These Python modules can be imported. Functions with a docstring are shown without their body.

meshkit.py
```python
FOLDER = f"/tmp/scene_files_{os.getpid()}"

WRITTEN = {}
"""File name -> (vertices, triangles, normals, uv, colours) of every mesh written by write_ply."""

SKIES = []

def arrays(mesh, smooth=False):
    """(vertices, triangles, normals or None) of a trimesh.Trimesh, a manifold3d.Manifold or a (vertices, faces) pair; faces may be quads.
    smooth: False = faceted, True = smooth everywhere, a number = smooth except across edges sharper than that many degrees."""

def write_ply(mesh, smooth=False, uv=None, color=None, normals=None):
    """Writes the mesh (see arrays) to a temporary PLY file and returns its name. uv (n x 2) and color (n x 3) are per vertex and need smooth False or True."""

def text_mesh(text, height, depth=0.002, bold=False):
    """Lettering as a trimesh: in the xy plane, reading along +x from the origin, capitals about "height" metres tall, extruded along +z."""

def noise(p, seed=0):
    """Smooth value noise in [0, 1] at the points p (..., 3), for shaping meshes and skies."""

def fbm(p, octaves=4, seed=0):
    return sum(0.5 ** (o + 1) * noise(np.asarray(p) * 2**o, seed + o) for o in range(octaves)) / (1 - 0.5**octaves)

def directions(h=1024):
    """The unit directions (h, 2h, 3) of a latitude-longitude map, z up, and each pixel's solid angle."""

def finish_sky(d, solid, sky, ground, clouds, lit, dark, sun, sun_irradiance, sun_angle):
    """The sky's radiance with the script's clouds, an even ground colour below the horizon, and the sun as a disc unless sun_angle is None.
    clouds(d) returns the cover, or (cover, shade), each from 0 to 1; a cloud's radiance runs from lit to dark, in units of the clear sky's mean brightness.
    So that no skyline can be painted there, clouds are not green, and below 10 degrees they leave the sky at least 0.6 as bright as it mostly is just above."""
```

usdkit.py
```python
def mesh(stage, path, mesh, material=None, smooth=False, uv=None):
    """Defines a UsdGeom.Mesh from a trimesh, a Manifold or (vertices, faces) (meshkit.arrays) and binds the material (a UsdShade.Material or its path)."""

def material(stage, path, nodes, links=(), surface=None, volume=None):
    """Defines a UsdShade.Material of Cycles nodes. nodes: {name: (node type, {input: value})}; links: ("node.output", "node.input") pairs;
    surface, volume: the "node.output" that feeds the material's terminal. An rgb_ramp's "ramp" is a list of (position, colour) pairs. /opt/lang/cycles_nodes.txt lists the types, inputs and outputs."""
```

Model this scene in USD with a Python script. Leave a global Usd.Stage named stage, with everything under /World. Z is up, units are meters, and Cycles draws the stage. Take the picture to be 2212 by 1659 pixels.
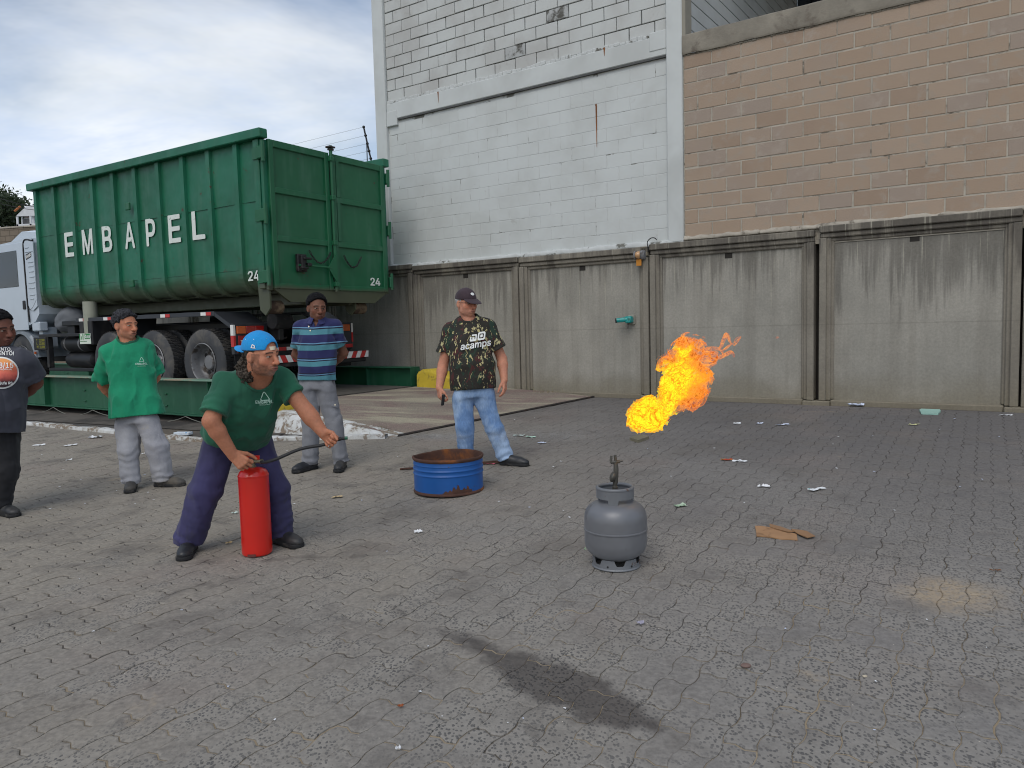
import math, random
import numpy as np, trimesh
import meshkit, usdkit
from pxr import Gf, Sdf, Usd, UsdGeom, UsdLux, UsdShade, Vt
from shapely.geometry import Polygon, LineString, box as sbox
from shapely import affinity
from shapely.ops import unary_union

stage = Usd.Stage.CreateInMemory()
UsdGeom.SetStageUpAxis(stage, 'Z'); UsdGeom.SetStageMetersPerUnit(stage, 1.0)
UsdGeom.Xform.Define(stage, '/World'); UsdGeom.Scope.Define(stage, '/World/Looks')
rng = np.random.default_rng(7)

# ------------------------------------------------------------------ camera
PW, PH, FPX, PITCH, ROLL, HC = 2212, 1659, 1643.0, 0.0765, 0.026, 1.45
FWD = np.array([0, math.cos(PITCH), -math.sin(PITCH)]); _r = np.array([1, 0, 0.]); _d = np.cross(FWD, _r)
CR = math.cos(ROLL)*_r + math.sin(ROLL)*_d; CD = -math.sin(ROLL)*_r + math.cos(ROLL)*_d; CP = np.array([0, 0, HC])
cam = UsdGeom.Camera.Define(stage, '/World/camera')
cam.CreateHorizontalApertureAttr(36.0); cam.CreateVerticalApertureAttr(27.0)
cam.CreateFocalLengthAttr(36.0*FPX/PW)
cam.CreateClippingRangeAttr(Gf.Vec2f(0.05, 3000))
M = np.eye(4); M[0, :3] = CR; M[1, :3] = -CD; M[2, :3] = -FWD; M[3, :3] = CP
UsdGeom.Xformable(cam).AddTransformOp().Set(Gf.Matrix4d(M.tolist()))
cam.CreateExposureAttr(0.62)

# ------------------------------------------------------------------ node graphs
class Ref(str): pass
class Node:
    def __init__(s, n): s.__dict__['n'] = n
    def __getattr__(s, k): return Ref(s.n + '.' + k)
class G:
    def __init__(s): s.nodes, s.links, s.c = {}, [], 0
    def n(s, kind, **kw):
        s.c += 1; name = f'{kind}_{s.c}'; vals = {}
        for k, v in kw.items():
            if isinstance(v, Ref): s.links.append((str(v), f'{name}.{k}'))
            else: vals[k] = v
        s.nodes[name] = (kind, vals); return Node(name)
    def math(s, op, a, b=0.0, c=0.0, clamp=False): return s.n('math', math_type=op, value1=a, value2=b, value3=c, use_clamp=clamp).value
    def mix(s, f, a, b, t='mix'): return s.n('mix', mix_type=t, fac=f, color1=a, color2=b).color
    def noise(s, vec, scale, detail=4, rough=.55, dist=0.0): return s.n('noise_texture', vector=vec, scale=scale, detail=detail, roughness=rough, distortion=dist)
    def rng(s, v, a, b, c=0.0, d=1.0, t='smoothstep'): return s.n('map_range', range_type=t, value=v, from_min=a, from_max=b, to_min=c, to_max=d, clamp=True).result
    def scl(s, vec, sc, rot=(0, 0, 0), loc=(0, 0, 0)): return s.n('mapping', mapping_type='point', vector=vec, scale=sc, rotation=rot, location=loc).vector
    def pos(s): return s.n('geometry').position
    def obj(s): return s.n('texture_coordinate').object
    def bump(s, h, strength=.4, dist=.01, normal=None):
        kw = dict(height=h, strength=strength, distance=dist)
        if normal is not None: kw['normal'] = normal
        return s.n('bump', **kw).normal
    def out(s, name, surf, volume=None): return usdkit.material(stage, '/World/Looks/' + name, s.nodes, s.links, surface=surf, volume=volume)
def lin(h):
    h = h.lstrip('#'); c = [int(h[i:i+2], 16)/255 for i in (0, 2, 4)]
    return tuple(x/12.92 if x <= .04045 else ((x+.055)/1.055)**2.4 for x in c)

# ------------------------------------------------------------------ sky and sun
SUN_AZ, SUN_EL = math.radians(200), math.radians(50)       # behind the viewer, veiled by cloud
SD = np.array([math.sin(SUN_AZ)*math.cos(SUN_EL), math.cos(SUN_AZ)*math.cos(SUN_EL), math.sin(SUN_EL)])
g = G()
dirv = g.n('texture_coordinate').generated
sky = g.n('sky_texture', sky_type='single_scattering', sun_disc=False, sun_elevation=SUN_EL, sun_rotation=SUN_AZ, altitude=50.0, air_density=1.0, aerosol_density=1.4, ozone_density=1.0, vector=dirv)
sx = g.n('separate_xyz', vector=dirv)
zz = g.math('maximum', g.math('add', sx.z, 0.22), 0.10)
pl = g.n('combine_xyz', x=g.math('divide', sx.x, zz), y=g.math('divide', sx.y, zz), z=0.0).vector
n1 = g.noise(g.scl(pl, (0.75, 1.05, 1), rot=(0, 0, 0.35), loc=(3.1, 1.3, 0)), 1.0, 7, .56, .35).fac
n2 = g.noise(g.scl(pl, (2.0, 3.0, 1), rot=(0, 0, 0.35)), 1.0, 6, .6, .2).fac
n3 = g.noise(g.scl(pl, (.35, .35, 1), loc=(7.7, 2.2, 0)), 1.0, 2, .5).fac
cover = g.rng(g.math('add', g.math('multiply', n1, .8), g.math('multiply', n2, .22)), .36, .66)
low = g.rng(sx.z, .06, .42, 1.0, 0.0)
cover = g.math('add', g.math('multiply', cover, .70), g.math('add', g.math('multiply', low, .16), .04), clamp=True)
shade = g.rng(g.math('add', g.math('multiply', n2, .55), g.math('multiply', n3, .55)), .40, .70)
cloudcol = g.mix(shade, (9.6, 9.5, 9.0), (5.2, 6.1, 7.8))
skycol = g.mix(cover, sky.color, cloudcol)
bg = g.n('background_shader', color=skycol, strength=0.085)
dome = UsdLux.DomeLight.Define(stage, '/World/sky')
dome.CreateIntensityAttr(1.0)
skym = g.out('sky_look', bg.background)
UsdShade.MaterialBindingAPI.Apply(dome.GetPrim()).Bind(skym)
dome.GetPrim().SetCustomDataByKey('kind', 'structure'); dome.GetPrim().SetCustomDataByKey('label', 'blue sky with broken white and grey cloud')
sun = UsdLux.DistantLight.Define(stage, '/World/sun')
sun.CreateIntensityAttr(0.20); sun.CreateAngleAttr(38.0); sun.CreateColorAttr(Gf.Vec3f(1.0, .95, .88)); sun.CreateNormalizeAttr(True)
zax = SD; xax = np.cross([0, 0, 1.], zax); xax /= np.linalg.norm(xax); yax = np.cross(zax, xax)
Ms = np.eye(4); Ms[0, :3] = xax; Ms[1, :3] = yax; Ms[2, :3] = zax
UsdGeom.Xformable(sun).AddTransformOp().Set(Gf.Matrix4d(Ms.tolist()))

# ------------------------------------------------------------------ place helpers
YAW = math.radians(34.5)
WT = np.array([math.cos(YAW), -math.sin(YAW), 0]); WN = np.array([math.sin(YAW), math.cos(YAW), 0]); WD = 10.37
def ray(u, v): return (u-PW/2)/FPX*CR + (v-PH/2)/FPX*CD + FWD
def gz(x, y):
    s = np.asarray(x)*WN[0] + np.asarray(y)*WN[1] - 3.0
    return .0435*(np.sqrt(s*s+1)+s)/2
def gp(u, v):
    d = ray(u, v); t = 3.
    for _ in range(60):
        P = CP + t*d; t += .9*(gz(P[0], P[1])-P[2])/d[2]
    return CP + t*d
def dep(u, v, Z): return CP + Z*ray(u, v)
def proj(P):
    P = np.asarray(P, float)-CP; z = P@FWD
    return np.stack([PW/2+FPX*(P@CR)/z, PH/2+FPX*(P@CD)/z], -1)

# ------------------------------------------------------------------ object helpers
used = {}
def numbered(path):
    k = used.get(path, 0); used[path] = k+1
    return path if k == 0 else f'{path}_{k:03d}'
def tag(prim, label=None, cat=None, group=None, kind=None):
    for k, v in (('label', label), ('category', cat), ('group', group), ('kind', kind)):
        if v: prim.SetCustomDataByKey(k, v)
    return prim
def thing(name, label, cat, loc=(0, 0, 0), rotz=0.0, group=None, kind=None, quat=None):
    x = UsdGeom.Xform.Define(stage, numbered('/World/'+name)); x.AddTranslateOp().Set(Gf.Vec3d(*map(float, loc)))
    if rotz: x.AddRotateZOp().Set(math.degrees(rotz))
    return tag(x.GetPrim(), label, cat, group, kind)
def part(parent, name, m, mat, smooth=False, label=None, kind=None, off=None, attrs=None):
    """one Mesh prim under parent (a prim or None for top level). attrs: per-vertex float/colour primvars (needs smooth True/False)"""
    path = numbered((str(parent.GetPath()) if parent else '/World')+'/'+name)
    if isinstance(m, list): m = trimesh.util.concatenate(m)
    if off is not None:
        if isinstance(m, tuple): m = (m[0]-np.asarray(off), m[1])
        else: m = m.copy(); m.apply_translation(-np.asarray(off))
    pm = usdkit.mesh(stage, path, m, mat, smooth)
    if attrs:
        api = UsdGeom.PrimvarsAPI(pm)
        for k, v in attrs.items():
            v = np.asarray(v, np.float32)
            if v.ndim == 1: api.CreatePrimvar(k, Sdf.ValueTypeNames.FloatArray, 'vertex').Set(Vt.FloatArray.FromNumpy(v))
            else: api.CreatePrimvar(k, Sdf.ValueTypeNames.Color3fArray, 'vertex').Set(Vt.Vec3fArray.FromNumpy(v))
    return tag(pm.GetPrim(), label, None, None, kind)

# ------------------------------------------------------------------ mesh helpers
def bx(x0, x1, y0, y1, z0, z1, c=0.0):
    """box, with chamfered edges when c > 0"""
    if c <= 0:
        m = trimesh.creation.box((x1-x0, y1-y0, z1-z0)); m.apply_translation(((x0+x1)/2, (y0+y1)/2, (z0+z1)/2)); return m
    pts = []
    for X in (x0, x1):
        for Y in (y0, y1):
            for Z in (z0, z1):
                sX, sY, sZ = (1 if X == x0 else -1), (1 if Y == y0 else -1), (1 if Z == z0 else -1)
                pts += [(X+sX*c, Y+sY*c, Z), (X+sX*c, Y, Z+sZ*c), (X, Y+sY*c, Z+sZ*c)]
    return trimesh.convex.convex_hull(np.array(pts))
def tube(pts, r, n=8, caps=True):
    pts = np.asarray(pts, float); r = np.broadcast_to(np.asarray(r, float), (len(pts),))
    t = np.gradient(pts, axis=0); t /= np.linalg.norm(t, axis=1, keepdims=True)+1e-12
    ref = np.array([0, 0, 1.]) if abs(t[0][2]) < .9 else np.array([1., 0, 0])
    nrm = np.cross(t[0], ref); nrm /= np.linalg.norm(nrm); V = []
    ang = np.arange(n)/n*2*np.pi
    for i in range(len(pts)):
        nrm = nrm - t[i]*(nrm@t[i]); nrm /= np.linalg.norm(nrm); b = np.cross(t[i], nrm)
        V.append(pts[i]+r[i]*(np.cos(ang)[:, None]*nrm+np.sin(ang)[:, None]*b))
    V = np.vstack(V); F = []
    for i in range(len(pts)-1):
        for k in range(n):
            a, b_, c, d = i*n+k, i*n+(k+1) % n, (i+1)*n+(k+1) % n, (i+1)*n+k
            F += [(a, b_, c), (a, c, d)]
    if caps:
        V = np.vstack([V, pts[0], pts[-1]]); m = len(pts)
        for k in range(n):
            F.append((m*n, (k+1) % n, k)); F.append((m*n+1, (m-1)*n+k, (m-1)*n+(k+1) % n))
    return trimesh.Trimesh(V, np.array(F), process=False)
def spline(pts, n=8):
    from scipy.interpolate import CubicSpline
    pts = np.asarray(pts, float); t = np.r_[0, np.cumsum(np.linalg.norm(np.diff(pts, axis=0), axis=1))]
    return CubicSpline(t, pts)(np.linspace(0, t[-1], n))
def lathe(prof, n=40, axis='z'):
    """surface of revolution of (r, z) points (open profile)"""
    prof = np.asarray(prof, float); m = len(prof); a = np.arange(n)/n*2*np.pi
    V = np.stack([np.outer(prof[:, 0], np.cos(a)), np.outer(prof[:, 0], np.sin(a)), np.repeat(prof[:, 1:2], n, 1)], -1).reshape(-1, 3)
    i, k = np.meshgrid(np.arange(m-1), np.arange(n), indexing='ij'); k2 = (k+1) % n
    A, B, Cc, Dd = i*n+k, i*n+k2, (i+1)*n+k2, (i+1)*n+k
    F = np.vstack([np.stack([A, B, Cc], -1).reshape(-1, 3), np.stack([A, Cc, Dd], -1).reshape(-1, 3)])
    return trimesh.Trimesh(V, F, process=False)
def extrude(poly, h):
    if poly.geom_type == 'MultiPolygon': return trimesh.util.concatenate([extrude(q, h) for q in poly.geoms])
    return trimesh.creation.extrude_polygon(poly, h, engine='earcut')
def xf(m, X, Y, Z, o):
    """maps local axes x,y,z of m to the world vectors X,Y,Z at o"""
    T = np.eye(4); T[:3, 0] = X; T[:3, 1] = Y; T[:3, 2] = Z; T[:3, 3] = o
    m = m.copy(); m.apply_transform(T); return m
def rz(m, a, loc=(0, 0, 0)):
    m = m.copy(); T = trimesh.transformations.rotation_matrix(a, [0, 0, 1]); T[:3, 3] = loc; m.apply_transform(T); return m
def fbm(p, s, octv=4, seed=0): return meshkit.fbm(np.asarray(p)*s, octv, seed)-.5

# ------------------------------------------------------------------ plain materials
def pm(name, color, rough=.6, metal=0.0, var=.12, vscale=3.0, dirt=None, dscale=5.0, dlo=.55, dhi=.75, bump=.0, bscale=60.0, bdist=.004, rand=0.0, coat=0.0, spec=None, island=0.0):
    """principled surface: base colour with slow variation, optional dirt/rust patches and fine relief"""
    g = G(); p = g.obj(); col = tuple(color)
    nz = g.noise(p, vscale, 5, .6).fac
    v = g.rng(nz, .3, .7, 1-var, 1+var, 'linear')
    if rand: v = g.math('multiply', v, g.rng(g.n('object_info').random, 0, 1, 1-rand, 1+rand, 'linear'))
    if island: v = g.math('multiply', v, g.rng(g.n('geometry').random_per_island, 0, 1, 1-island, 1+island, 'linear'))
    vv = g.n('combine_xyz', x=v, y=v, z=v).vector
    c = g.mix(1.0, col, vv, 'multiply'); ro = rough
    if dirt is not None:
        d = g.rng(g.noise(p, dscale, 8, .65, .4).fac, dlo, dhi)
        c = g.mix(d, c, tuple(dirt)); ro = g.rng(d, 0, 1, rough, min(1, rough+.3), 'linear')
    kw = dict(base_color=c, roughness=ro, metallic=metal)
    if coat: kw.update(coat_weight=coat, coat_roughness=.15)
    if bump: kw['normal'] = g.bump(g.noise(p, bscale, 4, .6).fac, bump, bdist)
    return g.out(name, g.n('principled_bsdf', **kw).BSDF)
# ================================================================== ground
OK_ = np.array([-3.396, 10.986, 2.036]); YA = .571            # truck / weighbridge frame: A along the truck (forward), WV across it
AV = np.array([-math.cos(YA), math.sin(YA), 0]); WV = np.array([math.sin(YA), math.cos(YA), 0])
def tk(a, w, z): return np.array([OK_[0]+a*AV[0]+w*WV[0], OK_[1]+a*AV[1]+w*WV[1], z])
def gzc(x, y):
    s = np.asarray(x)*WN[0]+np.asarray(y)*WN[1]; over = np.maximum(s-10.6, 0)
    return gz(np.asarray(x)-over*WN[0], np.asarray(y)-over*WN[1])

# --- materials
g = G(); p = g.pos(); spg = g.n('separate_xyz', vector=p)
big = g.noise(p, .35, 4, .6).fac; mid = g.noise(p, 2.2, 5, .6, .3).fac
tan = g.rng(g.math('add', g.math('add', g.math('multiply', spg.y, -.30), g.math('multiply', spg.x, .06)), g.math('multiply', g.math('subtract', mid, .5), 2.2)), -1.35, -.75)
c = g.mix(g.math('multiply', tan, .85), lin('#484440'), lin('#9b8c74'))
c = g.mix(g.rng(big, .5, .72, 0, .5), c, lin('#6a5f50'))
M_ground = g.out('dirt_ground', g.n('principled_bsdf', base_color=c, roughness=.95, normal=g.bump(g.noise(p, 55, 5, .7).fac, .5, .006)).BSDF)

def stain_nodes(g, p, P, Q, ws):
    """0..1 mask of an elongated liquid stain from P to Q on the ground; ws: half width along it"""
    d = Q-P; L = float(np.hypot(d[0], d[1])); a = math.atan2(d[1], d[0])
    rel = g.n('vector_math', math_type='subtract', vector1=p, vector2=(float(P[0]), float(P[1]), 0)).vector
    sp = g.n('separate_xyz', vector=g.n('vector_rotate', rotate_type='z_axis', vector=rel, angle=-a).vector)
    wob = g.noise(p, 3.2, 3, .5).fac
    x = g.math('divide', sp.x, L)
    y = g.math('add', sp.y, g.math('multiply', g.math('subtract', wob, .5), .22))
    w = g.n('rgb_ramp', ramp=[(t, (v, v, v)) for t, v in ws], fac=x).color
    w = g.n('separate_xyz', vector=w).x
    edge = g.math('subtract', g.math('absolute', y), w)
    fine = g.math('multiply', g.math('subtract', g.noise(p, 16, 4, .65).fac, .5), .10)
    return g.rng(g.math('add', edge, fine), -.055, .03, 1, 0)
g = G(); p = g.pos()
isl = g.n('geometry').random_per_island
big = g.noise(p, .45, 3, .55, .4).fac; mid = g.noise(p, 1.7, 5, .6, .5).fac; fine = g.noise(p, 42, 5, .65).fac
sp = g.n('separate_xyz', vector=p)
# left painted dusty and weakly sunlit, right painted sooty and shaded by the building
dust_sun = g.rng(g.math('add', g.math('add', g.math('multiply', sp.x, -.16), g.math('multiply', sp.y, .06)), g.math('multiply', g.math('subtract', big, .5), 1.4)), -.15, .75)
c = g.mix(dust_sun, lin('#7d7c7b'), lin('#8d887f'))
soot_shade = g.rng(g.math('add', g.math('add', g.math('multiply', sp.x, .20), g.math('multiply', sp.y, .10)), g.math('multiply', g.math('subtract', big, .5), 1.6)), .45, 1.45)
c = g.mix(g.math('multiply', soot_shade, .80), c, lin('#575659'))
c = g.mix(g.rng(mid, .48, .70, 0, .6), c, lin('#605c58'))
c = g.mix(g.rng(g.noise(p, 3.1, 6, .65, .8).fac, .56, .70, 0, .55), c, lin('#4f4b49'))
c = g.mix(g.rng(g.noise(p, .8, 3, .5).fac, .52, .7, 0, .35), c, lin('#857a75'))
v = g.math('multiply', g.rng(isl, 0, 1, .84, 1.14, 'linear'), g.rng(fine, .25, .75, .68, 1.32, 'linear'))
c = g.mix(1.0, c, g.n('combine_xyz', x=g.math('multiply', v, 1.03), y=v, z=g.math('multiply', v, .955)).vector, 'multiply')
# exposed dark aggregate where the face has worn away
vor = g.n('voronoi_texture', dimensions='3D', feature='f1', vector=g.n('vector_math', math_type='add', vector1=g.scl(p, (1, .72, .4), rot=(0, 0, .6)), vector2=g.n('vector_math', math_type='scale', vector1=g.noise(p, 60, 2, .5).color, scale=.010).vector).vector, scale=78, randomness=1.0)
vcol = g.n('separate_xyz', vector=vor.color)
stone = g.math('multiply', g.rng(vor.distance, .30, .52, 1, 0), g.rng(vcol.x, .22, .34))
worn = g.rng(g.math('add', g.math('add', g.math('multiply', isl, .38), g.math('multiply', g.noise(p, 2.6, 4, .6).fac, .9)), g.math('multiply', sp.x, .035)), .30, .56)
worn = g.math('multiply', worn, g.rng(sp.y, 8.5, 3.0, .25, 1.0))
c = g.mix(g.math('multiply', worn, .45), c, lin('#8f8b83'))
c = g.mix(g.math('multiply', g.math('multiply', stone, worn), .8), c, lin('#484848'))
# fine pale grit and sand patches
spk = g.n('voronoi_texture', dimensions='3D', feature='f1', vector=p, scale=26, randomness=1.0)
spkc = g.n('separate_xyz', vector=spk.color)
c = g.mix(g.math('multiply', g.rng(spk.distance, .05, .09, 1, 0), g.rng(spkc.x, .86, .9)), c, lin('#b9b2a4'))
sand = g.rng(g.noise(p, 1.15, 5, .6, .6).fac, .66, .74)
SP = gp(2060, 1285)
sd = g.n('vector_math', math_type='distance', vector1=p, vector2=tuple(map(float, SP))).value
sand2 = g.rng(g.math('add', sd, g.math('multiply', g.noise(p, 5, 4, .6).fac, .35)), .25, .50, 1, 0)
c = g.mix(g.math('multiply', g.math('maximum', sand, sand2), g.rng(g.noise(p, 40, 3, .6).fac, .3, .6, .15, .75)), c, lin('#a09078'))
wet = stain_nodes(g, p, gp(935, 1352), gp(1450, 1592), [(0, -.02), (.03, .012), (.15, .05), (.3, .075), (.42, .13), (.6, .15), (.76, .15), (.87, .11), (.96, .03), (1, -.06)])
drip = stain_nodes(g, p, gp(560, 1210), gp(900, 1195), [(0, .0), (.05, .06), (.2, .02), (.35, .05), (.5, .0), (.6, .03), (.8, -.01), (.9, .015), (1, -.05)])
spot = stain_nodes(g, p, gp(840, 1300), gp(880, 1345), [(0, -.03), (.3, .03), (.7, .03), (1, -.05)])
c = g.mix(1.0, c, g.mix(g.math('maximum', g.math('multiply', g.math('multiply', wet, .90), g.rng(isl, 0, 1, .80, 1.0, 'linear')), g.math('multiply', g.math('maximum', drip, spot), .45)), (1, 1, 1), (.17, .15, .155)), 'multiply')
bmp = g.math('add', g.math('multiply', fine, .5), g.math('multiply', g.math('multiply', stone, worn), .5))
rough = g.rng(wet, 0, 1, .9, .62, 'linear')
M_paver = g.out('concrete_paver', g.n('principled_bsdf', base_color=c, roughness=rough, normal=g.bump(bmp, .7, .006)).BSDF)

g = G(); p = g.pos()
n1 = g.noise(g.scl(p, (1, 1, 1)), 1.2, 5, .6, .6).fac; n2 = g.noise(g.scl(p, (.55, 3.2, 1), rot=(0, 0, -YAW-.1)), 1.0, 5, .6, .4).fac; f = g.noise(p, 38, 5, .7).fac
c = g.mix(g.rng(n1, .35, .65), lin('#74635d'), lin('#7f786b'))
c = g.mix(g.rng(n2, .50, .64, 0, .9), c, lin('#98937f'))
c = g.mix(g.rng(n2, .46, .33, 0, .5), c, lin('#5c5350'))
vr = g.n('voronoi_texture', dimensions='3D', feature='f1', vector=p, scale=48, randomness=1.0)
c = g.mix(g.math('multiply', g.rng(vr.distance, .2, .4, 1, 0), .5), c, lin('#a08a80'))
v = g.rng(f, .25, .75, .75, 1.25, 'linear'); c = g.mix(1.0, c, g.n('combine_xyz', x=v, y=v, z=v).vector, 'multiply')
M_ramp = g.out('ramp_asphalt', g.n('principled_bsdf', base_color=c, roughness=.95, normal=g.bump(g.math('add', f, vr.distance), .6, .008)).BSDF)
M_apron = pm('stained_concrete_floor', lin('#57514a'), .95, var=.3, vscale=1.5, dirt=lin('#332f2b'), dscale=1.3, dlo=.45, dhi=.65, bump=.4)
g = G(); p = g.pos()
pe = g.rng(g.math('add', g.math('multiply', g.noise(p, 9, 7, .68, .6).fac, .8), g.math('multiply', g.noise(p, 2.0, 3, .5).fac, .35)), .555, .66)
c = g.mix(g.rng(g.noise(p, 4, 4, .6).fac, .35, .7), lin('#c4c6c5'), lin('#b0b0aa'))
c = g.mix(pe, c, lin('#7d7061'))
M_whitewash = g.out('flaking_whitewash', g.n('principled_bsdf', base_color=c, roughness=.85, normal=g.bump(g.math('multiply', pe, -1.0), .6, .006)).BSDF)
M_darksteel = pm('dark_rusty_steel', lin('#2d2825'), .7, var=.3, dirt=lin('#4a3426'), dscale=8, bump=.3)

# --- ground sheet out to the horizon
ax = np.unique(np.r_[np.linspace(-14, 14, 57), np.geomspace(14, 400, 16), -np.geomspace(14, 400, 16)])
ay = np.unique(np.r_[np.linspace(-2, 24, 53), np.geomspace(24, 400, 14), -np.geomspace(2, 400, 14)])
X, Y = np.meshgrid(ax, ay, indexing='ij'); V = np.stack([X, Y, gzc(X, Y)-.0056], -1).reshape(-1, 3)
i, k = np.meshgrid(np.arange(len(ax)-1), np.arange(len(ay)-1), indexing='ij'); n = len(ay)
Fq = np.stack([i*n+k, (i+1)*n+k, (i+1)*n+k+1, i*n+k+1], -1).reshape(-1, 4)
tag(part(None, 'ground', (V, Fq), M_ground, True), 'sandy earth showing between and beyond the pavers', kind='structure')

# --- outline of the paved yard
K0, K1 = gp(45, 915), gp(420, 952); kd = (K1-K0)[:2]/np.hypot(*(K1-K0)[:2])
KL = K0[:2]-kd*3.5
R2 = gp(860, 943)[:2]; R3 = gp(1235, 868)[:2]; rd = (R3-R2)/np.hypot(*(R3-R2)); R4 = R3+rd*((10.30-R3@WN[:2])/(rd@WN[:2]))
WR = (WN*10.30+WT*3.2)[:2]
yard = Polygon([tuple(KL), tuple(K1[:2]), tuple(gp(600, 941)[:2]), tuple(gp(720, 948)[:2]), tuple(R2+[-.05, -.03]), tuple(R4), tuple(WR), (4.5, 1.0), (-4.5, 1.0)])

# --- interlocking pavers
PA = math.radians(58.0); E1 = np.array([math.cos(PA), math.sin(PA)]); E2 = np.array([-math.sin(PA), math.cos(PA)])
PLN, PWD = .226, .114
def longedge(t):            # wavy course joint, offset (m) against the phase t in paver lengths
    ph = t % 1.0
    return np.interp(ph, [0, .14, .36, .5, .64, .86, 1], [0, .0088, .0088, 0, -.0088, -.0088, 0])
pav_root = thing('pavement', 'grey interlocking concrete paving of the yard', None, kind='structure')
pav_root.SetCustomDataByKey('kind', 'structure')
cand = []
prep_in = yard.buffer(-.15)
for j in range(-100, 130):
    for i in range(-20, 75):
        c2 = E1*(i+.5*(j % 2)+.5)*PLN + E2*j*PWD
        if c2[1] < 1.2 or c2[1] > 15 or abs(c2[0]) > 11: continue
        uv = proj((c2[0], c2[1], float(gz(*c2))))
        if not (-260 < uv[0] < PW+260 and uv[1] < PH+230): continue
        cand.append((i, j, c2, uv))
polys = []
for i, j, c2, uv in cand:
    t0 = i+.5*(j % 2); jit = rng.normal(0, .0012, 2); gp_ = .0009+rng.random()*.0010
    ts = np.array([0, .14, .36, .64, .86, 1.0]) if j % 2 == 0 else np.array([0, .14, .36, .64, .86, 1.0])
    lo = [(t0+t, -.5*PWD+longedge(t0+t)) for t in ts]; hi = [(t0+t, .5*PWD+longedge(t0+t)) for t in ts[::-1]]
    se = [(t0+1.0+.042, lo[-1][1]*.34+hi[0][1]*.66), (t0+1.0-.042, lo[-1][1]*.66+hi[0][1]*.34)]
    sw = [(t0-.042, lo[0][1]*.66+hi[-1][1]*.34), (t0+.042, lo[0][1]*.34+hi[-1][1]*.66)]
    ring = lo+[se[1], se[0]]+hi+[sw[1], sw[0]]
    q = np.array([(x*PLN, y+j*PWD) for x, y in ring]); ctr = q.mean(0)
    q = ctr+(q-ctr)*(1-np.array([(gp_+.0020)/PLN*2, gp_/PWD*2]))+jit
    polys.append(q[:, :1]*E1+q[:, 1:]*E2)
def paver_mesh(q, ctr):
    m = len(q); inner = ctr+(q-ctr)*(1-np.array(.0045)/.06)
    dz = rng.normal(0, .0010); tl = rng.normal(0, .0055, 2)
    def zz(P, h): return np.c_[P, gz(P[:, 0], P[:, 1])+dz+(P-ctr)@tl+h]
    V = np.vstack([zz(inner, 0), zz(q, -.0022), zz(q, -.022)])
    F = [(0, k, k+1) for k in range(1, m-1)]
    # the outline is not convex: fan from the centre instead
    V = np.vstack([V, zz(ctr[None], .0008)]); F = [(3*m, k, (k+1) % m) for k in range(m)]
    for k in range(m):
        k2 = (k+1) % m
        F += [(k, m+k, m+k2), (k, m+k2, k2), (m+k, 2*m+k, 2*m+k2), (m+k, 2*m+k2, m+k2)]
    return V, np.array(F)
full, cut = [], []
from shapely import prepare, contains_xy
prepare(yard); prepare(prep_in)
for (i, j, c2, uv), q in zip(cand, polys):
    if contains_xy(prep_in, c2[0], c2[1]): full.append((q, uv, c2))
    else:
        pg = Polygon(q)
        if yard.intersects(pg):
            if yard.contains(pg): full.append((q, uv, c2))
            else:
                pg = pg.intersection(yard)
                if pg.geom_type == 'Polygon' and pg.area > .002: cut.append(pg)
inframe = [k for k, (q, uv, c2) in enumerate(full) if -20 < uv[0] < PW+20 and uv[1] < PH+15]
inframe.sort(key=lambda k: full[k][2][1]); first = set(inframe[:300])
Vs, Fs, nv = [], [], 0
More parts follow.
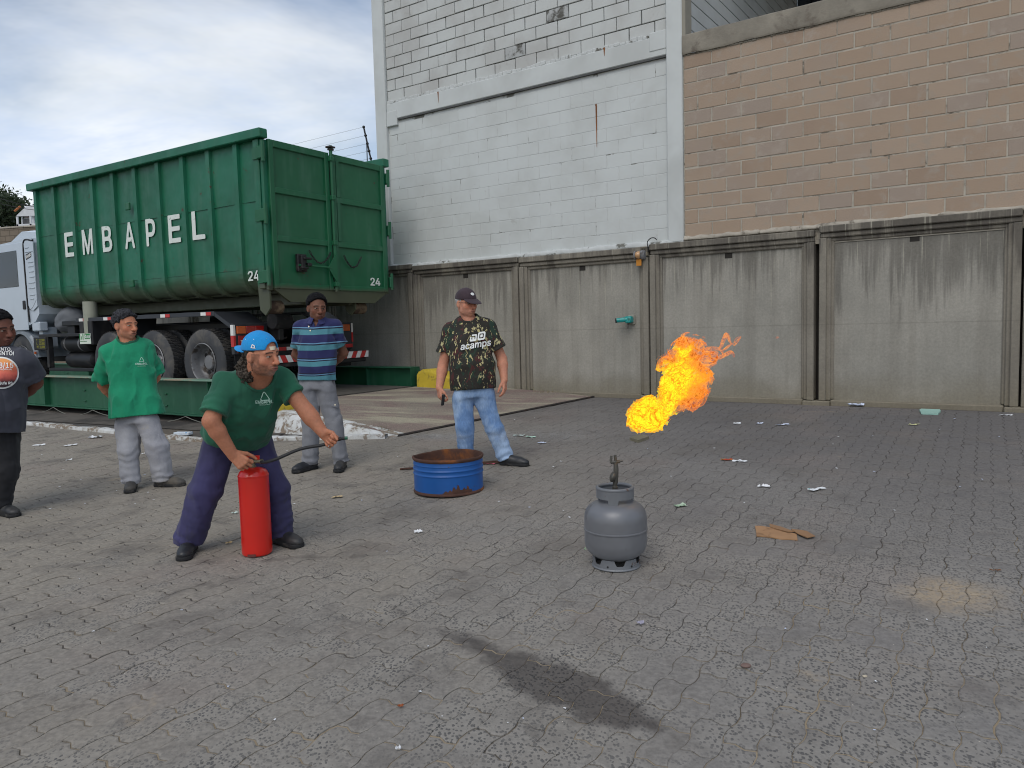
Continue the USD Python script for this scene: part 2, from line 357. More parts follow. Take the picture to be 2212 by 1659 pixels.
for k, (q, uv, c2) in enumerate(full):
    V, F = paver_mesh(q, q.mean(0))
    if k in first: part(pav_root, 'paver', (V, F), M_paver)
    else: Vs.append(V); Fs.append(F+nv); nv += len(V)
for pg in cut:
    m = extrude(pg, .02); v = np.array(m.vertices); v[:, 2] += gz(v[:, 0], v[:, 1])-.021
    Vs.append(v); Fs.append(np.array(m.faces)+nv); nv += len(v)
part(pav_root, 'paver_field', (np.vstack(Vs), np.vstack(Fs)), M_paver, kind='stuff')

# --- apron under the weighbridge, kerb, ramp
def sheet(pts4, nu, nv, zf):
    a, b, c_, d = [np.asarray(q, float)[:2] for q in pts4]
    u, v = np.meshgrid(np.linspace(0, 1, nu), np.linspace(0, 1, nv), indexing='ij'); u, v = u[..., None], v[..., None]
    P = (a*(1-u)+b*u)*(1-v)+(d*(1-u)+c_*u)*v
    V = np.concatenate([P, zf(P[..., 0], P[..., 1], u[..., 0], v[..., 0])[..., None]], -1).reshape(-1, 3)
    i, k = np.meshgrid(np.arange(nu-1), np.arange(nv-1), indexing='ij')
    return V, np.stack([i*nv+k, (i+1)*nv+k, (i+1)*nv+k+1, i*nv+k+1], -1).reshape(-1, 4)
KLn = KL+WN[:2]*.05
apr = sheet([KL+WN[:2]*.03, gp(600, 941)[:2], tk(-.2, 3.22, 0), tk(12, 3.0, 0)], 40, 14, lambda x, y, u, v: gzc(x, y)+.004)
tag(part(None, 'apron', apr, M_apron, True), 'dark stained concrete floor under the weighbridge', kind='structure')
def strip(pts, w, h, zoff, mat, name, label, c=.012):
    """a kerb: rounded bar along plan points on the ground"""
    prof = [(-w/2, -.06), (-w/2, h-c), (-w/2+c, h), (w/2-c, h), (w/2, h-c), (w/2, -.06)]
    pts = np.asarray(pts); tt = np.gradient(pts, axis=0); tt /= np.linalg.norm(tt, axis=1, keepdims=True); nn = np.c_[-tt[:, 1], tt[:, 0]]
    V = np.array([[pts[i, 0]+x*nn[i, 0], pts[i, 1]+x*nn[i, 1], float(gz(*pts[i]))+zoff+z+.006*rng.normal()*(z > 0)] for i in range(len(pts)) for x, z in prof]); m = len(prof)
    F = [((i)*m+k, (i)*m+k+1, (i+1)*m+k+1, (i+1)*m+k) for i in range(len(pts)-1) for k in range(m-1)]
    return V, np.array(F)
kp = np.array([KL+(gp(430, 953)[:2]-KL)*t for t in np.linspace(0, 1, 60)]+[gp(430, 953)[:2]+(gp(835, 946)[:2]-gp(430, 953)[:2])*t for t in np.linspace(.02, 1, 50)])
tag(part(None, 'kerb', strip(kp, .11, .045, 0, M_whitewash, 'kerb', ''), M_whitewash, 30), 'low white-painted kerb edging the paved yard', kind='structure')

RA0, RW0, RW1 = -.36, -.80, 3.22
def ramp_pt(t, sw):           # t 0 at the deck, 1 at the foot; sw 0 near edge, 1 at the wall
    s0 = tk(RA0, RW0+(RW1-RW0)*sw, 0)[:2]; e0 = R2+(R4-R2)*sw
    return s0*(1-t)+e0*t
def ramp_z(P, t, sw): return .45*(1-t)**1.0+(gz(P[..., 0], P[..., 1])+.016)*t+.035*np.sin(np.pi*np.clip(t, 0, 1))*(1-.3*sw)
tt, ss = np.meshgrid(np.linspace(0, 1, 70), np.linspace(0, 1, 80), indexing='ij')
P = np.stack([np.array([[ramp_pt(a, b) for b in np.linspace(0, 1, 80)] for a in np.linspace(0, 1, 70)])])[0]
Z = ramp_z(P, tt, ss)+.016*fbm(np.concatenate([P, 0*P[..., :1]], -1), 2.2, 4, 5)*np.minimum(1, (1-tt)*6)*np.minimum(1, tt*5)
V = np.concatenate([P, Z[..., None]], -1).reshape(-1, 3); i, k = np.meshgrid(np.arange(69), np.arange(79), indexing='ij')
Fq = np.stack([i*80+k, (i+1)*80+k, (i+1)*80+k+1, i*80+k+1], -1).reshape(-1, 4)
tag(part(None, 'ramp', (V, Fq), M_ramp, True), 'worn brown asphalt ramp up to the weighbridge deck', kind='structure')
# whitewashed flank of the ramp
q = []
for t in np.linspace(0, 1.0, 50):
    P0 = ramp_pt(t, 0.0); z1 = float(ramp_z(P0, t, 0.0)); out = -WV[:2]; wv = .02*fbm(np.array([[t*9, 0, 1.]]), 1, 3)[0]
    zg = float(gz(*P0))-.05; zt = z1+.012+wv*.5
    q.append([(*(P0-out*.30), zt-.03), (*(P0-out*.10+out*wv), zt+.002), (*(P0+out*(.0+wv)), zt-.012), (*(P0+out*(.05+wv)), zt*.8+zg*.2-.02), (*(P0+out*(.10+wv)), zt*.35+zg*.65), (*(P0+out*.14), zg)])
q = np.array(q); m = q.shape[1]
Fq = np.array([(i*m+k, i*m+k+1, (i+1)*m+k+1, (i+1)*m+k) for i in range(len(q)-1) for k in range(m-1)])[:, ::-1]
tag(part(None, 'ramp_edge', (q.reshape(-1, 3), Fq), M_whitewash, 40), 'whitewashed crumbling flank of the ramp', kind='structure')
# steel edging at the foot of the ramp and at the deck joint
e = [np.r_[R2+(R4-R2)*t, float(gz(*(R2+(R4-R2)*t)))+.012] for t in np.linspace(-.0, 1, 12)]
me = tube(e, .016, 6); tag(part(None, 'steel_edging', me, M_darksteel, 40), 'long dark steel strip along the foot of the ramp', 'steel strip')

# ================================================================== wall frame things
WB = WN*WD
def wthing(name, label, cat, group=None): return thing(name, label, cat, WB, -YAW, group)
# --- concrete
def streak_mat(name, base, dark, light, top, zr, seed, sf=15, amt=.46):
    g = G(); p = g.obj(); s = g.n('separate_xyz', vector=p)
    q = g.n('mapping', mapping_type='point', vector=p, location=(seed*1.7, 0, seed*.6)).vector
    slow = g.noise(g.scl(q, (1.4, 1, 1.2)), 1.0, 5, .6).fac
    st = g.noise(g.scl(q, (sf, 1, .8)), 1.0, 5, .62, .3).fac; st2 = g.noise(g.scl(q, (7, 1, .35)), 1.0, 4, .6).fac; fine = g.noise(q, 34, 6, .7).fac
    c = g.mix(g.rng(slow, .3, .7), base, light)
    c = g.mix(g.rng(st2, .42, .66, 0, .28), c, lin('#716d64'))
    depth = g.math('subtract', top, s.z)                       # metres below the top edge
    reach = g.math('add', g.math('multiply', g.math('subtract', st, .52), 2.3), g.math('multiply', g.math('subtract', st2, .47), 1.3))
    reach = g.math('add', reach, g.math('multiply', g.math('subtract', g.noise(g.scl(p, (.55, 1, .2), loc=(2.2, 0, 0)), 1.0, 3, .5).fac, .5), 1.6))
    m = g.rng(g.math('subtract', depth, reach), -.05, .50, 1, 0)
    c = g.mix(g.math('multiply', m, amt), c, dark)
    wst = g.math('multiply', g.rng(g.noise(g.scl(q, (40, 1, .8), loc=(5, 0, 2)), 1.0, 4, .6).fac, .58, .70), g.rng(depth, .05, 1.1, .75, .10))
    c = g.mix(wst, c, lin('#a3a092'))
    low = g.rng(g.math('add', s.z, g.math('multiply', g.math('subtract', slow, .5), .5)), zr, zr+.42, 1, 0)
    c = g.mix(g.math('multiply', low, .45), c, lin('#6f6650'))
    line = g.rng(g.math('absolute', g.math('subtract', g.math('add', s.z, g.math('multiply', g.math('subtract', slow, .5), .02)), 1.36)), .003, .010, 1, 0)
    c = g.mix(g.math('multiply', line, .2), c, lin('#4c483f'))
    v = g.rng(fine, .25, .75, .82, 1.18, 'linear'); c = g.mix(1.0, c, g.n('combine_xyz', x=v, y=v, z=v).vector, 'multiply')
    return g.out(name, g.n('principled_bsdf', base_color=c, roughness=.92, normal=g.bump(g.math('add', g.math('multiply', fine, .6), slow), .35, .004)).BSDF)
M_panel = [streak_mat(f'weathered_concrete_{k}', lin('#86847c'), lin('#423f3a'), lin('#96938a'), 2.36, .36, k) for k in range(3)]
M_frame = streak_mat('concrete_frame', lin('#736e64'), lin('#35312e'), lin('#827d72'), 2.62, .36, 9, 5, .58)
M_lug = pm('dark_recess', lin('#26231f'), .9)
cw = wthing('concrete_wall', 'tall grey wall of precast concrete panels streaked dark from the top', 'wall')
JT = [-18.4, -16.1, -13.8, -11.52, -9.24, -6.945, -4.655, -2.335, -.12, 2.17, 4.45]
for k in range(len(JT)-1):
    a0, a1 = JT[k]+.012, JT[k+1]-.012
    if k == 7: a0 += .028
    if k == 6: a1 -= .012
    zt = np.interp((a0+a1)/2, [-9.8, -8, -6, -3.5, -1.2, 0, 2], [2.60, 2.56, 2.545, 2.575, 2.615, 2.63, 2.64]); zb = .33
    rs, rt = .135, .15
    slab = bx(a0+.02, a1-.02, .085, .16, zb, zt-.06)
    pnl = part(cw, 'concrete_panel', slab, M_panel[k % 3])
    fr = []
    for s0, s1, sg in ((a0, a0+rs, 1), (a1-rs, a1, -1)):
        inner = s1 if sg > 0 else s0
        xs = [s0, s1] if sg > 0 else [s1, s0]
        # stepped rib: wide base, narrower proud face
        fr.append(bx(min(s0, s1), max(s0, s1), .03, .15, zb+.05, zt-rt-.002, .008))
        d0, d1 = (s0, s0+.085) if sg > 0 else (s1-.085, s1)
        fr.append(bx(d0+.001*sg, d1, -.012, .06, zb+.045, zt-rt-.004, .008))
        e0, e1 = (s1-.012, s1+.035) if sg > 0 else (s0-.035, s0+.012)
        fr.append(bx(e0, e1, .058, .14, zb+.06, zt-rt-.004, .012))
    fr.append(bx(a0, a1, -.02, .14, zt-.085, zt, .01))
    fr.append(bx(a0+.002, a1-.002, .015, .138, zt-rt, zt-.087, .012))
    fr.append(bx(a0+.12, a1-.12, .052, .136, zt-rt-.05, zt-rt+.002, .012))
    part(pnl, 'frame', fr, M_frame)
    part(pnl, 'recess', bx((a0+a1)/2-.055, (a0+a1)/2+.05, .0835, .1, zt-rt-.125, zt-rt-.052), M_lug)
    part(pnl, 'plinth', [bx(a0+.14, a1-.14, .0, .15, zb-.12, zb+.055, .012), bx(a0-.09, a0+.137, -.04, .15, zb-.12, zb+.043, .012), bx(a1-.137, a1+.05, -.038, .149, zb-.12, zb+.041, .012)], M_frame)

# --- white block building
g = G(); p = g.obj(); s = g.n('separate_xyz', vector=p)
slow = g.noise(p, .9, 5, .6, .3).fac; fine = g.noise(p, 55, 5, .65).fac
c = g.mix(g.rng(slow, .35, .68), lin('#bfc4c3'), lin('#b0b4b2'))
M_white = g.out('white_masonry_paint', g.n('principled_bsdf', base_color=c, roughness=.72, normal=g.bump(g.noise(p, 30, 5, .65).fac, .2, .003)).BSDF)
def block_white(name, c0, c1, grime):
    g = G(); p = g.obj(); r = g.n('object_info').random
    slow = g.noise(p, 1.1, 5, .6, .3).fac; med = g.noise(p, 6.5, 6, .68, .3).fac; fine = g.noise(p, 70, 4, .7).fac
    c = g.mix(g.rng(g.math('add', g.math('multiply', slow, .95), g.math('multiply', r, .06)), .38, .68), c0, c1)
    d = g.rng(g.math('add', g.math('multiply', med, .95), g.math('multiply', r, .07)), grime, grime+.14)
    c = g.mix(g.math('multiply', d, .45), c, lin('#8f8d86'))
    return g.out(name, g.n('principled_bsdf', base_color=c, roughness=.8, normal=g.bump(fine, .3, .003)).BSDF)
M_bw = [block_white('white_block_upper', lin('#b9bdbb'), lin('#a9aaa7'), .60), block_white('white_block_lower', lin('#bec3c2'), lin('#b4b8b6'), .66)]
M_bdark = pm('sooty_white_block', lin('#a3a6a5'), .85, dirt=lin('#55544f'), dscale=7, dlo=.46, dhi=.62)
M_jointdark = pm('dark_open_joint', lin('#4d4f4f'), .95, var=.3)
M_jointwhite = pm('painted_mortar', lin('#b8bcbb'), .85, var=.08, dirt=lin('#6a6a64'), dscale=3.4, dlo=.56, dhi=.64)
M_rustrun = pm('rust_run', lin('#7a4a20'), .8, var=.3)
wb = wthing('white_building', 'tall white-painted concrete block building with piers and a cross beam', 'building')
PL0, PL1, PR0, PR1 = -10.03, -9.77, -4.37, -4.135
def block(a0, a1, z0, z1, yf, c=.006, dep_=.05):
    """a block with chamfered face at y = yf (towards the yard)"""
    V = [(a0+c, yf, z0+c), (a1-c, yf, z0+c), (a1-c, yf, z1-c), (a0+c, yf, z1-c), (a0, yf+c, z0), (a1, yf+c, z0), (a1, yf+c, z1), (a0, yf+c, z1), (a0, yf+dep_, z0), (a1, yf+dep_, z0), (a1, yf+dep_, z1), (a0, yf+dep_, z1)]
    F = [(0, 1, 2), (0, 2, 3)]
    for o in (0, 4):
        for k in range(4):
            k2 = (k+1) % 4; F += [(o+k, o+4+k, o+4+k2), (o+k, o+4+k2, o+k2)]
    return np.array(V, float), np.array(F)[:, ::-1]
core = part(wb, 'wall_core', [bx(PL0+.02, PR1-.02, .24, 7.0, .1, 10.2)], M_white)
part(wb, 'pier', bx(PL0, PL1, .03, .24, 2.6, 10.2, .012), M_white); part(wb, 'pier', bx(PR0, PR1, .03, .24, 2.58, 10.2, .012), M_white)
bm = part(wb, 'cross_beam', [bx(PL1+.002, PR0-.002, .055, .24, 5.215, 5.50, .01), bx(PL1+.002, PL1+.25, .045, .2, 5.10, 5.36, .008), bx(PR0-.26, PR0-.002, .045, .2, 5.30, 5.56, .008)], M_white)
part(bm, 'drip_edge', bx(PL1+.26, PR0-.004, .062, .2, 5.187, 5.213), M_jointdark)  # dark strip painted in for the shadow gap under the beam
xs = np.linspace(PL1, PR0, 60)
lip = [bx(xs[i], xs[i+1]-.001, .075-.02*rng.random(), .2, 5.495, 5.53+.035*rng.random(), .008) for i in range(59)]
part(bm, 'mortar_lip', lip, M_jointwhite)
up = part(wb, 'upper_infill', bx(PL1, PR0, .112, .24, 5.50, 10.2), M_jointdark)
lo = part(wb, 'lower_infill', bx(PL1, PR0, .1005, .24, 2.3, 5.2), M_jointwhite)
def courses(parent, a0, a1, z0, nrow, ch, cw_, gap, yf, mats, depth_jit, c, vis=None, special=None, shift=0.0, name='block'):
    for r in range(nrow):
        z = z0+r*ch; off = (.5 if r % 2 else 0)*cw_+shift
        edges = [a0]+[e for e in np.arange(a0-cw_+off, a1+cw_, cw_) if a0+.05 < e < a1-.05]+[a1]
        for i in range(len(edges)-1):
            x0, x1 = edges[i]+gap/2, edges[i+1]-gap/2
            if x1-x0 < .03: continue
            if vis and not vis((x0+x1)/2, z+ch/2): continue
            j = rng.normal(0, .0022, 4)
            m = block(x0+j[0], x1+j[1], z+gap/2+j[2], z+ch-gap/2+j[3], yf-depth_jit*rng.random(), c)
            mt = mats[int(rng.integers(len(mats)))]
            if special: mt = special(r, i) or mt
            part(parent, name, m, mt)
def inview(a, z):
    uv = proj(WB+WT*a+np.array([0, 0, z])); return uv[1] > -70 and uv[0] < PW+150
courses(lo, PL1+.01, PR0-.01, 2.60, 13, .1955, .40, .006, .098, [M_bw[1]], .0022, .0028)
DK = wb
def spec_up(r, i): return M_bdark if (r, i) in ((1, 7), (3, 9)) else None
courses(up, PL1+.01, PR0-.01, 5.53, 11, .1955, .40, .012, .089, [M_bw[0]], .007, .005, vis=inview, special=spec_up)
# plain continuation of the upper infill above what the picture shows
part(up, 'upper_course', bx(PL1+.01, PR0-.01, .09, .2, 5.53+11*.1955+.01, 10.1), M_bw[0])
zed = lin('#77787a')
# a few rust runs on the paint
for a, z, h in ((-8.55, 5.47, .16), (-5.35, 5.50, .10), (-5.52, 4.72, .62)):
    yf = .0535 if z > 5 else .0905
    V = np.array([(a-.012, yf, z), (a+.014, yf, z), (a+.004, yf, z-h), (a-.002, yf, z-h*.96), (a-.02, yf-.001, z+.02), (a+.012, yf-.001, z+.03)])
    part(wb, 'rust_streak', (V, np.array([(0, 1, 2), (0, 2, 3), (0, 4, 5), (0, 5, 1)])), M_rustrun)
# side wall running back from the right pier: painted boards / courses seen through the opening
side = part(wb, 'side_wall', bx(PR1-.03, PR1-.02, .26, 7.0, 4.9, 10.0), M_jointdark)
for r in range(22):
    z = 5.0+r*.2
    part(side, 'wall_course', bx(PR1-.022, PR1-.006, .30, 6.9, z+.006, z+.194, .004), M_bw[1])
part(wb, 'side_pier', bx(PR1-.02, PR1+.045, .05, .30, 5.38, 10.0, .01), pm('beige_pier', lin('#8e8b80'), .9, bump=.3))

# --- bare block wall to the right
def block_beige(name, c0, c1, c2):
    g = G(); p = g.obj(); r = g.n('object_info').random
    slow = g.noise(p, 1.3, 5, .6, .3).fac; med = g.noise(p, 7, 6, .68, .4).fac; fine = g.noise(p, 90, 4, .75).fac
    c = g.mix(g.rng(g.math('add', g.math('multiply', slow, .6), g.math('multiply', r, .45)), .35, .78), c0, c1)
    c = g.mix(g.rng(med, .50, .70, 0, .8), c, c2)
    v = g.rng(fine, .25, .75, .8, 1.2, 'linear'); c = g.mix(1.0, c, g.n('combine_xyz', x=v, y=v, z=v).vector, 'multiply')
    return g.out(name, g.n('principled_bsdf', base_color=c, roughness=.95, normal=g.bump(g.math('add', fine, med), .45, .004)).BSDF)
M_bb = [block_beige('bare_block_a', lin('#9c8b7a'), lin('#917f6e'), lin('#978d81')), block_beige('bare_block_b', lin('#988674'), lin('#9d8c7b'), lin('#948a7d')), block_beige('bare_block_c', lin('#93867a'), lin('#998775'), lin('#9d9286'))]
M_mortar = pm('grey_mortar', lin('#9f998d'), .95, var=.2, vscale=6, dirt=lin('#6a645a'), dscale=5, dlo=.56, dhi=.68, bump=.5, bscale=40)
M_beam = pm('rough_cast_beam', lin('#807b70'), .95, var=.22, vscale=2.5, dirt=lin('#665f56'), dscale=3, dlo=.52, dhi=.70, bump=.6, bscale=26, bdist=.008)
bw = wthing('block_wall', 'bare brown concrete block wall with a rough cast beam on top', 'wall')
part(bw, 'mortar', bx(PR1+.004, 4.4, .0725, .22, 2.4, 5.15), M_mortar)
courses(bw, PR1+.008, .62, 2.63, 13, .1935, .403, .018, .068, M_bb, .003, .004)
part(bw, 'far_courses', bx(.63, 4.4, .064, .2, 2.63, 5.14), M_bb[0])
xs = np.arange(PR1+.006, 4.4, .06); lump = []
for i in range(len(xs)-1):
    hgt = .012+.05*max(0, fbm(np.array([[xs[i]*3.1, .3, 0]]), 1, 4, 3)[0]+.15)
    lump.append(bx(xs[i], xs[i+1]+.004, .052+.01*rng.random(), .2, 5.142-hgt, 5.16, .008))
# one cast beam, its face and edges uneven
xb = np.linspace(PR1+.006, 4.4, 160); prof = [(.045, 5.145), (.03, 5.17), (.032, 5.28), (.036, 5.40), (.05, 5.42), (.24, 5.425)]
nz_ = lambda k: fbm(np.c_[xb, np.full(160, k*.9), np.zeros(160)], 3.0, 5, 2+k)
V = np.array([[(x, y+.020*nz_(k)[i], z+(.035 if k < 2 else .015)*nz_(k+7)[i]) for k, (y, z) in enumerate(prof)] for i, x in enumerate(xb)])
m = len(prof); Fq = np.array([(i*m+k, i*m+k+1, (i+1)*m+k+1, (i+1)*m+k) for i in range(159) for k in range(m-1)])[:, ::-1]
bmm = part(bw, 'cast_beam', (V.reshape(-1, 3), Fq), M_beam, 35); part(bmm, 'mortar_drip', lump, M_beam)
def rough_strip(a0, a1, y0, z0, z1, amp, seed, n):
    x = np.linspace(a0, a1, n); f = lambda k, sc: fbm(np.c_[x*sc, np.full(n, k*1.7+seed), np.zeros(n)], 1, 5, seed+k)
    rows = [(np.full(n, y0+.02), np.full(n, z0)), (y0+amp*.8*f(0, 9), z0+.012+amp*.4*f(1, 12)), (y0+.012+amp*f(2, 9), z1-.014+amp*f(3, 8)), (y0+.035+amp*f(4, 8), z1+amp*f(3, 8)), (np.full(n, y0+.12), z1+amp*f(5, 7))]
    V = np.array([[(x[i], r[0][i], r[1][i]) for r in rows] for i in range(n)]).reshape(-1, 3); m = len(rows)
    return V, np.array([(i*m+k, i*m+k+1, (i+1)*m+k+1, (i+1)*m+k) for i in range(n-1) for k in range(m-1)])[:, ::-1]
part(bw, 'ledge_mortar', rough_strip(PR1+.004, 4.4, .028, 2.59, 2.655, .05, 3, 240), M_mortar, 40)
part(wb, 'ledge_mortar', rough_strip(PL0, PR1, .020, 2.545, 2.622, .05, 5, 280), M_jointwhite, 40)
# plaster spots and an open joint
# --- shed behind the bare wall
M_clad = pm('grey_blue_cladding', lin('#303b45'), .6, metal=.2); M_roof = pm('dark_shed_roof', lin('#1d1a1a'), .9); M_clad2 = pm('shed_column', lin('#50534f'), .8)
sh = wthing('shed', 'dark open shed with corrugated blue-grey cladding behind the bare block wall', 'shed')
cl = [bx(-4.1+.30*k, -4.1+.30*k+.22, 6.2, 6.3, 4, 10.5) for k in range(40)]
part(sh, 'cladding', cl+[bx(-4.1, 8, 6.32, 6.36, 4, 10.5)], M_clad)
part(sh, 'roof', bx(-4.12, 8, .9, 6.5, 8.6, 8.7), M_roof); part(sh, 'roof_beam', bx(-4.1, 8, 4.1, 4.3, 8.2, 8.55), M_roof)
for a in (-1.75, 1.2): part(sh, 'column', bx(a-.12, a+.12, 5.6, 5.84, 0, 8.6, .01), M_clad2)
part(sh, 'rafter', tube([(-4.05, .9, 8.5), (-4.05, 6.2, 8.5)], .09, 4), M_roof)
# ================================================================== added dark sheet so the open panel joints look shaded
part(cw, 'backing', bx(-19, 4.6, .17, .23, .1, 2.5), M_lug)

# ================================================================== weighbridge
def green_mat(name, c0, c1, rust=.62, gloss=.42, dust_sun=0.0):
    g = G(); p = g.obj(); slow = g.noise(p, .8, 5, .6, .4).fac; med = g.noise(p, 5.5, 7, .68, .5).fac; fine = g.noise(p, 26, 6, .7).fac
    c = g.mix(g.rng(slow, .33, .68), c0, c1)
    c = g.mix(g.rng(g.noise(g.scl(p, (3, 3, .5)), 1.6, 5, .6).fac, .5, .72, 0, .35), c, lin('#3f6a55'))
    r = g.rng(g.math('add', g.math('multiply', med, .75), g.math('multiply', fine, .25)), rust, rust+.05)
    c = g.mix(r, c, lin('#4a2f22'))
    kw = {}
    if dust_sun:
        s = g.n('separate_xyz', vector=p)
        d = g.rng(g.math('add', s.z, g.math('multiply', g.math('subtract', slow, .5), .25)), 0.0, dust_sun, 1, 0)
        c = g.mix(g.math('multiply', d, .8), c, lin('#4a4436'))
    ro = g.rng(med, .3, .7, gloss-.08, gloss+.16, 'linear')
    nb = g.bump(g.noise(p, 1.7, 4, .5, .3).fac, .35, .03)
    return g.out(name, g.n('principled_bsdf', base_color=c, roughness=ro, normal=nb).BSDF)
M_green = green_mat('green_container_paint', lin('#0c5339'), lin('#13644a'), .612, .44, .40)
M_green2 = green_mat('green_door_paint', lin('#0e5234'), lin('#125838'), .618, .46, .10)
M_gbeam = green_mat('green_beam_paint', lin('#134a33'), lin('#185236'), .645, .48)
M_gpale = pm('pale_green_flange', lin('#6b8a77'), .6, dirt=lin('#8d8470'), dscale=3, dlo=.45, dhi=.6)
M_deck = pm('weighbridge_deck_plate', lin('#4b4842'), .9, var=.25, dirt=lin('#6b6354'), dscale=2, bump=.4)
M_whitep = pm('white_lettering_paint', lin('#cfd6d0'), .6, var=.05, dirt=lin('#5f8470'), dscale=16, dlo=.63, dhi=.67)
M_cable = pm('grey_cable', lin('#6e6e66'), .7)
M_black = pm('black_chassis_paint', lin('#0f1013'), .55, var=.3, dirt=lin('#3d3a35'), dscale=5, dlo=.5, dhi=.75, bump=.2)
M_rubber = pm('tyre_rubber', lin('#1a1b1d'), .85, var=.2, dirt=lin('#524e49'), dscale=4, dlo=.48, dhi=.7, bump=.3)
M_rubwall = pm('tyre_sidewall', lin('#3a3c3f'), .85, var=.15, dirt=lin('#5e5b56'), dscale=3, dlo=.45, dhi=.7, bump=.2)
M_rim = pm('grey_wheel_rim', lin('#77787a'), .5, metal=.35, var=.2, dirt=lin('#4a443e'), dscale=5, dlo=.5, dhi=.65)
M_grey = pm('grey_fender_plastic', lin('#2a2d32'), .5, var=.12)
M_red = pm('red_reflective', lin('#b02a2a'), .4); M_refw = pm('white_reflective', lin('#d8d8d4'), .4)
M_redlens = pm('red_tail_lens', lin('#8f1c1a'), .15, coat=.6); M_amber = pm('amber_tail_lens', lin('#b4521e'), .15, coat=.6)
M_cab = pm('white_cab_paint', lin('#aab5bf'), .3, var=.04, coat=.5); M_gasket = pm('black_gasket', lin('#17181a'), .6)
M_tarp = pm('grey_tarpaulin', lin('#63676c'), .8, var=.15, bump=.4, bscale=14, bdist=.02)
M_yellow = pm('yellow_paint', lin('#b8a02c'), .75, var=.12, dirt=lin('#6e6233'), dscale=6, dlo=.52, dhi=.68, bump=.5, bscale=30, bdist=.006)
M_paper = pm('white_paper', lin('#d6d9dc'), .8, var=.06)

def tkthing(name, label, cat, a, w, z, group=None):
    """a thing in the truck frame: local x forward along the truck, y to its far side, z up"""
    x = UsdGeom.Xform.Define(stage, numbered('/World/'+name)); o = tk(a, w, z)
    T = np.eye(4); T[0, :3] = AV; T[1, :3] = WV; T[2, :3] = [0, 0, 1]; T[3, :3] = o       # row vectors; left-handed pair fixed below
    # AV x WV points down, so mirror y: use -AV as local x instead
    T[0, :3] = -AV
    x.AddTransformOp().Set(Gf.Matrix4d(T.tolist())); return tag(x.GetPrim(), label, cat, group)
# local coordinates: X = -a (towards the truck's rear), Y = w, Z up
wbz = .22
wg = tkthing('weighbridge', 'long green steel weighbridge under the truck with deep side girders', 'weighbridge', 0, 0, 0)
def ibeam(x0, x1, yf, z0, z1, sgn, names=True):
    """girder whose web faces sgn*y"""
    pr = part(wg, 'girder', bx(x0, x1, yf-.008, yf+.008, z0+.02, z1-.02), M_gbeam)
    part(pr, 'top_flange', bx(x0, x1, yf-.12, yf+.12, z1-.02, z1, .004), M_gpale if sgn < 0 else M_gbeam)
    part(pr, 'bottom_flange', bx(x0, x1, yf-.12, yf+.12, z0, z0+.02, .004), M_gbeam)
    for k, x in enumerate(np.arange(x1-1.05, x0, -2.3)): part(pr, 'stiffener', bx(x-.006, x+.006, yf-.105, yf+.105, z0+.021, z1-.021), M_gbeam)
    part(pr, 'end_plate', bx(x1-.014, x1, yf-.12, yf+.12, z0+.0205, z1-.0205), M_gbeam)
    for x in np.arange(x1-2.2, x0, -2.3):
        for z in (z0+.12, z0+.30): part(pr, 'bolt', bx(x-.03, x+.03, yf-.03, yf-.008, z-.012, z+.012, .006), M_gbeam)
ibeam(-13, .30, -.52, .25, .785, -1); ibeam(-13, .30, 2.74, .25, .785, 1)
part(wg, 'deck', bx(-13, .30, -.38, 2.6, .40, .46), M_deck)
part(wg, 'end_channel', [bx(.305, .36, -.60, 2.86, .36, .452, .008), bx(.33, .40, -.55, 2.80, .30, .34)], M_darksteel)
cab = []
xs = np.arange(-12.5, .1, 1.25)
for i in range(len(xs)-1):
    t = np.linspace(0, 1, 9); sag = .07+.05*rng.random()
    cab.append(np.c_[xs[i]+t*1.25, np.full(9, -.66), .245-sag*4*t*(1-t)])
part(wg, 'cable', tube(np.vstack(cab), .006, 6), M_cable, 60)
part(wg, 'cable', tube(spline([(-.62, -.64, .24), (-.60, -.66, .10), (-.50, -.74, .20-.02), (-.42, -.8, .19)], 14), .007, 6), M_cable, 60)
# yellow end blocks
def yblock(w0, w1, label, h, L):
    th = tkthing('yellow_block', label, 'kerb block', -.42, 0, .42)
    u = np.linspace(0, 1, 24); top = h*np.clip(1.02-np.maximum(0, u-.22)**1.25*1.15, .12, 1)*np.minimum(1, .86+u*1.2)
    V = []
    for i, x in enumerate(u*L):
        for (yy, zz) in ((w0, -.12), (w0+.01, top[i]*.8), (w0+.05, top[i]), (w1-.05, top[i]), (w1-.01, top[i]*.8), (w1, -.12)): V.append((x+.02*rng.normal()*.3, yy, zz+.006*rng.normal()))
    F = [(i*6+k, (i+1)*6+k, (i+1)*6+k+1, i*6+k+1) for i in range(23) for k in range(5)]
    V = np.array(V); n = len(V); capV = [V[:6].mean(0), V[-6:].mean(0)]; V = np.vstack([V, capV])
    F3 = [f for q in F for f in ((q[0], q[1], q[2]), (q[0], q[2], q[3]))]+[(n, k, k+1) for k in range(5)]+[(n, 5, 0)]+[(n+1, n-6+k+1, n-6+k) for k in range(5)]
    part(th, 'block', (V, np.array(F3)), M_yellow, 50); return th
yblock(2.62, 2.98, 'yellow-painted concrete block sloping down from the far girder end', .335, 1.05)
yblock(-.78, -.42, 'yellow-painted block at the near girder end, half hidden by the crouching man', .30, .45)

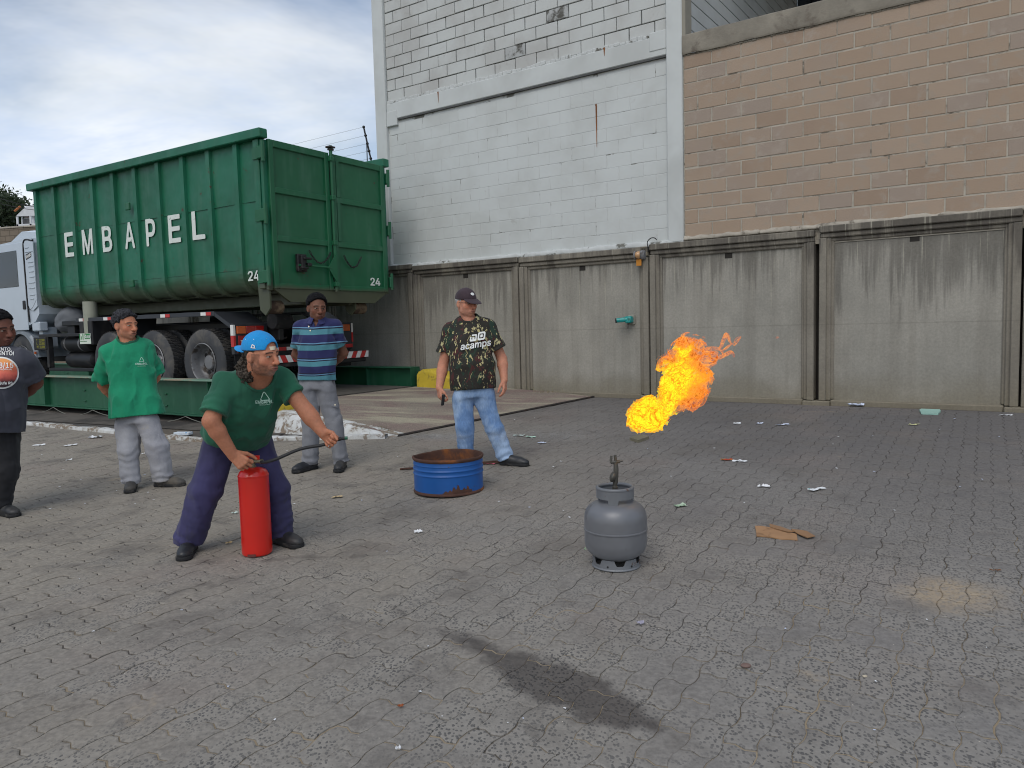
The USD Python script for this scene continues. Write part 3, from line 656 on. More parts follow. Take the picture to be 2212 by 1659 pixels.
# ================================================================== container
ct = tkthing('waste_container', 'large green roll-off steel container lettered EMBAPEL riding on the truck', 'container', 0, 0, 2.05)
CLn, CWd, CHt = 6.47, 2.46, 2.13
def side_prof(off, top):
    """outline (y, z) of the side wall from the floor up, off outwards"""
    R = .26; a = np.linspace(np.pi/2*1.0, 0, 8)
    pts = [(R+.10, -off*.9)]+[(R-R*np.cos(b)-off*np.cos(b)*1.0, R-R*np.sin(b)-off*np.sin(b)*.9) for b in a[0:]]
    return np.array(pts+[(-off, top)])
def extrude_prof(prof, x0, x1, mirror=None, nx=2, warp=0):
    if mirror is not None: prof = np.c_[mirror-prof[:, 0], prof[:, 1]]
    xs = np.linspace(x0, x1, nx); V = np.array([(x, y, z) for x in xs for y, z in prof]); m = len(prof)
    if warp: V[:, 1] += warp*fbm(V*np.array([1, 0, 1]), 1.6, 3, 4)*np.clip((V[:, 2]-.3)*3, 0, 1)
    F = np.array([(i*m+k, (i+1)*m+k, (i+1)*m+k+1, i*m+k+1) for i in range(nx-1) for k in range(m-1)])
    return V, (F if mirror is not None else F[:, ::-1])
pr_ = side_prof(0, 2.12); dense = np.vstack([pr_[:-1], np.c_[np.zeros(12), np.linspace(.3, 2.22, 12)]])
for mir in (None, CWd):
    sp_ = part(ct, 'side_panel', extrude_prof(dense, -CLn, -.10, mir, 70, .028), M_green, 40)
    for k in range(10):
        xr = -.615-.640*k; wd = .045
        o = side_prof(.052, 2.16); i_ = side_prof(-.03, 2.16)
        A_ = extrude_prof(o, xr-wd, xr+wd, mir); rib = [trimesh.Trimesh(A_[0], np.vstack([A_[1][:, [0, 1, 2]], A_[1][:, [0, 2, 3]]]), process=False)]
        for xx, fl in ((xr-wd, 0), (xr+wd, 1)):
            po, pi = o.copy(), i_.copy()
            if mir is not None: po[:, 0] = mir-po[:, 0]; pi[:, 0] = mir-pi[:, 0]
            m = len(po); V = np.array([(xx, *q) for q in po]+[(xx-(.012 if fl == 0 else -.012), *q) for q in pi])
            F = [f for q in range(m-1) for f in ((q, q+1, m+q+1), (q, m+q+1, m+q))]; F = np.array(F)
            rib.append(trimesh.Trimesh(V, F if (fl ^ (mir is not None)) else F[:, ::-1], process=False))
        part(ct, 'rib', rib, M_green)
    ys = (.03, -.12) if mir is None else (CWd-.03, CWd+.12)
    part(ct, 'top_rail', bx(-CLn-.06, .02, min(ys)-0, max(ys)+.0, 2.13, 2.26, .012), M_green)
    yb = (-.07, .06) if mir is None else (CWd-.06, CWd+.07)
    part(ct, 'corner_post', [bx(-.20, -.085, *yb, .02, 2.13, .012), bx(-.075, -.02, yb[0]+.02, yb[1]-.02, .0, 2.12, .008)], M_green)
part(ct, 'floor', bx(-CLn, -.05, .30, CWd-.30, -.02, .03), M_green)
part(ct, 'weld_seam', [bx(-CLn+.02, -.22, -.006, .004, .318, .332), bx(-CLn+.02, -.22, -.012, .004, 1.28, 1.288)], M_green)
part(ct, 'front_wall', bx(-CLn-.03, -CLn, 0, CWd, .02, 2.2), M_green)
part(ct, 'front_rail', bx(-CLn-.05, -CLn+.06, .0, CWd, 2.135, 2.255, .01), M_green)
# doors (rear face at X ~ 0)
def door(y0, y1, name, ri):
    d = part(ct, name, bx(-.05, -.012, y0+.02, y1-.02, .06, 2.09), M_green2)
    w = .085
    fr = [bx(-.03, .022, y0, y0+w, .02, 2.13, .008), bx(-.03, .024, y1-w, y1, .021, 2.129, .008), bx(-.03, .020, y0+w+.001, y1-w-.001, 2.03, 2.13, .008), bx(-.03, .019, y0+w+.001, y1-w-.001, .02, .10, .008)]
    part(d, 'door_frame', fr, M_green2)
    for z in (.70, 1.385): part(d, 'door_rail', bx(-.02, .021, y0+w-.0, y1-w, z, z+.085, .008), M_green2)
    for j, z in enumerate((.78, 1.46)):
        if ri: part(d, 'door_gusset', bx(-.02, .0215, y0+w+.01, y0+w+.075, z+.01, z+.62, .004), M_green2)
    return d
door(.03, 1.185, 'door', 0); d2 = door(1.235, 2.43, 'door', 1)
part(ct, 'door_seal', bx(-.045, -.005, 1.19, 1.23, .05, 2.1), M_gasket)
lb = part(ct, 'locking_bar', tube([(.050, 1.205, .0), (.050, 1.205, 2.24)], .026, 10), M_green2, 40)
part(lb, 'bar_head', [bx(.0, .10, 1.14, 1.26, 2.2, 2.225, .004), bx(.02, .08, 1.16, 1.25, 2.165, 2.19, .004)], M_darksteel)
part(lb, 'bar_guide', [bx(.02, .085, 1.165, 1.245, z, z+.07, .008) for z in (.08, .72, 1.41, 2.0)], M_green2)
tri = extrude(Polygon([(1.0, .36), (1.19, .62), (1.19, .12)]), .012)
part(lb, 'lever_plate', xf(tri, [0, 1, 0], [0, 0, 1], [1, 0, 0], [.065, 0.03, .0]), M_green2)
part(lb, 'lever', tube([(.07, .45, .375), (.07, 1.10, .365)], .015, 8), M_green2)
part(ct, 'latch', [bx(.0, .06, .44, .62, .28, .54, .01), bx(.05, .10, .48, .56, .30, .52, .01), bx(.04, .13, .58, .66, .36, .41, .01), bx(.06, .13, .50, .66, .46, .49, .008), bx(.06, .12, .47, .60, .32, .35, .008)], M_black)
def chain(p0, p1, sag, n):
    out = []
    t = np.linspace(0, 1, n+1); P = np.array([np.asarray(p0)*(1-a)+np.asarray(p1)*a+np.array([0, 0, -4*sag*a*(1-a)]) for a in t])
    for i in range(n):
        d = P[i+1]-P[i]; L = np.linalg.norm(d); d /= L; s = np.array([1, 0, 0]) if i % 2 else np.cross(d, [1, 0, 0])
        c = (P[i]+P[i+1])/2; aa = np.linspace(0, 2*np.pi, 9)
        out.append(tube(np.array([c+d*np.cos(a)*L*.72+s*np.sin(a)*.013 for a in aa]), .0055, 5, False))
    return out
part(ct, 'chain', chain((.03, .70, .60), (.03, 1.13, .60), .17, 13), M_black); part(ct, 'chain', chain((.03, 1.42, .57), (.03, 1.80, .57), .17, 12), M_black)
for z in (.19, 1.06, 1.93):
    for y, s in ((-.03, -1), (2.49, 1)):
        part(ct, 'hinge', [bx(-.10, .03, min(y, y+s*.07), max(y, y+s*.07), z-.09, z+.09, .012), tube([(.02, y+s*.045, z-.13), (.02, y+s*.045, z+.15)], .026, 8)], M_green2)
        if s < 0: part(ct, 'hinge_plate', bx(-.20, -.09, -.085, -.072, z-.09, z+.08, .004), M_green2)
part(ct, 'hinge_bracket', [bx(-3.4, -3.28, -.10, -.06, 1.46, 1.58, .01), bx(-3.42, -3.30, -.10, -.06, .20, .32, .01)], M_green2)
# underframe and rollers
und = Polygon([(.02, 0), (.32, -.185), (2.1, -.185), (2.44, 0)])
part(ct, 'sill', xf(extrude(und, .05), [0, 1, 0], [0, 0, 1], [1, 0, 0], [-.045, 0, .018]), M_green2)
for y in (.62, 1.62): part(ct, 'skid_rail', bx(-CLn, -.1, y, y+.12, -.20, -.02, .01), M_green)
for y0, y1 in ((.02, .28), (1.74, 2.02)):
    part(ct, 'roller', xf(lathe([(0, 0), (.09, 0), (.10, .012), (.10, y1-y0-.012), (.09, y1-y0), (0, y1-y0)], 22), [1, 0, 0], [0, 0, 1], [0, 1, 0], [-.18, y0, -.24]), pm('rusty_roller' if y0 < 1 else 'rusty_roller_b', lin('#6a5a45'), .7, dirt=lin('#3a2b20'), dscale=5, dlo=.4, dhi=.6), 40)
    hk = Polygon([(-.30, .14), (-.05, .14), (-.06, -.26), (-.16, -.36), (-.27, -.28)])
    part(ct, 'roller_bracket', xf(extrude(hk, .03), [1, 0, 0], [0, 0, 1], [0, 1, 0], [0, y0-.035, 0]), M_green2)
# lettering
def letter(ch, box, face, name='letter', bold=True, mat=M_whitep, dep_=.004):
    """box = (x0, x1, z0, z1) on the near side (face 'side', X to the right) or on the doors (face 'end', Y to the right)"""
    m = meshkit.text_mesh(ch, 1.0, dep_, bold=bold); b = m.bounds; x0, x1, z0, z1 = box
    m.apply_translation(-b[0]); m.apply_scale([(x1-x0)/(b[1][0]-b[0][0]), (z1-z0)/(b[1][1]-b[0][1]), 1])
    return m
for ch, a0, a1 in (('E', 5.49, 5.20), ('M', 4.90, 4.57), ('B', 4.26, 3.97), ('A', 3.58, 3.30), ('P', 2.97, 2.71), ('E', 2.36, 2.05), ('L', 1.75, 1.44)):
    m = letter(ch, (0, a0-a1, 0, .435), 'side'); part(ct, 'letter', xf(m, [1, 0, 0], [0, 0, 1], [0, -1, 0], [-a0, -.018, 2.895-2.05]), M_whitep)
for ch, a0, a1 in (('2', .50, .39), ('4', .37, .25)):
    m = letter(ch, (0, a0-a1, 0, .145), 'side'); part(ct, 'numeral', xf(m, [1, 0, 0], [0, 0, 1], [0, -1, 0], [-a0, -.016, 2.20-2.05]), M_whitep)
for ch, y0, y1 in (('2', 2.04, 2.145), ('4', 2.16, 2.275)):
    m = letter(ch, (0, y1-y0, 0, .13), 'end'); part(ct, 'numeral', xf(m, [0, 1, 0], [0, 0, 1], [1, 0, 0], [-.0115, y0, 2.175-2.05]), M_whitep)

# ================================================================== truck
tr = tkthing('truck', 'white and black hook-lift truck parked on the weighbridge', 'truck', 0, 0, .46)
for y in (.80, 1.56): part(tr, 'chassis_rail', bx(-8.3, -.92, y-.04, y+.04, .50, .80, .01), M_black)
for y in (.72, 1.64): part(tr, 'subframe', bx(-6.3, -.70, y-.05, y+.05, .86, 1.16, .01), M_black)
part(tr, 'cross_member', [bx(-x-.06, -x+.06, .8, 1.56, .5, .75, .01) for x in (1.0, 2.4, 3.7, 5.2, 6.2)], M_black)
part(tr, 'hook_arm', [bx(-5.9, -5.6, 1.02, 1.42, 1.0, 1.7, .02), bx(-5.7, -2.4, 1.05, 1.40, .95, 1.2, .02)], M_black)
part(tr, 'hook_post', tube([(-5.05, .12, 1.0), (-5.05, .12, 1.62)], .12, 14), pm('pale_post', lin('#8f9284'), .7), 40)
# wheels
def tyre_mesh(R=.525, W_=.29, rim=.30, lugs=True):
    w = W_/2
    return lathe([(rim, -w*.82), (rim+.03, -w*.94), (R-.13, -w*1.0), (R-.05, -w*.95), (R-.015, -w*.82), (R, -w*.70), (R, w*.70), (R-.015, w*.82), (R-.05, w*.95), (R-.13, w*1.0), (rim+.03, w*.94), (rim, w*.82)], 56)
def tread_mesh(R=.525, W_=.29):
    w = W_/2*.74; out = []
    for k in range(48):
        for j, (y0, y1) in enumerate(((-w, -w*.36), (-w*.30, w*.30), (w*.36, w))):
            a0 = (k+(.5 if j == 1 else 0))/48*2*np.pi; da = 2*np.pi/48*.40
            Q = []
            for r in (R-.004, R+.012):
                for a, y in ((a0-da, y0), (a0+da*.6, y0), (a0+da, y1), (a0-da*.6, y1)): Q.append((r*np.cos(a), r*np.sin(a), y))
            Q = np.array(Q); F = [(4, 5, 6), (4, 6, 7)]+[f for i in range(4) for f in ((i, (i+1) % 4, 4+(i+1) % 4), (i, 4+(i+1) % 4, 4+i))]
            out.append(trimesh.Trimesh(Q, np.array(F), process=False))
    return trimesh.util.concatenate(out)
def rim_mesh(deep):
    # axis z, +z = outwards
    if deep: prof = [(.302, .13), (.312, .142), (.302, .15), (.285, .13), (.275, .03), (.262, .0), (.235, -.035), (.12, -.05), (.115, .03), (.10, .045), (0, .047)]
    else: prof = [(.302, .13), (.312, .142), (.302, .15), (.285, .13), (.275, .10), (.19, .13), (.13, .14), (.0, .14)]
    return lathe(prof, 44)
TY, TD, RM = tyre_mesh(), tread_mesh(), rim_mesh(True)
def wheel(a, w, outer_neg=True, R=.525):
    W4 = part(tr, 'wheel', xf(TY, [1, 0, 0], [0, 0, 1], [0, -1 if outer_neg else 1, 0], [-a, w, R+.01]), M_rubwall, 35)
    part(W4, 'tread', xf(TD, [1, 0, 0], [0, 0, 1], [0, -1 if outer_neg else 1, 0], [-a, w, R+.01]), M_rubber)
    rm = xf(RM, [1, 0, 0], [0, 0, 1], [0, -1 if outer_neg else 1, 0], [-a, w, R+.01]); part(W4, 'rim', rm, M_rim, 35)
    s = -1 if outer_neg else 1
    hol, nuts = [], []
    for k in range(8):
        b = k/8*2*np.pi+.2
        hol.append(xf(lathe([(0, .004), (.036, .004), (.036, -.02)], 14), [1, 0, 0], [0, 0, 1], [0, s, 0], [-a+.20*np.cos(b), w+s*(-.040), R+.01+.20*np.sin(b)]))
        nuts.append(xf(lathe([(0, .035), (.014, .033), (.016, 0)], 6), [1, 0, 0], [0, 0, 1], [0, s, 0], [-a+.145*np.cos(b+.4), w-.047*s*-1*-1, R+.01+.145*np.sin(b+.4)]))
    part(W4, 'hand_hole', hol, M_gasket); part(W4, 'wheel_nut', nuts, M_rim)
    return W4
for a in (1.78, 3.12):
    wheel(a, .20); wheel(a, .54); wheel(a, 2.26, False); wheel(a, 1.92, False)
    part(tr, 'axle', tube([(-a, .4, .53), (-a, 2.06, .53)], .11, 10), M_black)
wheel(4.42, .20); wheel(7.55, .22); wheel(7.55, 2.22, False)
part(tr, 'spring', [bx(-3.3, -1.6, y-.04, y+.04, .62, .74, .01) for y in (.8, 1.56)], M_black)
# mudguards over the rear axles
for y0, y1 in ((.05, .68), (1.78, 2.41)):
    pf = [(-4.0, 1.02), (-3.92, 1.32), (-1.42, 1.325), (-.98, 1.10), (-.95, .68)]
    V = np.array([(x, y, z) for x, z in pf for y in (y0, y1)]+[(x*1.0+(.02 if x > -1.2 else 0), y, z-.03) for x, z in pf for y in (y0, y1)]); n = len(pf)
    F = []
    for k in range(n-1):
        F += [(2*k, 2*k+1, 2*k+3, 2*k+2), (2*n+2*k, 2*n+2*k+2, 2*n+2*k+3, 2*n+2*k+1), (2*k, 2*k+2, 2*n+2*k+2, 2*n+2*k), (2*k+1, 2*n+2*k+1, 2*n+2*k+3, 2*k+3)]
    mg = part(tr, 'mudguard', (V, np.array(F)), M_grey)
    fl = [bx(-3.95, -1.42, y0-.012, y0+.004, 1.262, 1.328, .003)]
    if y0 < 1:
        part(mg, 'side_rail', bx(-5.4, -1.40, y0-.02, y0+.01, 1.262, 1.330, .004), M_grey)
        for x in (-5.15, -4.35, -2.66, -1.60):
            part(mg, 'reflector', [bx(x-.13, x, y0-.025, y0-.018, 1.27, 1.322)], M_refw); part(mg, 'reflector', [bx(x+.003, x+.125, y0-.0252, y0-.018, 1.27, 1.322)], M_red)
        # sloping rear corner of the guard
        V = np.array([(-1.42, y0-.014, 1.328), (-.98, y0-.014, 1.10), (-.98, y0-.014, 1.03), (-1.42, y0-.014, 1.262)]); part(mg, 'skirt', (np.vstack([V, V+[0, .02, 0]]), np.array([(0, 1, 2), (0, 2, 3), (4, 6, 5), (4, 7, 6), (0, 4, 5), (0, 5, 1), (3, 2, 6), (3, 6, 7)])), M_grey)
# rear lights and plate on both sides
for y0, y1, s in ((-.02, .62, 1), (1.84, 2.48, -1)):
    lp = part(tr, 'light_panel', bx(-.97, -.90, y0, y1, .66, 1.13, .01), M_grey)
    part(lp, 'edge_marker', bx(-.96, -.892, y0-.006 if s > 0 else y1-.03, y0+.03 if s > 0 else y1+.006, .95, 1.11), M_refw)
    part(lp, 'edge_marker', bx(-.96, -.8915, y0-.006 if s > 0 else y1-.03, y0+.03 if s > 0 else y1+.006, .78, .948), M_red)
    ys = (y0+.05, y1-.08)
    L = ys[1]-ys[0]
    oy = ys[0] if s > 0 else ys[1]
    for k, mt in enumerate((M_amber, M_redlens, M_redlens)):
        q0, q1 = sorted((oy+s*L*.33*k, oy+s*(L*.33*(k+1)-.006))); part(lp, 'lamp', bx(-.90, -.872, q0, q1, .975, 1.09, .006), mt)
    part(lp, 'red_band', bx(-.90, -.885, y0+.06, y1-.02, .685, .745), M_red)
    part(lp, 'mud_flap', bx(-.955, -.945, y0+.04, y1-.02, .36, .66), M_black)
pl_ = part(tr, 'number_plate', bx(-.89, -.878, .05, .47, .77, .945, .004), pm('red_plate', lin('#8f1a1c'), .5))
mt = meshkit.text_mesh('IPL', .075, .003, bold=True); part(pl_, 'plate_lettering', xf(mt, [0, 1, 0], [0, 0, 1], [1, 0, 0], [-.878, .085, .80]), M_whitep)
part(tr, 'tow_beam', bx(-.96, -.86, .62, 1.84, .55, .80, .01), M_black)
part(tr, 'band', [bx(-.86, -.85, .64+.3*k, .64+.3*k+.29, .69, .745) for k in range(4)], M_red); part(tr, 'band', [bx(-.8598, -.8497, .64+.3*k+.0, .64+.3*k+.14, .691, .744) for k in range(0, 4)], M_refw)
part(tr, 'hitch', [bx(-.9, -.72, 1.1, 1.35, .50, .74, .02), tube([(-.80, .3, .9), (-.78, .62, .82), (-.80, .9, .9)], .018, 8)], M_black)
part(tr, 'rear_roller', xf(lathe([(0, 0), (.12, 0), (.13, .02), (.13, .3), (.12, .32), (0, .32)], 24), [1, 0, 0], [0, 0, 1], [0, 1, 0], [-.72, .56, 1.16]), M_rubber, 40)
bp = part(tr, 'bumper', [bx(-.63, -.53, -.06, 2.48, .505, .63, .012), bx(-.64, -.54, .0, 2.42, .44, .51, .012)], M_black)
sw = .105
for k in range(24):
    y = -.05+k*sw; 
    if y+sw > 2.47: break
    left = y < 1.2; sl = -.06 if left else .06
    V = np.array([(-.5285, y+max(0, -sl)*0, .512), (-.5285, y+sw-.002, .512), (-.5285, y+sw-.002+sl, .624), (-.5285, y+sl, .624)])
    V[:, 1] = np.clip(V[:, 1], -.058, 2.478)
    part(bp, 'stripe', (np.vstack([V, V+[-.004, 0, 0]]), np.array([(0, 1, 2), (0, 2, 3), (0, 4, 5), (0, 5, 1), (2, 6, 7), (2, 7, 3)])), M_red if k % 2 == 0 else M_refw)
for y in (.55, 1.85): part(tr, 'bumper_arm', bx(-.98, -.60, y-.04, y+.04, .46, .66, .01), M_black)
# tool box with the body builder's sign, air tanks, load plate, tarpaulin
tb = part(tr, 'tool_box', bx(-5.28, -4.86, .02, .40, .84, 1.28, .015), M_black)
sg = part(tb, 'sign', bx(-5.26, -4.90, .006, .018, .86, 1.05, .003), pm('sign_white', lin('#c9d2c6'), .5))
M_sg = pm('sign_green', lin('#1f7a3c'), .5)
part(sg, 'sign_field', [bx(-5.08, -4.91, .001, .0058, .955, 1.045), bx(-5.255, -5.235, .001, .0058, .94, 1.045), bx(-5.15, -5.13, .001, .0058, .94, 1.045), bx(-5.20, -5.185, .001, .0058, .94, 1.0)], M_sg)
tx = meshkit.text_mesh('dusa', .055, .002, bold=True); part(sg, 'sign_lettering', xf(tx, [1, 0, 0], [0, 0, 1], [0, -1, 0], [-5.07, .0, .972]), M_whitep)
tx = meshkit.text_mesh('Caminhões e Carrocerias', .012, .002, bold=True); part(sg, 'sign_lettering', xf(tx, [1.15, 0, 0], [0, 0, 1], [0, -1, 0], [-5.245, .005, .905]), M_sg)
part(tr, 'side_shelf', [bx(-5.95, -5.28, .06, .5, 1.20, 1.29, .01), bx(-5.85, -5.6, .1, .45, .98, 1.2, .01)], M_black)
for x, z, r, L, y in ((-6.05, .87, .15, 1.0, .24), (-6.05, .56, .15, .95, .30), (-5.2, .86, .13, .6, .55)):
    part(tr, 'air_tank', xf(lathe([(0, 0), (r*.6, .01), (r*.95, .05), (r, .09), (r, L-.09), (r*.95, L-.05), (r*.6, L-.01), (0, L)], 24), [0, 1, 0], [0, 0, 1], [1, 0, 0], [x-.1, y, z]), M_black, 40)
for x in (-6.0, -5.5): part(tr, 'tank_strap', xf(lathe([(.153, 0), (.157, .005), (.157, .035), (.153, .04)], 24), [0, 1, 0], [0, 0, 1], [1, 0, 0], [x, .24, .87]), M_rim)
part(tr, 'side_frame', [bx(-6.75, -5.3, .02, .12, 1.00, 1.06, .008), bx(-6.5, -6.42, .02, .12, .42, 1.0, .008), bx(-6.5, -4.9, .04, .12, .36, .42, .008)], M_black)
part(tr, 'fuel_tank', bx(-6.3, -5.3, .5, 1.0, .35, .85, .05), M_black)
lp = part(tr, 'load_plate', bx(-6.92, -6.46, .0, .12, .76, 1.0, .01), M_black)
M_yl = pm('yellow_lettering', lin('#8d8a2e'), .6)
for k, t in enumerate(('T   11.000', 'L   12.000', 'PT  23.000')):
    tx = meshkit.text_mesh(t, .045, .002, bold=True); b = tx.bounds
    tx.apply_scale([.30/(b[1][0]-b[0][0]), 1, 1]); part(lp, 'load_lettering', xf(tx, [1, 0, 0], [0, 0, 1], [0, -1, 0], [-6.80, -.001, .925-.065*k]), M_yl)
tp = trimesh.creation.icosphere(3); v = np.array(tp.vertices); v = v*np.array([.42, .26, .24]); v += .16*fbm(v, 4, 4, 2)[:, None]*np.array(tp.vertices); v[:, 2] += .12*np.clip(v[:, 0]*1.2, -.2, .6)
tp.vertices = v+[-6.15, .35, 1.30]; part(tr, 'tarpaulin', tp, M_tarp, True)
# cab
CBX0, CBX1 = -8.75, -6.66
cbm = trimesh.convex.convex_hull(np.array([(x, y, z) for y in (.03, 2.41) for x, z in ((-8.6, .95), (-8.7, 1.5), (-8.55, 2.35), (-8.35, 2.86), (-6.82, 2.90), (-6.70, 2.8), (-6.68, 1.45), (-6.85, 1.30), (-7.1, 1.24))]))
cb = part(tr, 'cab', cbm, M_cab, 30)
part(cb, 'roof_cap', trimesh.convex.convex_hull(np.array([(x, y, z) for y, q in ((.25, 0), (.5, .05), (1.95, .05), (2.2, 0)) for x, z in ((-8.2, 2.88), (-7.6, 3.10+q), (-7.0, 3.04+q), (-6.8, 2.88))])), M_cab, 50)
part(cb, 'side_panel', xf(extrude(Polygon([(-7.02, 1.62), (-6.95, 1.54), (-6.86, 1.52), (-6.69, 1.60), (-6.69, 2.80), (-6.75, 2.85), (-6.98, 2.85), (-7.03, 2.80)]).buffer(.004), .02), [1, 0, 0], [0, 0, 1], [0, -1, 0], [0, .028, 0]), M_cab)
ribs = []
for z, x0, x1 in ((2.72, -7.0, -6.86), (2.64, -7.0, -6.72), (2.44, -6.92, -6.72), (2.36, -6.92, -6.72), (2.26, -6.90, -6.72), (2.16, -6.90, -6.72), (2.05, -6.95, -6.72), (1.95, -6.96, -6.72), (1.82, -6.94, -6.74), (1.74, -6.93, -6.80)):
    ribs.append(bx(x0, x1, -.004, .012, z-.011, z+.011, .005))
part(cb, 'pressed_rib', ribs, M_cab)
part(cb, 'door_gasket', tube(spline([(-7.045, .018, 1.30), (-7.07, .018, 1.7), (-7.08, .018, 2.3), (-7.075, .018, 2.74), (-7.04, .018, 2.855), (-6.95, .018, 2.875), (-6.70, .018, 2.85)], 40), .018, 6), M_gasket, 60)
part(cb, 'panel_seam', tube(spline([(-7.03, .012, 1.57), (-6.95, .012, 1.545), (-6.90, .012, 1.56), (-6.70, .012, 1.72)], 20), .007, 5), M_gasket, 60)
dr = part(cb, 'door', bx(-8.3, -7.10, .012, .03, 1.15, 2.84, .006), M_cab)
part(dr, 'door_window', bx(-8.15, -7.35, .006, .014, 2.0, 2.7, .004), pm('dark_glass', lin('#1c2226'), .08, var=.02)); part(dr, 'handle', bx(-7.23, -7.13, -.006, .013, 1.55, 1.72, .01), M_gasket)
tx = meshkit.text_mesh('ЯAMO', .07, .002, bold=True); st = part(cb, 'sticker', xf(extrude(Polygon([(0, 0), (.20, 0), (.22, .09), (.02, .10)]), .002), [.97, 0, .22], [-.22, 0, .97], [0, -1, 0], [-6.98, -.006+.012, 2.49]), M_gasket)
tx.apply_scale([.9, .85, 1]); part(st, 'sticker_lettering', xf(tx, [.97*.8, 0, .22*.8], [-.22, 0, .97], [0, -1, 0], [-6.965, .003, 2.51]), M_refw)
part(cb, 'cab_mount', [bx(-7.0, -6.72, .03, .2, 1.12, 1.30, .02), bx(-6.9, -6.78, .1, .4, .8, 1.2, .02)], M_cab)
fm = []
aa = np.linspace(.12, np.pi*.95, 16); V = []
for b in aa:
    for r, y in ((.62, .04), (.66, .08), (.66, .66), (.62, .70)): V.append((-7.55+r*np.cos(b), y, .54+r*np.sin(b)))
F = [(4*i+k, 4*i+k+1, 4*i+4+k+1, 4*i+4+k) for i in range(15) for k in range(3)]+[(4*i+4+k, 4*i+4+k+1, 4*i+k+1, 4*i+k) for i in range(15) for k in range(3)]
V2 = []
for b in aa:
    V2 += [(-7.55+.54*np.cos(b), .045, .54+.54*np.sin(b)), (-7.55+.635*np.cos(b), .045, .54+.635*np.sin(b))]
F2 = [(2*i, 2*i+1, 2*i+3, 2*i+2) for i in range(15)]+[(2*i+2, 2*i+3, 2*i+1, 2*i) for i in range(15)]
V = np.vstack([V, V2]); F = F+[tuple(np.array(f)+64) for f in F2]
part(tr, 'front_fender', (V, np.array(F)), M_cab, 40)
part(tr, 'side_marker', bx(-6.93, -6.89, .0, .03, .68, .73, .005), M_amber)
# ================================================================== people: signed distance fields turned into meshes
f32 = np.float32
def smin(a, b, k):
    h = np.clip(.5+.5*(b-a)/k, 0, 1); return b*(1-h)+a*h-k*h*(1-h)
def smax(a, b, k): return -smin(-a, -b, k)
def rc(p, a, b, r1, r2):
    a, b = np.asarray(a, f32), np.asarray(b, f32); ba = b-a; pa = p-a
    h = np.clip(pa@ba/(ba@ba+1e-9), 0, 1); return np.linalg.norm(pa-h[..., None]*ba, axis=-1)-(r1+(r2-r1)*h)
def sph(p, c, r): return np.linalg.norm(p-np.asarray(c, f32), axis=-1)-r
def ell(p, c, r, B=None):
    q = p-np.asarray(c, f32)
    if B is not None: q = q@np.asarray(B, f32).T
    r = np.asarray(r, f32); k0 = np.linalg.norm(q/r, axis=-1); k1 = np.linalg.norm(q/(r*r), axis=-1)
    return k0*(k0-1)/np.maximum(k1, 1e-6)
def loft(p, A, B, X, Fv, prof, ex=2.3):
    """tube from A to B with half width (along X), half depth (along F), forward offset given at t: rows (t, w, d, off)"""
    A, B = np.asarray(A, f32), np.asarray(B, f32); L = np.linalg.norm(B-A); U = (B-A)/L; q = p-A
    t = (q@U)/L; pr = np.asarray(prof, f32)
    w = np.interp(t, pr[:, 0], pr[:, 1]); d = np.interp(t, pr[:, 0], pr[:, 2]); o = np.interp(t, pr[:, 0], pr[:, 3])
    x = np.abs(q@np.asarray(X, f32))/w; y = np.abs(q@np.asarray(Fv, f32)-o)/d
    k = (x**ex+y**ex)**(1/ex); return (k-1)*np.minimum(w, d)*.92, t
def isosurf(fn, lo, hi, h):
    lo = np.asarray(lo, float); n = np.ceil((np.asarray(hi)-lo)/(4*h)).astype(int)+1
    ax_ = [lo[i]+4*h*np.arange(n[i]+1) for i in range(3)]
    Gc = np.stack(np.meshgrid(*ax_, indexing='ij'), -1).astype(f32); Fc = fn(Gc.reshape(-1, 3)).reshape(Gc.shape[:3])
    N = n*4+1; Fd = np.repeat(np.repeat(np.repeat(Fc, 4, 0), 4, 1), 4, 2)[:N[0], :N[1], :N[2]].astype(f32)
    mn = np.full(n, np.inf); mx = np.full(n, -np.inf)
    for a in (0, 1):
        for b in (0, 1):
            for c in (0, 1):
                s = Fc[a:n[0]+a, b:n[1]+b, c:n[2]+c]; mn = np.minimum(mn, s); mx = np.maximum(mx, s)
    act = np.argwhere((mn < 4*h*1.25) & (mx > -4*h*1.25))
    o = np.stack(np.meshgrid(*[np.arange(5)]*3, indexing='ij'), -1).reshape(-1, 3)
    idx = (act[:, None, :]*4+o[None]).reshape(-1, 3); key = (idx[:, 0]*N[1]+idx[:, 1])*N[2]+idx[:, 2]
    key = np.unique(key); idx = np.stack([key//(N[1]*N[2]), key//N[2] % N[1], key % N[2]], -1)
    out = []
    for s in range(0, len(idx), 200000): out.append(fn((lo+h*idx[s:s+200000]).astype(f32)))
    Fd[idx[:, 0], idx[:, 1], idx[:, 2]] = np.concatenate(out)
    return surfnet(Fd, lo, h)
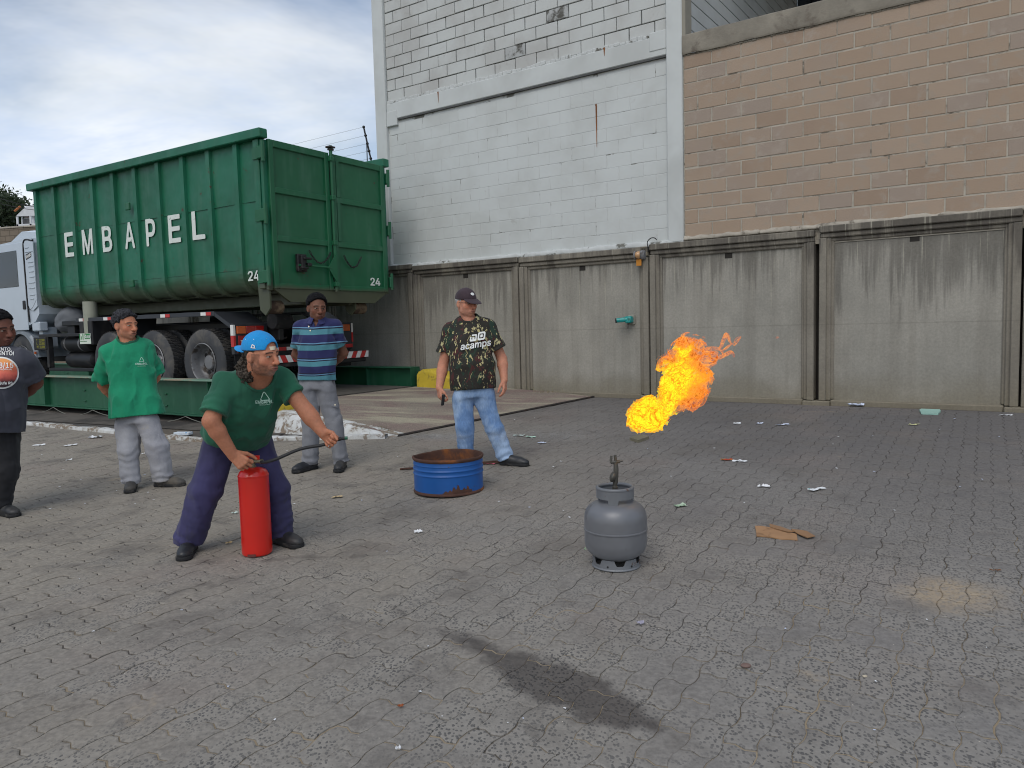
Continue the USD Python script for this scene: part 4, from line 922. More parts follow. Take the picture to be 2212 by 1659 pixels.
def surfnet(F, lo, h):
    N = np.array(F.shape); S = F < 0; c = [S[a:N[0]-1+a, b:N[1]-1+b, d:N[2]-1+d] for a in (0, 1) for b in (0, 1) for d in (0, 1)]
    tot = sum(x.astype(np.int8) for x in c); cells = np.argwhere((tot > 0) & (tot < 8))
    cid = np.full(N-1, -1, np.int64); cid[cells[:, 0], cells[:, 1], cells[:, 2]] = np.arange(len(cells))
    P = np.zeros((len(cells), 3)); cnt = np.zeros(len(cells)); cr = [(a, b, d) for a in (0, 1) for b in (0, 1) for d in (0, 1)]
    val = [F[cells[:, 0]+a, cells[:, 1]+b, cells[:, 2]+d] for a, b, d in cr]
    for i in range(8):
        for j in range(i+1, 8):
            if sum(abs(cr[i][k]-cr[j][k]) for k in range(3)) != 1: continue
            x = (val[i] < 0) != (val[j] < 0); t = np.where(x, val[i]/(val[i]-val[j]+1e-20), 0)
            e = np.array(cr[i])+t[:, None]*(np.array(cr[j])-np.array(cr[i])); P += np.where(x[:, None], e, 0); cnt += x
    P = lo+h*(cells+P/cnt[:, None]); Q = []
    for ax in range(3):
        u, v = (ax+1) % 3, (ax+2) % 3
        sl = [slice(None)]*3; s0 = list(sl); s1 = list(sl); s0[ax] = slice(0, -1); s1[ax] = slice(1, None)
        e = np.argwhere(S[tuple(s0)] != S[tuple(s1)]); e = e[(e[:, u] > 0) & (e[:, v] > 0) & (e[:, u] < N[u]-1) & (e[:, v] < N[v]-1)]
        if not len(e): continue
        du, dv = np.eye(3, dtype=int)[u], np.eye(3, dtype=int)[v]
        q = [cid[tuple((e-o).T)] for o in (0*du, du, du+dv, dv)]
        q = np.stack(q, -1); flip = S[e[:, 0], e[:, 1], e[:, 2]]; q[~flip] = q[~flip][:, ::-1]; Q.append(q)
    Q = np.vstack(Q); Q = Q[(Q >= 0).all(1)]
    return P, np.vstack([Q[:, [0, 1, 2]], Q[:, [0, 2, 3]]])
def unit(v): v = np.asarray(v, float); return v/np.linalg.norm(v)
def nz(p, s, seed=0, oct_=2): return (meshkit.fbm(p.astype(float)*np.asarray(s), oct_, seed)-.5).astype(f32)

# --- materials
def skin_mat(name):
    g = G(); c = g.n('attribute', attribute='tint').color; p = g.obj()
    v = g.rng(g.noise(p, 60, 4, .6).fac, .3, .7, .9, 1.1, 'linear'); c = g.mix(1.0, c, g.n('combine_xyz', x=v, y=v, z=v).vector, 'multiply')
    return g.out(name, g.n('principled_bsdf', base_color=c, roughness=.62, specular_ior_level=.3, subsurface_weight=.12, subsurface_scale=.006, normal=g.bump(g.noise(p, 170, 3, .6).fac, .12, .001)).BSDF)
M_skin = skin_mat('skin')
def cloth(name, col, col2=None, rough=.9, var=.10, scale=3.0, weave=.25, dirt=None):
    g = G(); p = g.obj(); c2 = col2 or tuple(x*.8 for x in col)
    c = g.mix(g.rng(g.noise(p, scale, 5, .6, .3).fac, .35, .68), col, c2)
    if dirt is not None: c = g.mix(g.rng(g.noise(p, 6, 6, .65, .4).fac, .55, .72, 0, .6), c, dirt)
    v = g.rng(g.noise(p, 160, 3, .7).fac, .3, .7, .9, 1.1, 'linear'); c = g.mix(1.0, c, g.n('combine_xyz', x=v, y=v, z=v).vector, 'multiply')
    r1 = g.math('absolute', g.math('subtract', g.noise(g.scl(p, (1, 1, .28)), 8, 1, .4, .5).fac, .5)); r2 = g.math('absolute', g.math('subtract', g.noise(g.scl(p, (.7, .7, .55), rot=(.5, .6, .2)), 13, 1, .4, .5).fac, .5))
    h = g.math('add', g.math('add', g.math('multiply', r1, 2.4), g.math('multiply', r2, 1.2)), g.math('multiply', g.noise(p, 240, 2, .6).fac, .05))
    return g.out(name, g.n('principled_bsdf', base_color=c, roughness=rough, sheen_weight=.08, normal=g.bump(h, weave*1.7, .022)).BSDF)
M_tgreen = cloth('green_cotton', lin('#0c8a63'), lin('#0b7d5a')); M_tgreen2 = cloth('dark_green_cotton', lin('#1b5e45'), lin('#174f3c'))
M_charcoal = cloth('charcoal_cotton', lin('#40424c'), lin('#353842')); M_pgrey = cloth('grey_work_twill', lin('#a0a1a6'), lin('#8a8b92'), dirt=lin('#a09a8a'))
M_pgrey2 = cloth('grey_cargo_twill', lin('#7b7d82'), lin('#696b71')); M_navy = cloth('purple_navy_twill', lin('#35335a'), lin('#2a2949'), dirt=lin('#33323f'))
M_blackcloth = cloth('black_cloth', lin('#15161a'), lin('#1c1d21'))
M_leather = pm('black_leather', lin('#1e2024'), .45, var=.2, dirt=lin('#3f3d3a'), dscale=6, dlo=.5, dhi=.75, bump=.2)
M_leatherb = pm('scuffed_boot_leather', lin('#3b3a38'), .65, var=.2, dirt=lin('#5b564e'), dscale=5, dlo=.45, dhi=.7, bump=.3)
M_sole = pm('rubber_sole', lin('#17181a'), .8, var=.1, dirt=lin('#4b4843'), dscale=8, dlo=.52, dhi=.7)
M_capblue = cloth('bright_blue_cap_cloth', lin('#128fd0'), lin('#0d80c2'), weave=.15); M_capbrown = cloth('dark_plum_cap_cloth', lin('#3a2c33'), lin('#30242b'), weave=.15)
M_print = pm('white_print', lin('#d8dbd9'), .8, var=.03); M_printpale = pm('pale_print', lin('#a9cbbb'), .85, var=.1); M_off = pm('cream_strap', lin('#d5ccb4'), .7, var=.05)
def hairm(name, c0, c1):
    g = G(); p = g.obj(); n = g.noise(g.scl(p, (1, 1, .6)), 75, 4, .65, .8).fac
    c = g.mix(g.rng(n, .35, .68), c0, c1)
    return g.out(name, g.n('principled_bsdf', base_color=c, roughness=.85, specular_ior_level=.15, normal=g.bump(n, .9, .012)).BSDF)
M_hblack = hairm('black_hair', lin('#0c0c0e'), lin('#19191d')); M_hgrey = hairm('dark_greying_hair', lin('#1b1b1e'), lin('#45464a'))
M_hcurl = hairm('curly_greying_hair', lin('#1c1916'), lin('#5a534b')); M_hwhite = hairm('grey_white_hair', lin('#9b9a98'), lin('#c4c3c0'))
# camouflage: dark olive with green, maroon and straw drips
g = G(); p = g.obj(); w = g.n('vector_math', math_type='add', vector1=p, vector2=g.n('vector_math', math_type='scale', vector1=g.noise(p, 9, 3, .6).color, scale=.10).vector).vector
def blot(sc, loc, lo_, hi_, det=3): return g.rng(g.noise(g.scl(w, sc, loc=loc), 1.0, det, .55, .4).fac, lo_, hi_)
c = g.mix(blot((15, 15, 7), (0, 0, 0), .57, .585), lin('#272520'), lin('#21352a'))
c = g.mix(blot((17, 17, 7.5), (4, 2, 7), .575, .59), c, lin('#472322'))
c = g.mix(blot((22, 22, 7), (9, 5, 1), .62, .632, 4), c, lin('#aea77c'))
c = g.mix(blot((40, 40, 16), (3, 8, 4), .64, .655, 2), c, lin('#b3a878'))
M_camo = g.out('camouflage_cotton', g.n('principled_bsdf', base_color=c, roughness=.9, normal=g.bump(g.math('absolute', g.math('subtract', g.noise(g.scl(p, (1, 1, .5)), 10, 3, .5, .9).fac, .5)), .5, .04)).BSDF)
# faded jeans
g = G(); p = g.obj(); n = g.noise(g.scl(p, (1, 1, .5)), 5.5, 5, .6, .4).fac; th = g.noise(g.scl(p, (1, 1, .12)), 190, 2, .6).fac
c = g.mix(g.rng(n, .36, .64), lin('#5b7aa3'), lin('#93aac6')); v = g.rng(th, .3, .7, .85, 1.15, 'linear'); c = g.mix(1.0, c, g.n('combine_xyz', x=v, y=v, z=v).vector, 'multiply')
M_jeans = g.out('faded_denim', g.n('principled_bsdf', base_color=c, roughness=.9, normal=g.bump(g.math('absolute', g.math('subtract', g.noise(g.scl(p, (1, 1, .45)), 9, 1, .4, .6).fac, .5)), .45, .045)).BSDF)

# --- head
def head_fn(q, o):
    """q: local points (x to the person's left, y forward, z up; eyes at z 0). o: options"""
    x = np.abs(q[:, 0]); s = np.stack([x, q[:, 1], q[:, 2]], -1)
    wd = o.get('wide', 1.0)
    d = ell(q, (0, -.016, .030), (.0755, .097, .087))
    d = smin(d, ell(q, (0, .018, -.030), (.064*wd, .071, .088)), .03)
    d = smin(d, ell(q, (0, .032, -.072), (.050*wd, .046, .042)), .03)
    d = smin(d, sph(s, (.040*wd, .012, -.066), .022*wd), .03)
    d = smin(d, sph(q, (0, .063, -.099), .017), .025)
    d = smin(d, sph(s, (.043*wd, .050, -.028), .021), .022)
    if o.get('fat'): d = smin(d, ell(q, (0, .01, -.095), (.062, .062, .040)), .03); d = smin(d, sph(s, (.045, .04, -.055), .030), .02)
    d = smin(d, rc(s, (.048, .066, .021), (.010, .083, .019), .010, .009), .014)
    d = smax(d, -sph(s, (.0325, .098, .000), .0165), .012)
    d = smin(d, sph(s, (.032, .0735, -.001), .0125), .0025)
    d = smin(d, rc(s, (.047, .069, .0048), (.021, .0850, .0058), .0048, .0054), .004)
    d = smin(d, rc(s, (.045, .070, -.010), (.022, .083, -.011), .0035, .004), .005)
    nw = o.get('nose', 1.0)
    d = smin(d, rc(q, (0, .084, .010), (0, .112*1.0, -.034), .0085*nw, .0125*nw), .010)
    d = smin(d, sph(s, (.0125*nw, .099, -.038), .0090*nw), .006)
    lp = o.get('lips', 1.0); sm = o.get('smile', 0.0)
    zl = sm*(s[:, 0]**2)*9.0
    ql = np.stack([q[:, 0], q[:, 1], q[:, 2]-zl], -1)
    d = smin(d, ell(ql, (0, .082, -.070), (.032, .020, .020)), .012)
    d = smin(d, ell(ql, (0, .0965, -.0655), (.024, .0085, .0052*lp)), .004)
    d = smin(d, ell(ql, (0, .0945, -.0762), (.021, .0090, .0062*lp)), .004)
    d = smax(d, -ell(ql, (0, .106, -.0708), (.025, .012, .0016)), .002)
    # ears
    er = ell(s, (.079, -.012, -.012), (.0085, .021, .033), np.array([[.92, .38, 0], [-.38, .92, 0], [0, 0, 1]]))
    er = smax(er, -ell(s, (.092, -.006, -.008), (.009, .012, .020)), .006)
    d = smin(d, er, .007)
    return d
def head_tint(q, o):
    n = len(q); base = np.array(lin(o['skin'])); c = np.tile(base, (n, 1)); x = np.abs(q[:, 0]); y, z = q[:, 1], q[:, 2]
    sm = o.get('smile', 0.0); zl = z-sm*x*x*9
    def put(m, col): m = np.clip(m, 0, 1)[:, None]; c[:] = c*(1-m)+np.array(col)*m
    sat = base*np.array([1.12, .82, .76])
    put(.5*np.exp(-(((x-.045)/.02)**2+((z+.03)/.022)**2))*(y > .02), sat); put(.5*np.exp(-((x/.017)**2+((z+.033)/.016)**2))*(y > .09), sat)
    put(.45*(np.exp(-(((x-.033)/.017)**2+((z+.002)/.012)**2)))*(y > .05), base*.55)
    bd = o.get('beard')
    if bd:
        m = np.clip((-.040-z+.35*(x-.045)*(x > .045))/.018, 0, 1)*(y > -.03)*np.clip((z+.135)/.02, 0, 1)
        m = np.maximum(m*1.0, np.clip((x-.058)/.008, 0, 1)*(z < .012)*(z > -.08)*(y > -.004)*(y < .045)*o.get('side', .8))
        m = np.maximum(m, np.exp(-(((np.maximum(x-.018, 0))/.012)**2+((z+.055)/.007)**2))*(y > .07))
        m *= np.clip(.75+.9*nz(q, 90, 3), 0, 1); put(m*bd[0], lin(bd[1]))
        if len(bd) > 2: put(bd[0]*np.clip(.6+nz(q, 60, 4), 0, 1)*np.exp(-((x/.030)**2+((z+.098)/.020)**2))*(y > .03), lin(bd[2]))
    put(np.clip(1.25-np.sqrt((x/.025)**2+((zl+.0655)/.0058)**2), 0, 1)*(y > .080)*.8, lin(o.get('lip', '#8a5048')))
    put(np.clip(1.25-np.sqrt((x/.022)**2+((zl+.0762)/.0066)**2), 0, 1)*(y > .080)*.8, lin(o.get('lip', '#8a5048')))
    put(np.clip(1.5-np.abs(zl+.0708)/.0016, 0, 1)*(x < .024)*(y > .082)*.85, lin('#2a1513'))
    br = o.get('brow', '#2a2320'); put(np.clip(1.6-np.abs(z-(.0225+.05*(x-.015)*(x < .035)-.22*(x-.035)*(x >= .035)))/.0042, 0, 1)*(x > .011)*(x < .052)*(y > .05)*.85, lin(br))
    e = np.sqrt((x-.032)**2+(y-.0735)**2+(z+.001)**2) < .0136
    lid = (z > .0030) | (z < -.0045)
    c[e & ~lid] = lin('#94887e'); gx = o.get('gaze', 0.0)
    ir = np.sqrt((q[:, 0]-np.sign(q[:, 0])*.032-gx)**2+(z-.0005)**2) < .0066; c[e & ~lid & ir & (y > .07)] = lin('#1c120e')
    put(np.clip(1.5-np.abs(z-.0048)/.0018, 0, 1)*(np.abs(x-.033) < .014)*(y > .065)*.8, lin('#1c1411'))
    ht = o.get('stubble')
    if ht: put(np.clip((z-.045)/.02, 0, 1)*ht[0], lin(ht[1]))
    return c
def basis_head(yaw_dir, pitch=0.0, roll=0.0):
    """rows: person's left, forward, up; yaw_dir horizontal facing direction; pitch > 0 looks down"""
    F = unit(yaw_dir); U = np.array([0, 0, 1.]); X = np.cross(F, U)*1.0; X = unit(np.cross(U, F))*-1.0
    X = unit(np.cross(F, U)); X = -X                         # person's left for a facing direction F
    F2 = F*math.cos(pitch)-U*math.sin(pitch); U2 = U*math.cos(pitch)+F*math.sin(pitch)
    X2 = X*math.cos(roll)+U2*math.sin(roll); U3 = U2*math.cos(roll)-X*math.sin(roll)
    return np.stack([X2, F2, U3])
def hand_prims(W, fw, n, side, curls, sc=1.0, spread=.10, thumb=(.6, .5), tbend=.5):
    """W wrist, fw palm direction, n palm-side normal, side: vector towards the thumb. Each finger its own chain of three bones."""
    fw = unit(fw); n = unit(n-fw*(n@fw)); sd = unit(np.cross(fw, n)); sd = sd if sd@np.asarray(side) > 0 else -sd
    pr = []; L = np.array([.072, .080, .075, .060])*sc; off = np.array([.030, .010, -.011, -.030])*sc
    for k in range(4):
        b = W+fw*.088*sc+sd*off[k]+(-fw*.006*abs(k-1.2))*sc
        pr.append((W+fw*.016*sc+sd*off[k]*.6, b, .0155*sc, .0115*sc))
        ang = curls[k][0]; d = fw; P = b; lat = sd*(spread*(1.2-k)*.5)
        for j, (fr, r0, r1) in enumerate(((.47, .0100, .0088), (.30, .0088, .0080), (.23, .0080, .0066))):
            a = sum(curls[k][:j+1]); dd = unit(fw*math.cos(a)+n*math.sin(a)+lat*math.cos(a)); Q = P+dd*L[k]*fr*1.05; pr.append((P, Q, r0*sc, r1*sc)); P = Q
    T0 = W+fw*.022*sc+sd*.024*sc+n*.008*sc; td = unit(fw*.62+sd*thumb[0]+n*thumb[1]); T1 = T0+td*.044*sc
    td2 = unit(td*math.cos(tbend)+(fw*.6-sd*.5+n*.25)*math.sin(tbend)); T2 = T1+td2*.033*sc; td3 = unit(td2+.35*(fw*.6-sd*.6+n*.3)); T3 = T2+td3*.027*sc
    pr += [(T0, T1, .0165*sc, .0120*sc), (T1, T2, .0118*sc, .0100*sc), (T2, T3, .0098*sc, .0075*sc)]
    return pr

def project(fn, P0, D, m, off=.004, maxd=1.3):
    """drops the points of a flat print onto the garment along D"""
    V = np.asarray(P0, float); t = np.zeros(len(V)); D = np.asarray(D, float)
    for _ in range(90): t = np.minimum(t+np.clip(fn((V+t[:, None]*D).astype(f32))-off, -.01, .05)*.8, maxd)
    return V+t[:, None]*D
def print_on(parent, base, name, m, O, X, Y, D, fn, mat, label=None, size=.012, off=.004):
    m = m.copy() if isinstance(m, trimesh.Trimesh) else trimesh.util.concatenate(m)
    v, fc = trimesh.remesh.subdivide_to_size(m.vertices, m.faces, size, max_iter=12)
    P = np.asarray(O)+v[:, :1]*np.asarray(X)+v[:, 1:2]*np.asarray(Y); h = v[:, 2]
    P = project(fn, P, D, None, off)-np.asarray(D)*h[:, None]
    return part(parent, name, (P, fc), mat, off=base, label=label)
def flat(poly, h=.0006): return extrude(poly, h)
def txt(s, h, bold=True, sx=1.0, w=None):
    m = meshkit.text_mesh(s, h, .0006, bold=bold); b = m.bounds
    if w: sx = w/(b[1][0]-b[0][0])
    m.apply_translation([-(b[0][0]+b[1][0])/2, 0, 0]); m.apply_scale([sx, 1, 1]); return m

def shoe(th, base, A, dirv, zg, mat, L=.285, w=.047, boot=.10, name='shoe', h=.0065):
    """A: ankle point; dirv: horizontal toe direction"""
    F = unit(np.r_[np.asarray(dirv)[:2], 0]); X = np.cross(F, [0, 0, 1.]); o = np.array([A[0], A[1], zg])
    B = np.stack([X, F, [0, 0, 1.]])
    def up(p):
        q = (p-o.astype(f32))@B.T.astype(f32)
        d = rc(q, (0, -.045, .045), (0, .02, .05), .042, .046); d = smin(d, rc(q, (0, .03, .050), (0, .125, .043), .048, w-.004), .03)
        d = smin(d, ell(q, (0, L-.135, .036), (w, .068, .036)), .02); d = smin(d, rc(q, (0, -.02, .06), (0, -.028, boot+.02), .046, .048), .02)
        d = d-.0035*nz(p, 34, 2); d = smax(d, q[:, 2]-boot-.012, .006)
        return smax(d, .018-q[:, 2], .004)
    def sole(p):
        q = (p-o.astype(f32))@B.T.astype(f32); q2 = q.copy(); q2[:, 2] = 0
        d = smin(rc(q2, (0, -.048, 0), (0, .01, 0), .044, .040), rc(q2, (0, .06, 0), (0, L-.125, 0), w-.001, w+.001), .04)
        d = smin(d, sph(q2, (0, L-.118, 0), w), .02)
        d = np.maximum(d, np.abs(q[:, 2]-.012)-.014)
        return np.maximum(d, -np.maximum(np.abs(q[:, 1]-.012)-.028, q[:, 2]-.007))
    lo, hi = o-np.array([.33, .33, .03]), o+np.array([.33, .33, boot+.06])
    s = part(th, name, isosurf(up, lo, hi, h), mat, True, off=base); part(s, 'sole', isosurf(sole, lo, hi-[0, 0, boot], h), M_sole, 40, off=base)
    return s

def person(label, group, J, o):
    """J: joints in world space. o: look"""
    base = np.array([J['pelvis'][0], J['pelvis'][1], float(gz(J['pelvis'][0], J['pelvis'][1]))])
    th = thing('person', label, 'person', base)
    neck, hem = J['neck'], J['hem']
    U = unit(neck-hem); X = unit((J['SL']-J['SR'])-U*((J['SL']-J['SR'])@U)); Fv = np.cross(X, U)
    HB, HC_, hs = J['headB'], J['head'], o.get('hscale', 1.0)
    def loc(p): return ((p-HC_.astype(f32))@HB.T.astype(f32))/hs
    # ---- skin: one continuous body
    arms = [('SR', 'ER', 'WR'), ('SL', 'EL', 'WL')]; ar = o.get('arm', (.052, .044, .031))
    hands = J.get('hands', [])
    tors = np.array(o['torso'], float); sk = tors.copy(); sk[:, 1] -= .030; sk[:, 2] -= .030
    nk0 = HC_+HB.T@np.array([0, -.032, -.050])*hs; nk1 = neck-U*.05
    nr = o.get('neckr', .056)
    def body(p):
        d = rc(p, nk0, nk1, nr*hs*.92, nr*1.10)
        q = loc(p); near = np.linalg.norm(q, axis=1) < .24
        dh = np.full(len(p), .2, f32); dh[near] = head_fn(q[near], o)*hs; d = smin(d, dh, .014)
        t_, tt_ = loft(p, hem, neck, X, Fv, sk); t_ = smax(smax(t_, (tt_-.93)*.5, .02), (.04-tt_)*.5, .02); d = smin(d, t_, .04)
        for a, b, c in arms:
            d = smin(d, rc(p, neck-U*.01, J[a]-U*.01, .046, .040), .03); d = smin(d, rc(p, J[a], J[b], ar[0], ar[1]), .03)
            m = J[b]+(J[c]-J[b])*.28; bul = o.get('fore', .047)
            d = smin(d, rc(p, J[b], m, ar[1], bul), .02); d = smin(d, rc(p, m, J[c], bul, ar[2]), .02)
        for prims in hands:
            dn = sph(p, prims[0][0], .30); nn = dn < 0
            if nn.any():
                dd = np.full(nn.sum(), 1, f32)
                for i, (A_, B_, r0, r1) in enumerate(prims): dd = smin(dd, rc(p[nn], A_, B_, r0, r1), .011 if i in (0, 4, 8, 12, 16) else .0035)
                x = d[nn]; d[nn] = smin(x, dd, .012)
        for hip, kn, an in (('HR', 'KR', 'AR'), ('HL', 'KL', 'AL')):
            d = smin(d, rc(p, J[hip], J[kn], .068, .050), .03); d = smin(d, rc(p, J[kn], J[an]+np.array([0, 0, .03]), .050, .036), .02)
        return d
    allp = np.array([J[k] for k in ('SR', 'ER', 'WR', 'SL', 'EL', 'WL', 'neck', 'hem', 'KR', 'KL', 'AR', 'AL')]+[a for pr_ in hands for q in pr_ for a in q[:2]])
    lo, hi = allp.min(0)-.12, allp.max(0)+.12; lo[2] = min(J['AR'][2], J['AL'][2])-.02; hi[2] = HC_[2]+.2
    V1, F1 = isosurf(body, lo, hi, .009)
    # the head and hands again at a finer step; cut out of the coarse mesh where they meet
    pieces = []; cutc = [(HC_, .165*hs)]+[(pr_[0][0]+(pr_[4][1]-pr_[0][0])*.55, .135) for pr_ in hands]
    keep = np.ones(len(F1), bool); cen = V1[F1].mean(1)
    for c_, r_ in cutc: keep &= np.linalg.norm(cen-c_, axis=1) > r_-.004
    VV, FF = [V1], [F1[keep]]; off = len(V1)
    for k, (c_, r_) in enumerate(cutc):
        fnr = lambda p: body(p)
        v, f_ = isosurf(fnr, c_-r_-.02, c_+r_+.02, .0034 if k == 0 else .0036)
        kk = np.linalg.norm(v[f_].mean(1)-c_, axis=1) < r_+.004
        VV.append(v); FF.append(f_[kk]+off); off += len(v)
    Vb, Fb = np.vstack(VV), np.vstack(FF); usedv = np.unique(Fb); re = np.full(len(Vb), -1); re[usedv] = np.arange(len(usedv)); Vb, Fb = Vb[usedv], re[Fb]
    tint = np.tile(np.array(lin(o.get('bodyskin', o['skin']))), (len(Vb), 1)); q = loc(Vb.astype(f32)); near = np.linalg.norm(q, axis=1) < .17
    ht = head_tint(q[near], o); wgt = np.clip((q[near][:, 2]+.135)/.03, 0, 1)[:, None]; tint[near] = tint[near]*(1-wgt)+ht*wgt
    part(th, 'body', (Vb, Fb), M_skin, True, off=base, attrs={'tint': tint})
    # ---- shirt
    slv = o.get('sleeve', .62); slv = slv if isinstance(slv, tuple) else (slv, slv); sr = o.get('sleeve_r', (.078, .078)); cut_ = []
    for (a, b, c), sl_ in zip(arms, slv): cut_.append((J[a]+(J[b]-J[a])*sl_, unit(J[b]-J[a]), J[a]))
    nkc = neck+U*.012+Fv*.028; nopen = o.get('neck_open', .074); wr = o.get('wrinkle', .010)
    def shirt_open(p):
        d, t = loft(p, hem, neck, X, Fv, o['torso'], o.get('ex', 2.3)); ends = None; d = smax(d, (t-1.0)*np.linalg.norm(neck-hem), .02)
        for (e, dr_, s0), r in zip(cut_, (0, 1)):
            d = smin(d, rc(p, neck-U*.012, s0-U*.004, .060, sr[0]*.93), .035)
            s = rc(p, s0, e+dr_*.05, sr[0]*.93, sr[1]); ee = (p-e.astype(f32))@dr_.astype(f32)+.004*nz(p, 9, 4)
            sc_ = np.maximum(s, ee); w_ = np.where(s < d+.02, -ee, 9.); ends = w_ if ends is None else np.minimum(ends, w_); d = smin(d, sc_, .040)
        fold = nz(p, (8, 8, 3.4), o.get('seed', 1), 2)*wr*2.6
        w2 = 1-2*np.abs(nz(p+.03*nz(p, 6, 9)[:, None], (11, 11, 5), 5+o.get('seed', 1), 1))*2; fold = fold+wr*.9*w2
        # drawn folds running from the armpits and hanging towards the hem
        for (e, dr_, s0) in cut_:
            rr = np.linalg.norm(p-(s0-U*.11).astype(f32), axis=1); fold += wr*.55*np.sin(rr*85+6*nz(p, 5, 2))*np.exp(-(rr/.13)**2)
            ee = (p-e.astype(f32))@dr_.astype(f32); fold += wr*.35*np.sin(ee*110+8*nz(p, 8, 3))*np.exp(-((np.linalg.norm(p-e.astype(f32), axis=1))/.12)**2)
        return d-fold, t, ends
    hemdir = o.get('hemtilt', np.zeros(3))
    def shirt(p):
        d, t, ends = shirt_open(p); L_ = np.linalg.norm(neck-hem)
        inn = d+.019
        low = (-t*L_+ (p-hem.astype(f32))@hemdir.astype(f32)); d = np.maximum(d, low+.006*nz(p, 7, 8))
        deep = np.minimum(1e3, -(low)-.07)
        deep = np.minimum(deep, ends-.055)
        nd = np.maximum(np.linalg.norm((p-nkc.astype(f32))*1.0, axis=1)-nopen, -1)
        if o.get('vneck'):
            q = (p-nkc.astype(f32)); xx, uu, ff = q@X.astype(f32), q@U.astype(f32), q@Fv.astype(f32)
            nd = np.minimum(nd, np.where(ff > 0, np.maximum(np.abs(xx)-o['vneck'][1]*np.clip(1+uu/o['vneck'][0], 0, 1), -uu-o['vneck'][0]), 1))
        if o.get('_nd'): return nd
        d = smax(d, -nd, .004)
        return np.maximum(d, -np.maximum(inn, -deep if False else deep))
    sp = np.array([J['SR'], J['SL'], neck, hem]+[c[0] for c in cut_]); lo, hi = sp.min(0)-.30, sp.max(0)+.30
    lo[2] = hem[2]-.14; hi[2] = max(neck[2], J['SL'][2], J['SR'][2])+.12
    sh_ = part(th, 'shirt', isosurf(shirt, lo, hi, o.get('h', .0085)), o['shirt'], True, off=base)
    if o.get('collar_ring'):
        def band(p):
            o['_nd'] = True; nd = shirt(p); o['_nd'] = False; d = shirt_open(p)[0]
            return np.maximum(np.maximum(d-.0030, -(d+.012)), np.abs(nd-.006)-.0085)
        part(sh_, 'collar', isosurf(band, nkc-.17, nkc+.17, .0045), o['collar_ring'], True, off=base)
    # ---- trousers
    lr = o.get('leg', (.098, .078, .066)); pel = J['pelvis']; zc = o.get('cuff', -.012)
    XP = unit(J['HL']-J['HR']); UP = unit(J['waist']-pel) if 'waist' in J else np.array([0, 0, 1.]); XP = unit(XP-UP*(XP@UP)); FP = np.cross(XP, UP)
    def pants(p):
        top = J.get('waist', pel+np.array([0, 0, .14]))
        d, t = loft(p, pel-UP*.02, top, XP, FP, o['pelvis'])
        d = smax(d, np.maximum(t-1, -t-.25)*np.linalg.norm(top-pel), .02)
        leg = None
        for i, (hip, kn, an) in enumerate((('HR', 'KR', 'AR'), ('HL', 'KL', 'AL'))):
            a, b, c = J[hip], J[kn], J[an]
            s = rc(p, a, b, lr[0], lr[1]); s = smin(s, rc(p, b, c, lr[1], lr[2]), .03)
            zz = (p-c.astype(f32))@unit(b-c).astype(f32); br = np.exp(-np.abs(zz-zc-.03)/.09)
            s = s-.0075*br*np.sin(zz*95+16*nz(p, 6, 3+i)+3)*np.clip(.9+2.4*nz(p, 5, 7), 0, 1)
            kk = np.linalg.norm(p-b.astype(f32), axis=1); s = s-.0045*np.exp(-(kk/.16)**2)*np.sin((p@unit(b-c).astype(f32))*60+18*nz(p, 5, 5+i))
            s = np.where(kk < 1, s, s); cutp = -zz+zc+.012*nz(p, 8, 9)
            nearl = np.linalg.norm(p-c.astype(f32), axis=1) < .25; s = np.where(nearl, np.maximum(s, cutp), s)
            s = np.where(nearl, np.maximum(s, -np.maximum(s+.011, cutp+.03-.09)) if False else s, s)
            leg = s if leg is None else smin(leg, s, .012)
        d = smin(d, leg, .035)
        return d-.030*nz(p+.05*nz(p, 5, 21)[:, None], (9, 9, 2.2), 11+o.get('seed', 1), 2)-.008*(1-4*np.abs(nz(p+.04*nz(p, 6, 13)[:, None], (9, 9, 3.2), 3, 1)))
    pp = np.array([J[k] for k in ('HR', 'HL', 'KR', 'KL', 'AR', 'AL', 'pelvis')]); lo, hi = pp.min(0)-.20, pp.max(0)+.20
    lo[2] = min(J['AR'][2], J['AL'][2])-.03; hi[2] = max(pel[2]+.24, J.get('waist', pel)[2]+.1)
    tro = part(th, 'trousers', isosurf(pants, lo, hi, .0095), o['pants'], True, off=base)
    # ---- shoes
    for k, a in (('R', 'AR'), ('L', 'AL')):
        A = J[a]; fd = J['foot'+k]; c = J.get('shoe'+k, A); shoe(th, base, c, fd, float(gz(c[0], c[1]))+.001, o['shoes'], boot=o.get('boot', .09))
    # ---- hair
    hr = o.get('hair')
    if hr:
        def hair(p):
            q = loc(p); n = nz(q, hr.get('nscale', 45), 6, 3); t = hr['thick']
            d = ell(q, (0, -.020, .034+hr.get('up', 0)), (.0775+t, .099+t, .086+t))-n*hr.get('rough', .02)
            front = q[:, 1]*hr.get('fy', .80)-(q[:, 2]-hr.get('line', .062))*hr.get('fz', .75)-hr.get('f0', .045)
            side = -(q[:, 2]+hr.get('low', .045)+np.clip(-q[:, 1]-.0, 0, .08)*.5)
            temple = np.minimum(q[:, 1]-hr.get('ty', .018), .085-q[:, 2]*1.0)
            d = smax(d, front, .004); d = smax(d, side, .01); d = smax(d, np.where(q[:, 2] < .05, q[:, 1]-.022, -1), .012)
            for s_ in (-1, 1): d = smax(d, -ell(q, (s_*.086, -.006, -.012), (.024, .026, .036)), .004)
            if hr.get('top') is not None: d = smax(d, q[:, 2]-hr['top'], .004)
            return smax(d, -(head_fn(q, o)+.004), .002)*hs
        lo = HC_-.17; hi = HC_+.19; part(th, 'hair', isosurf(hair, lo, hi, .0048), hr['mat'], True, off=base)
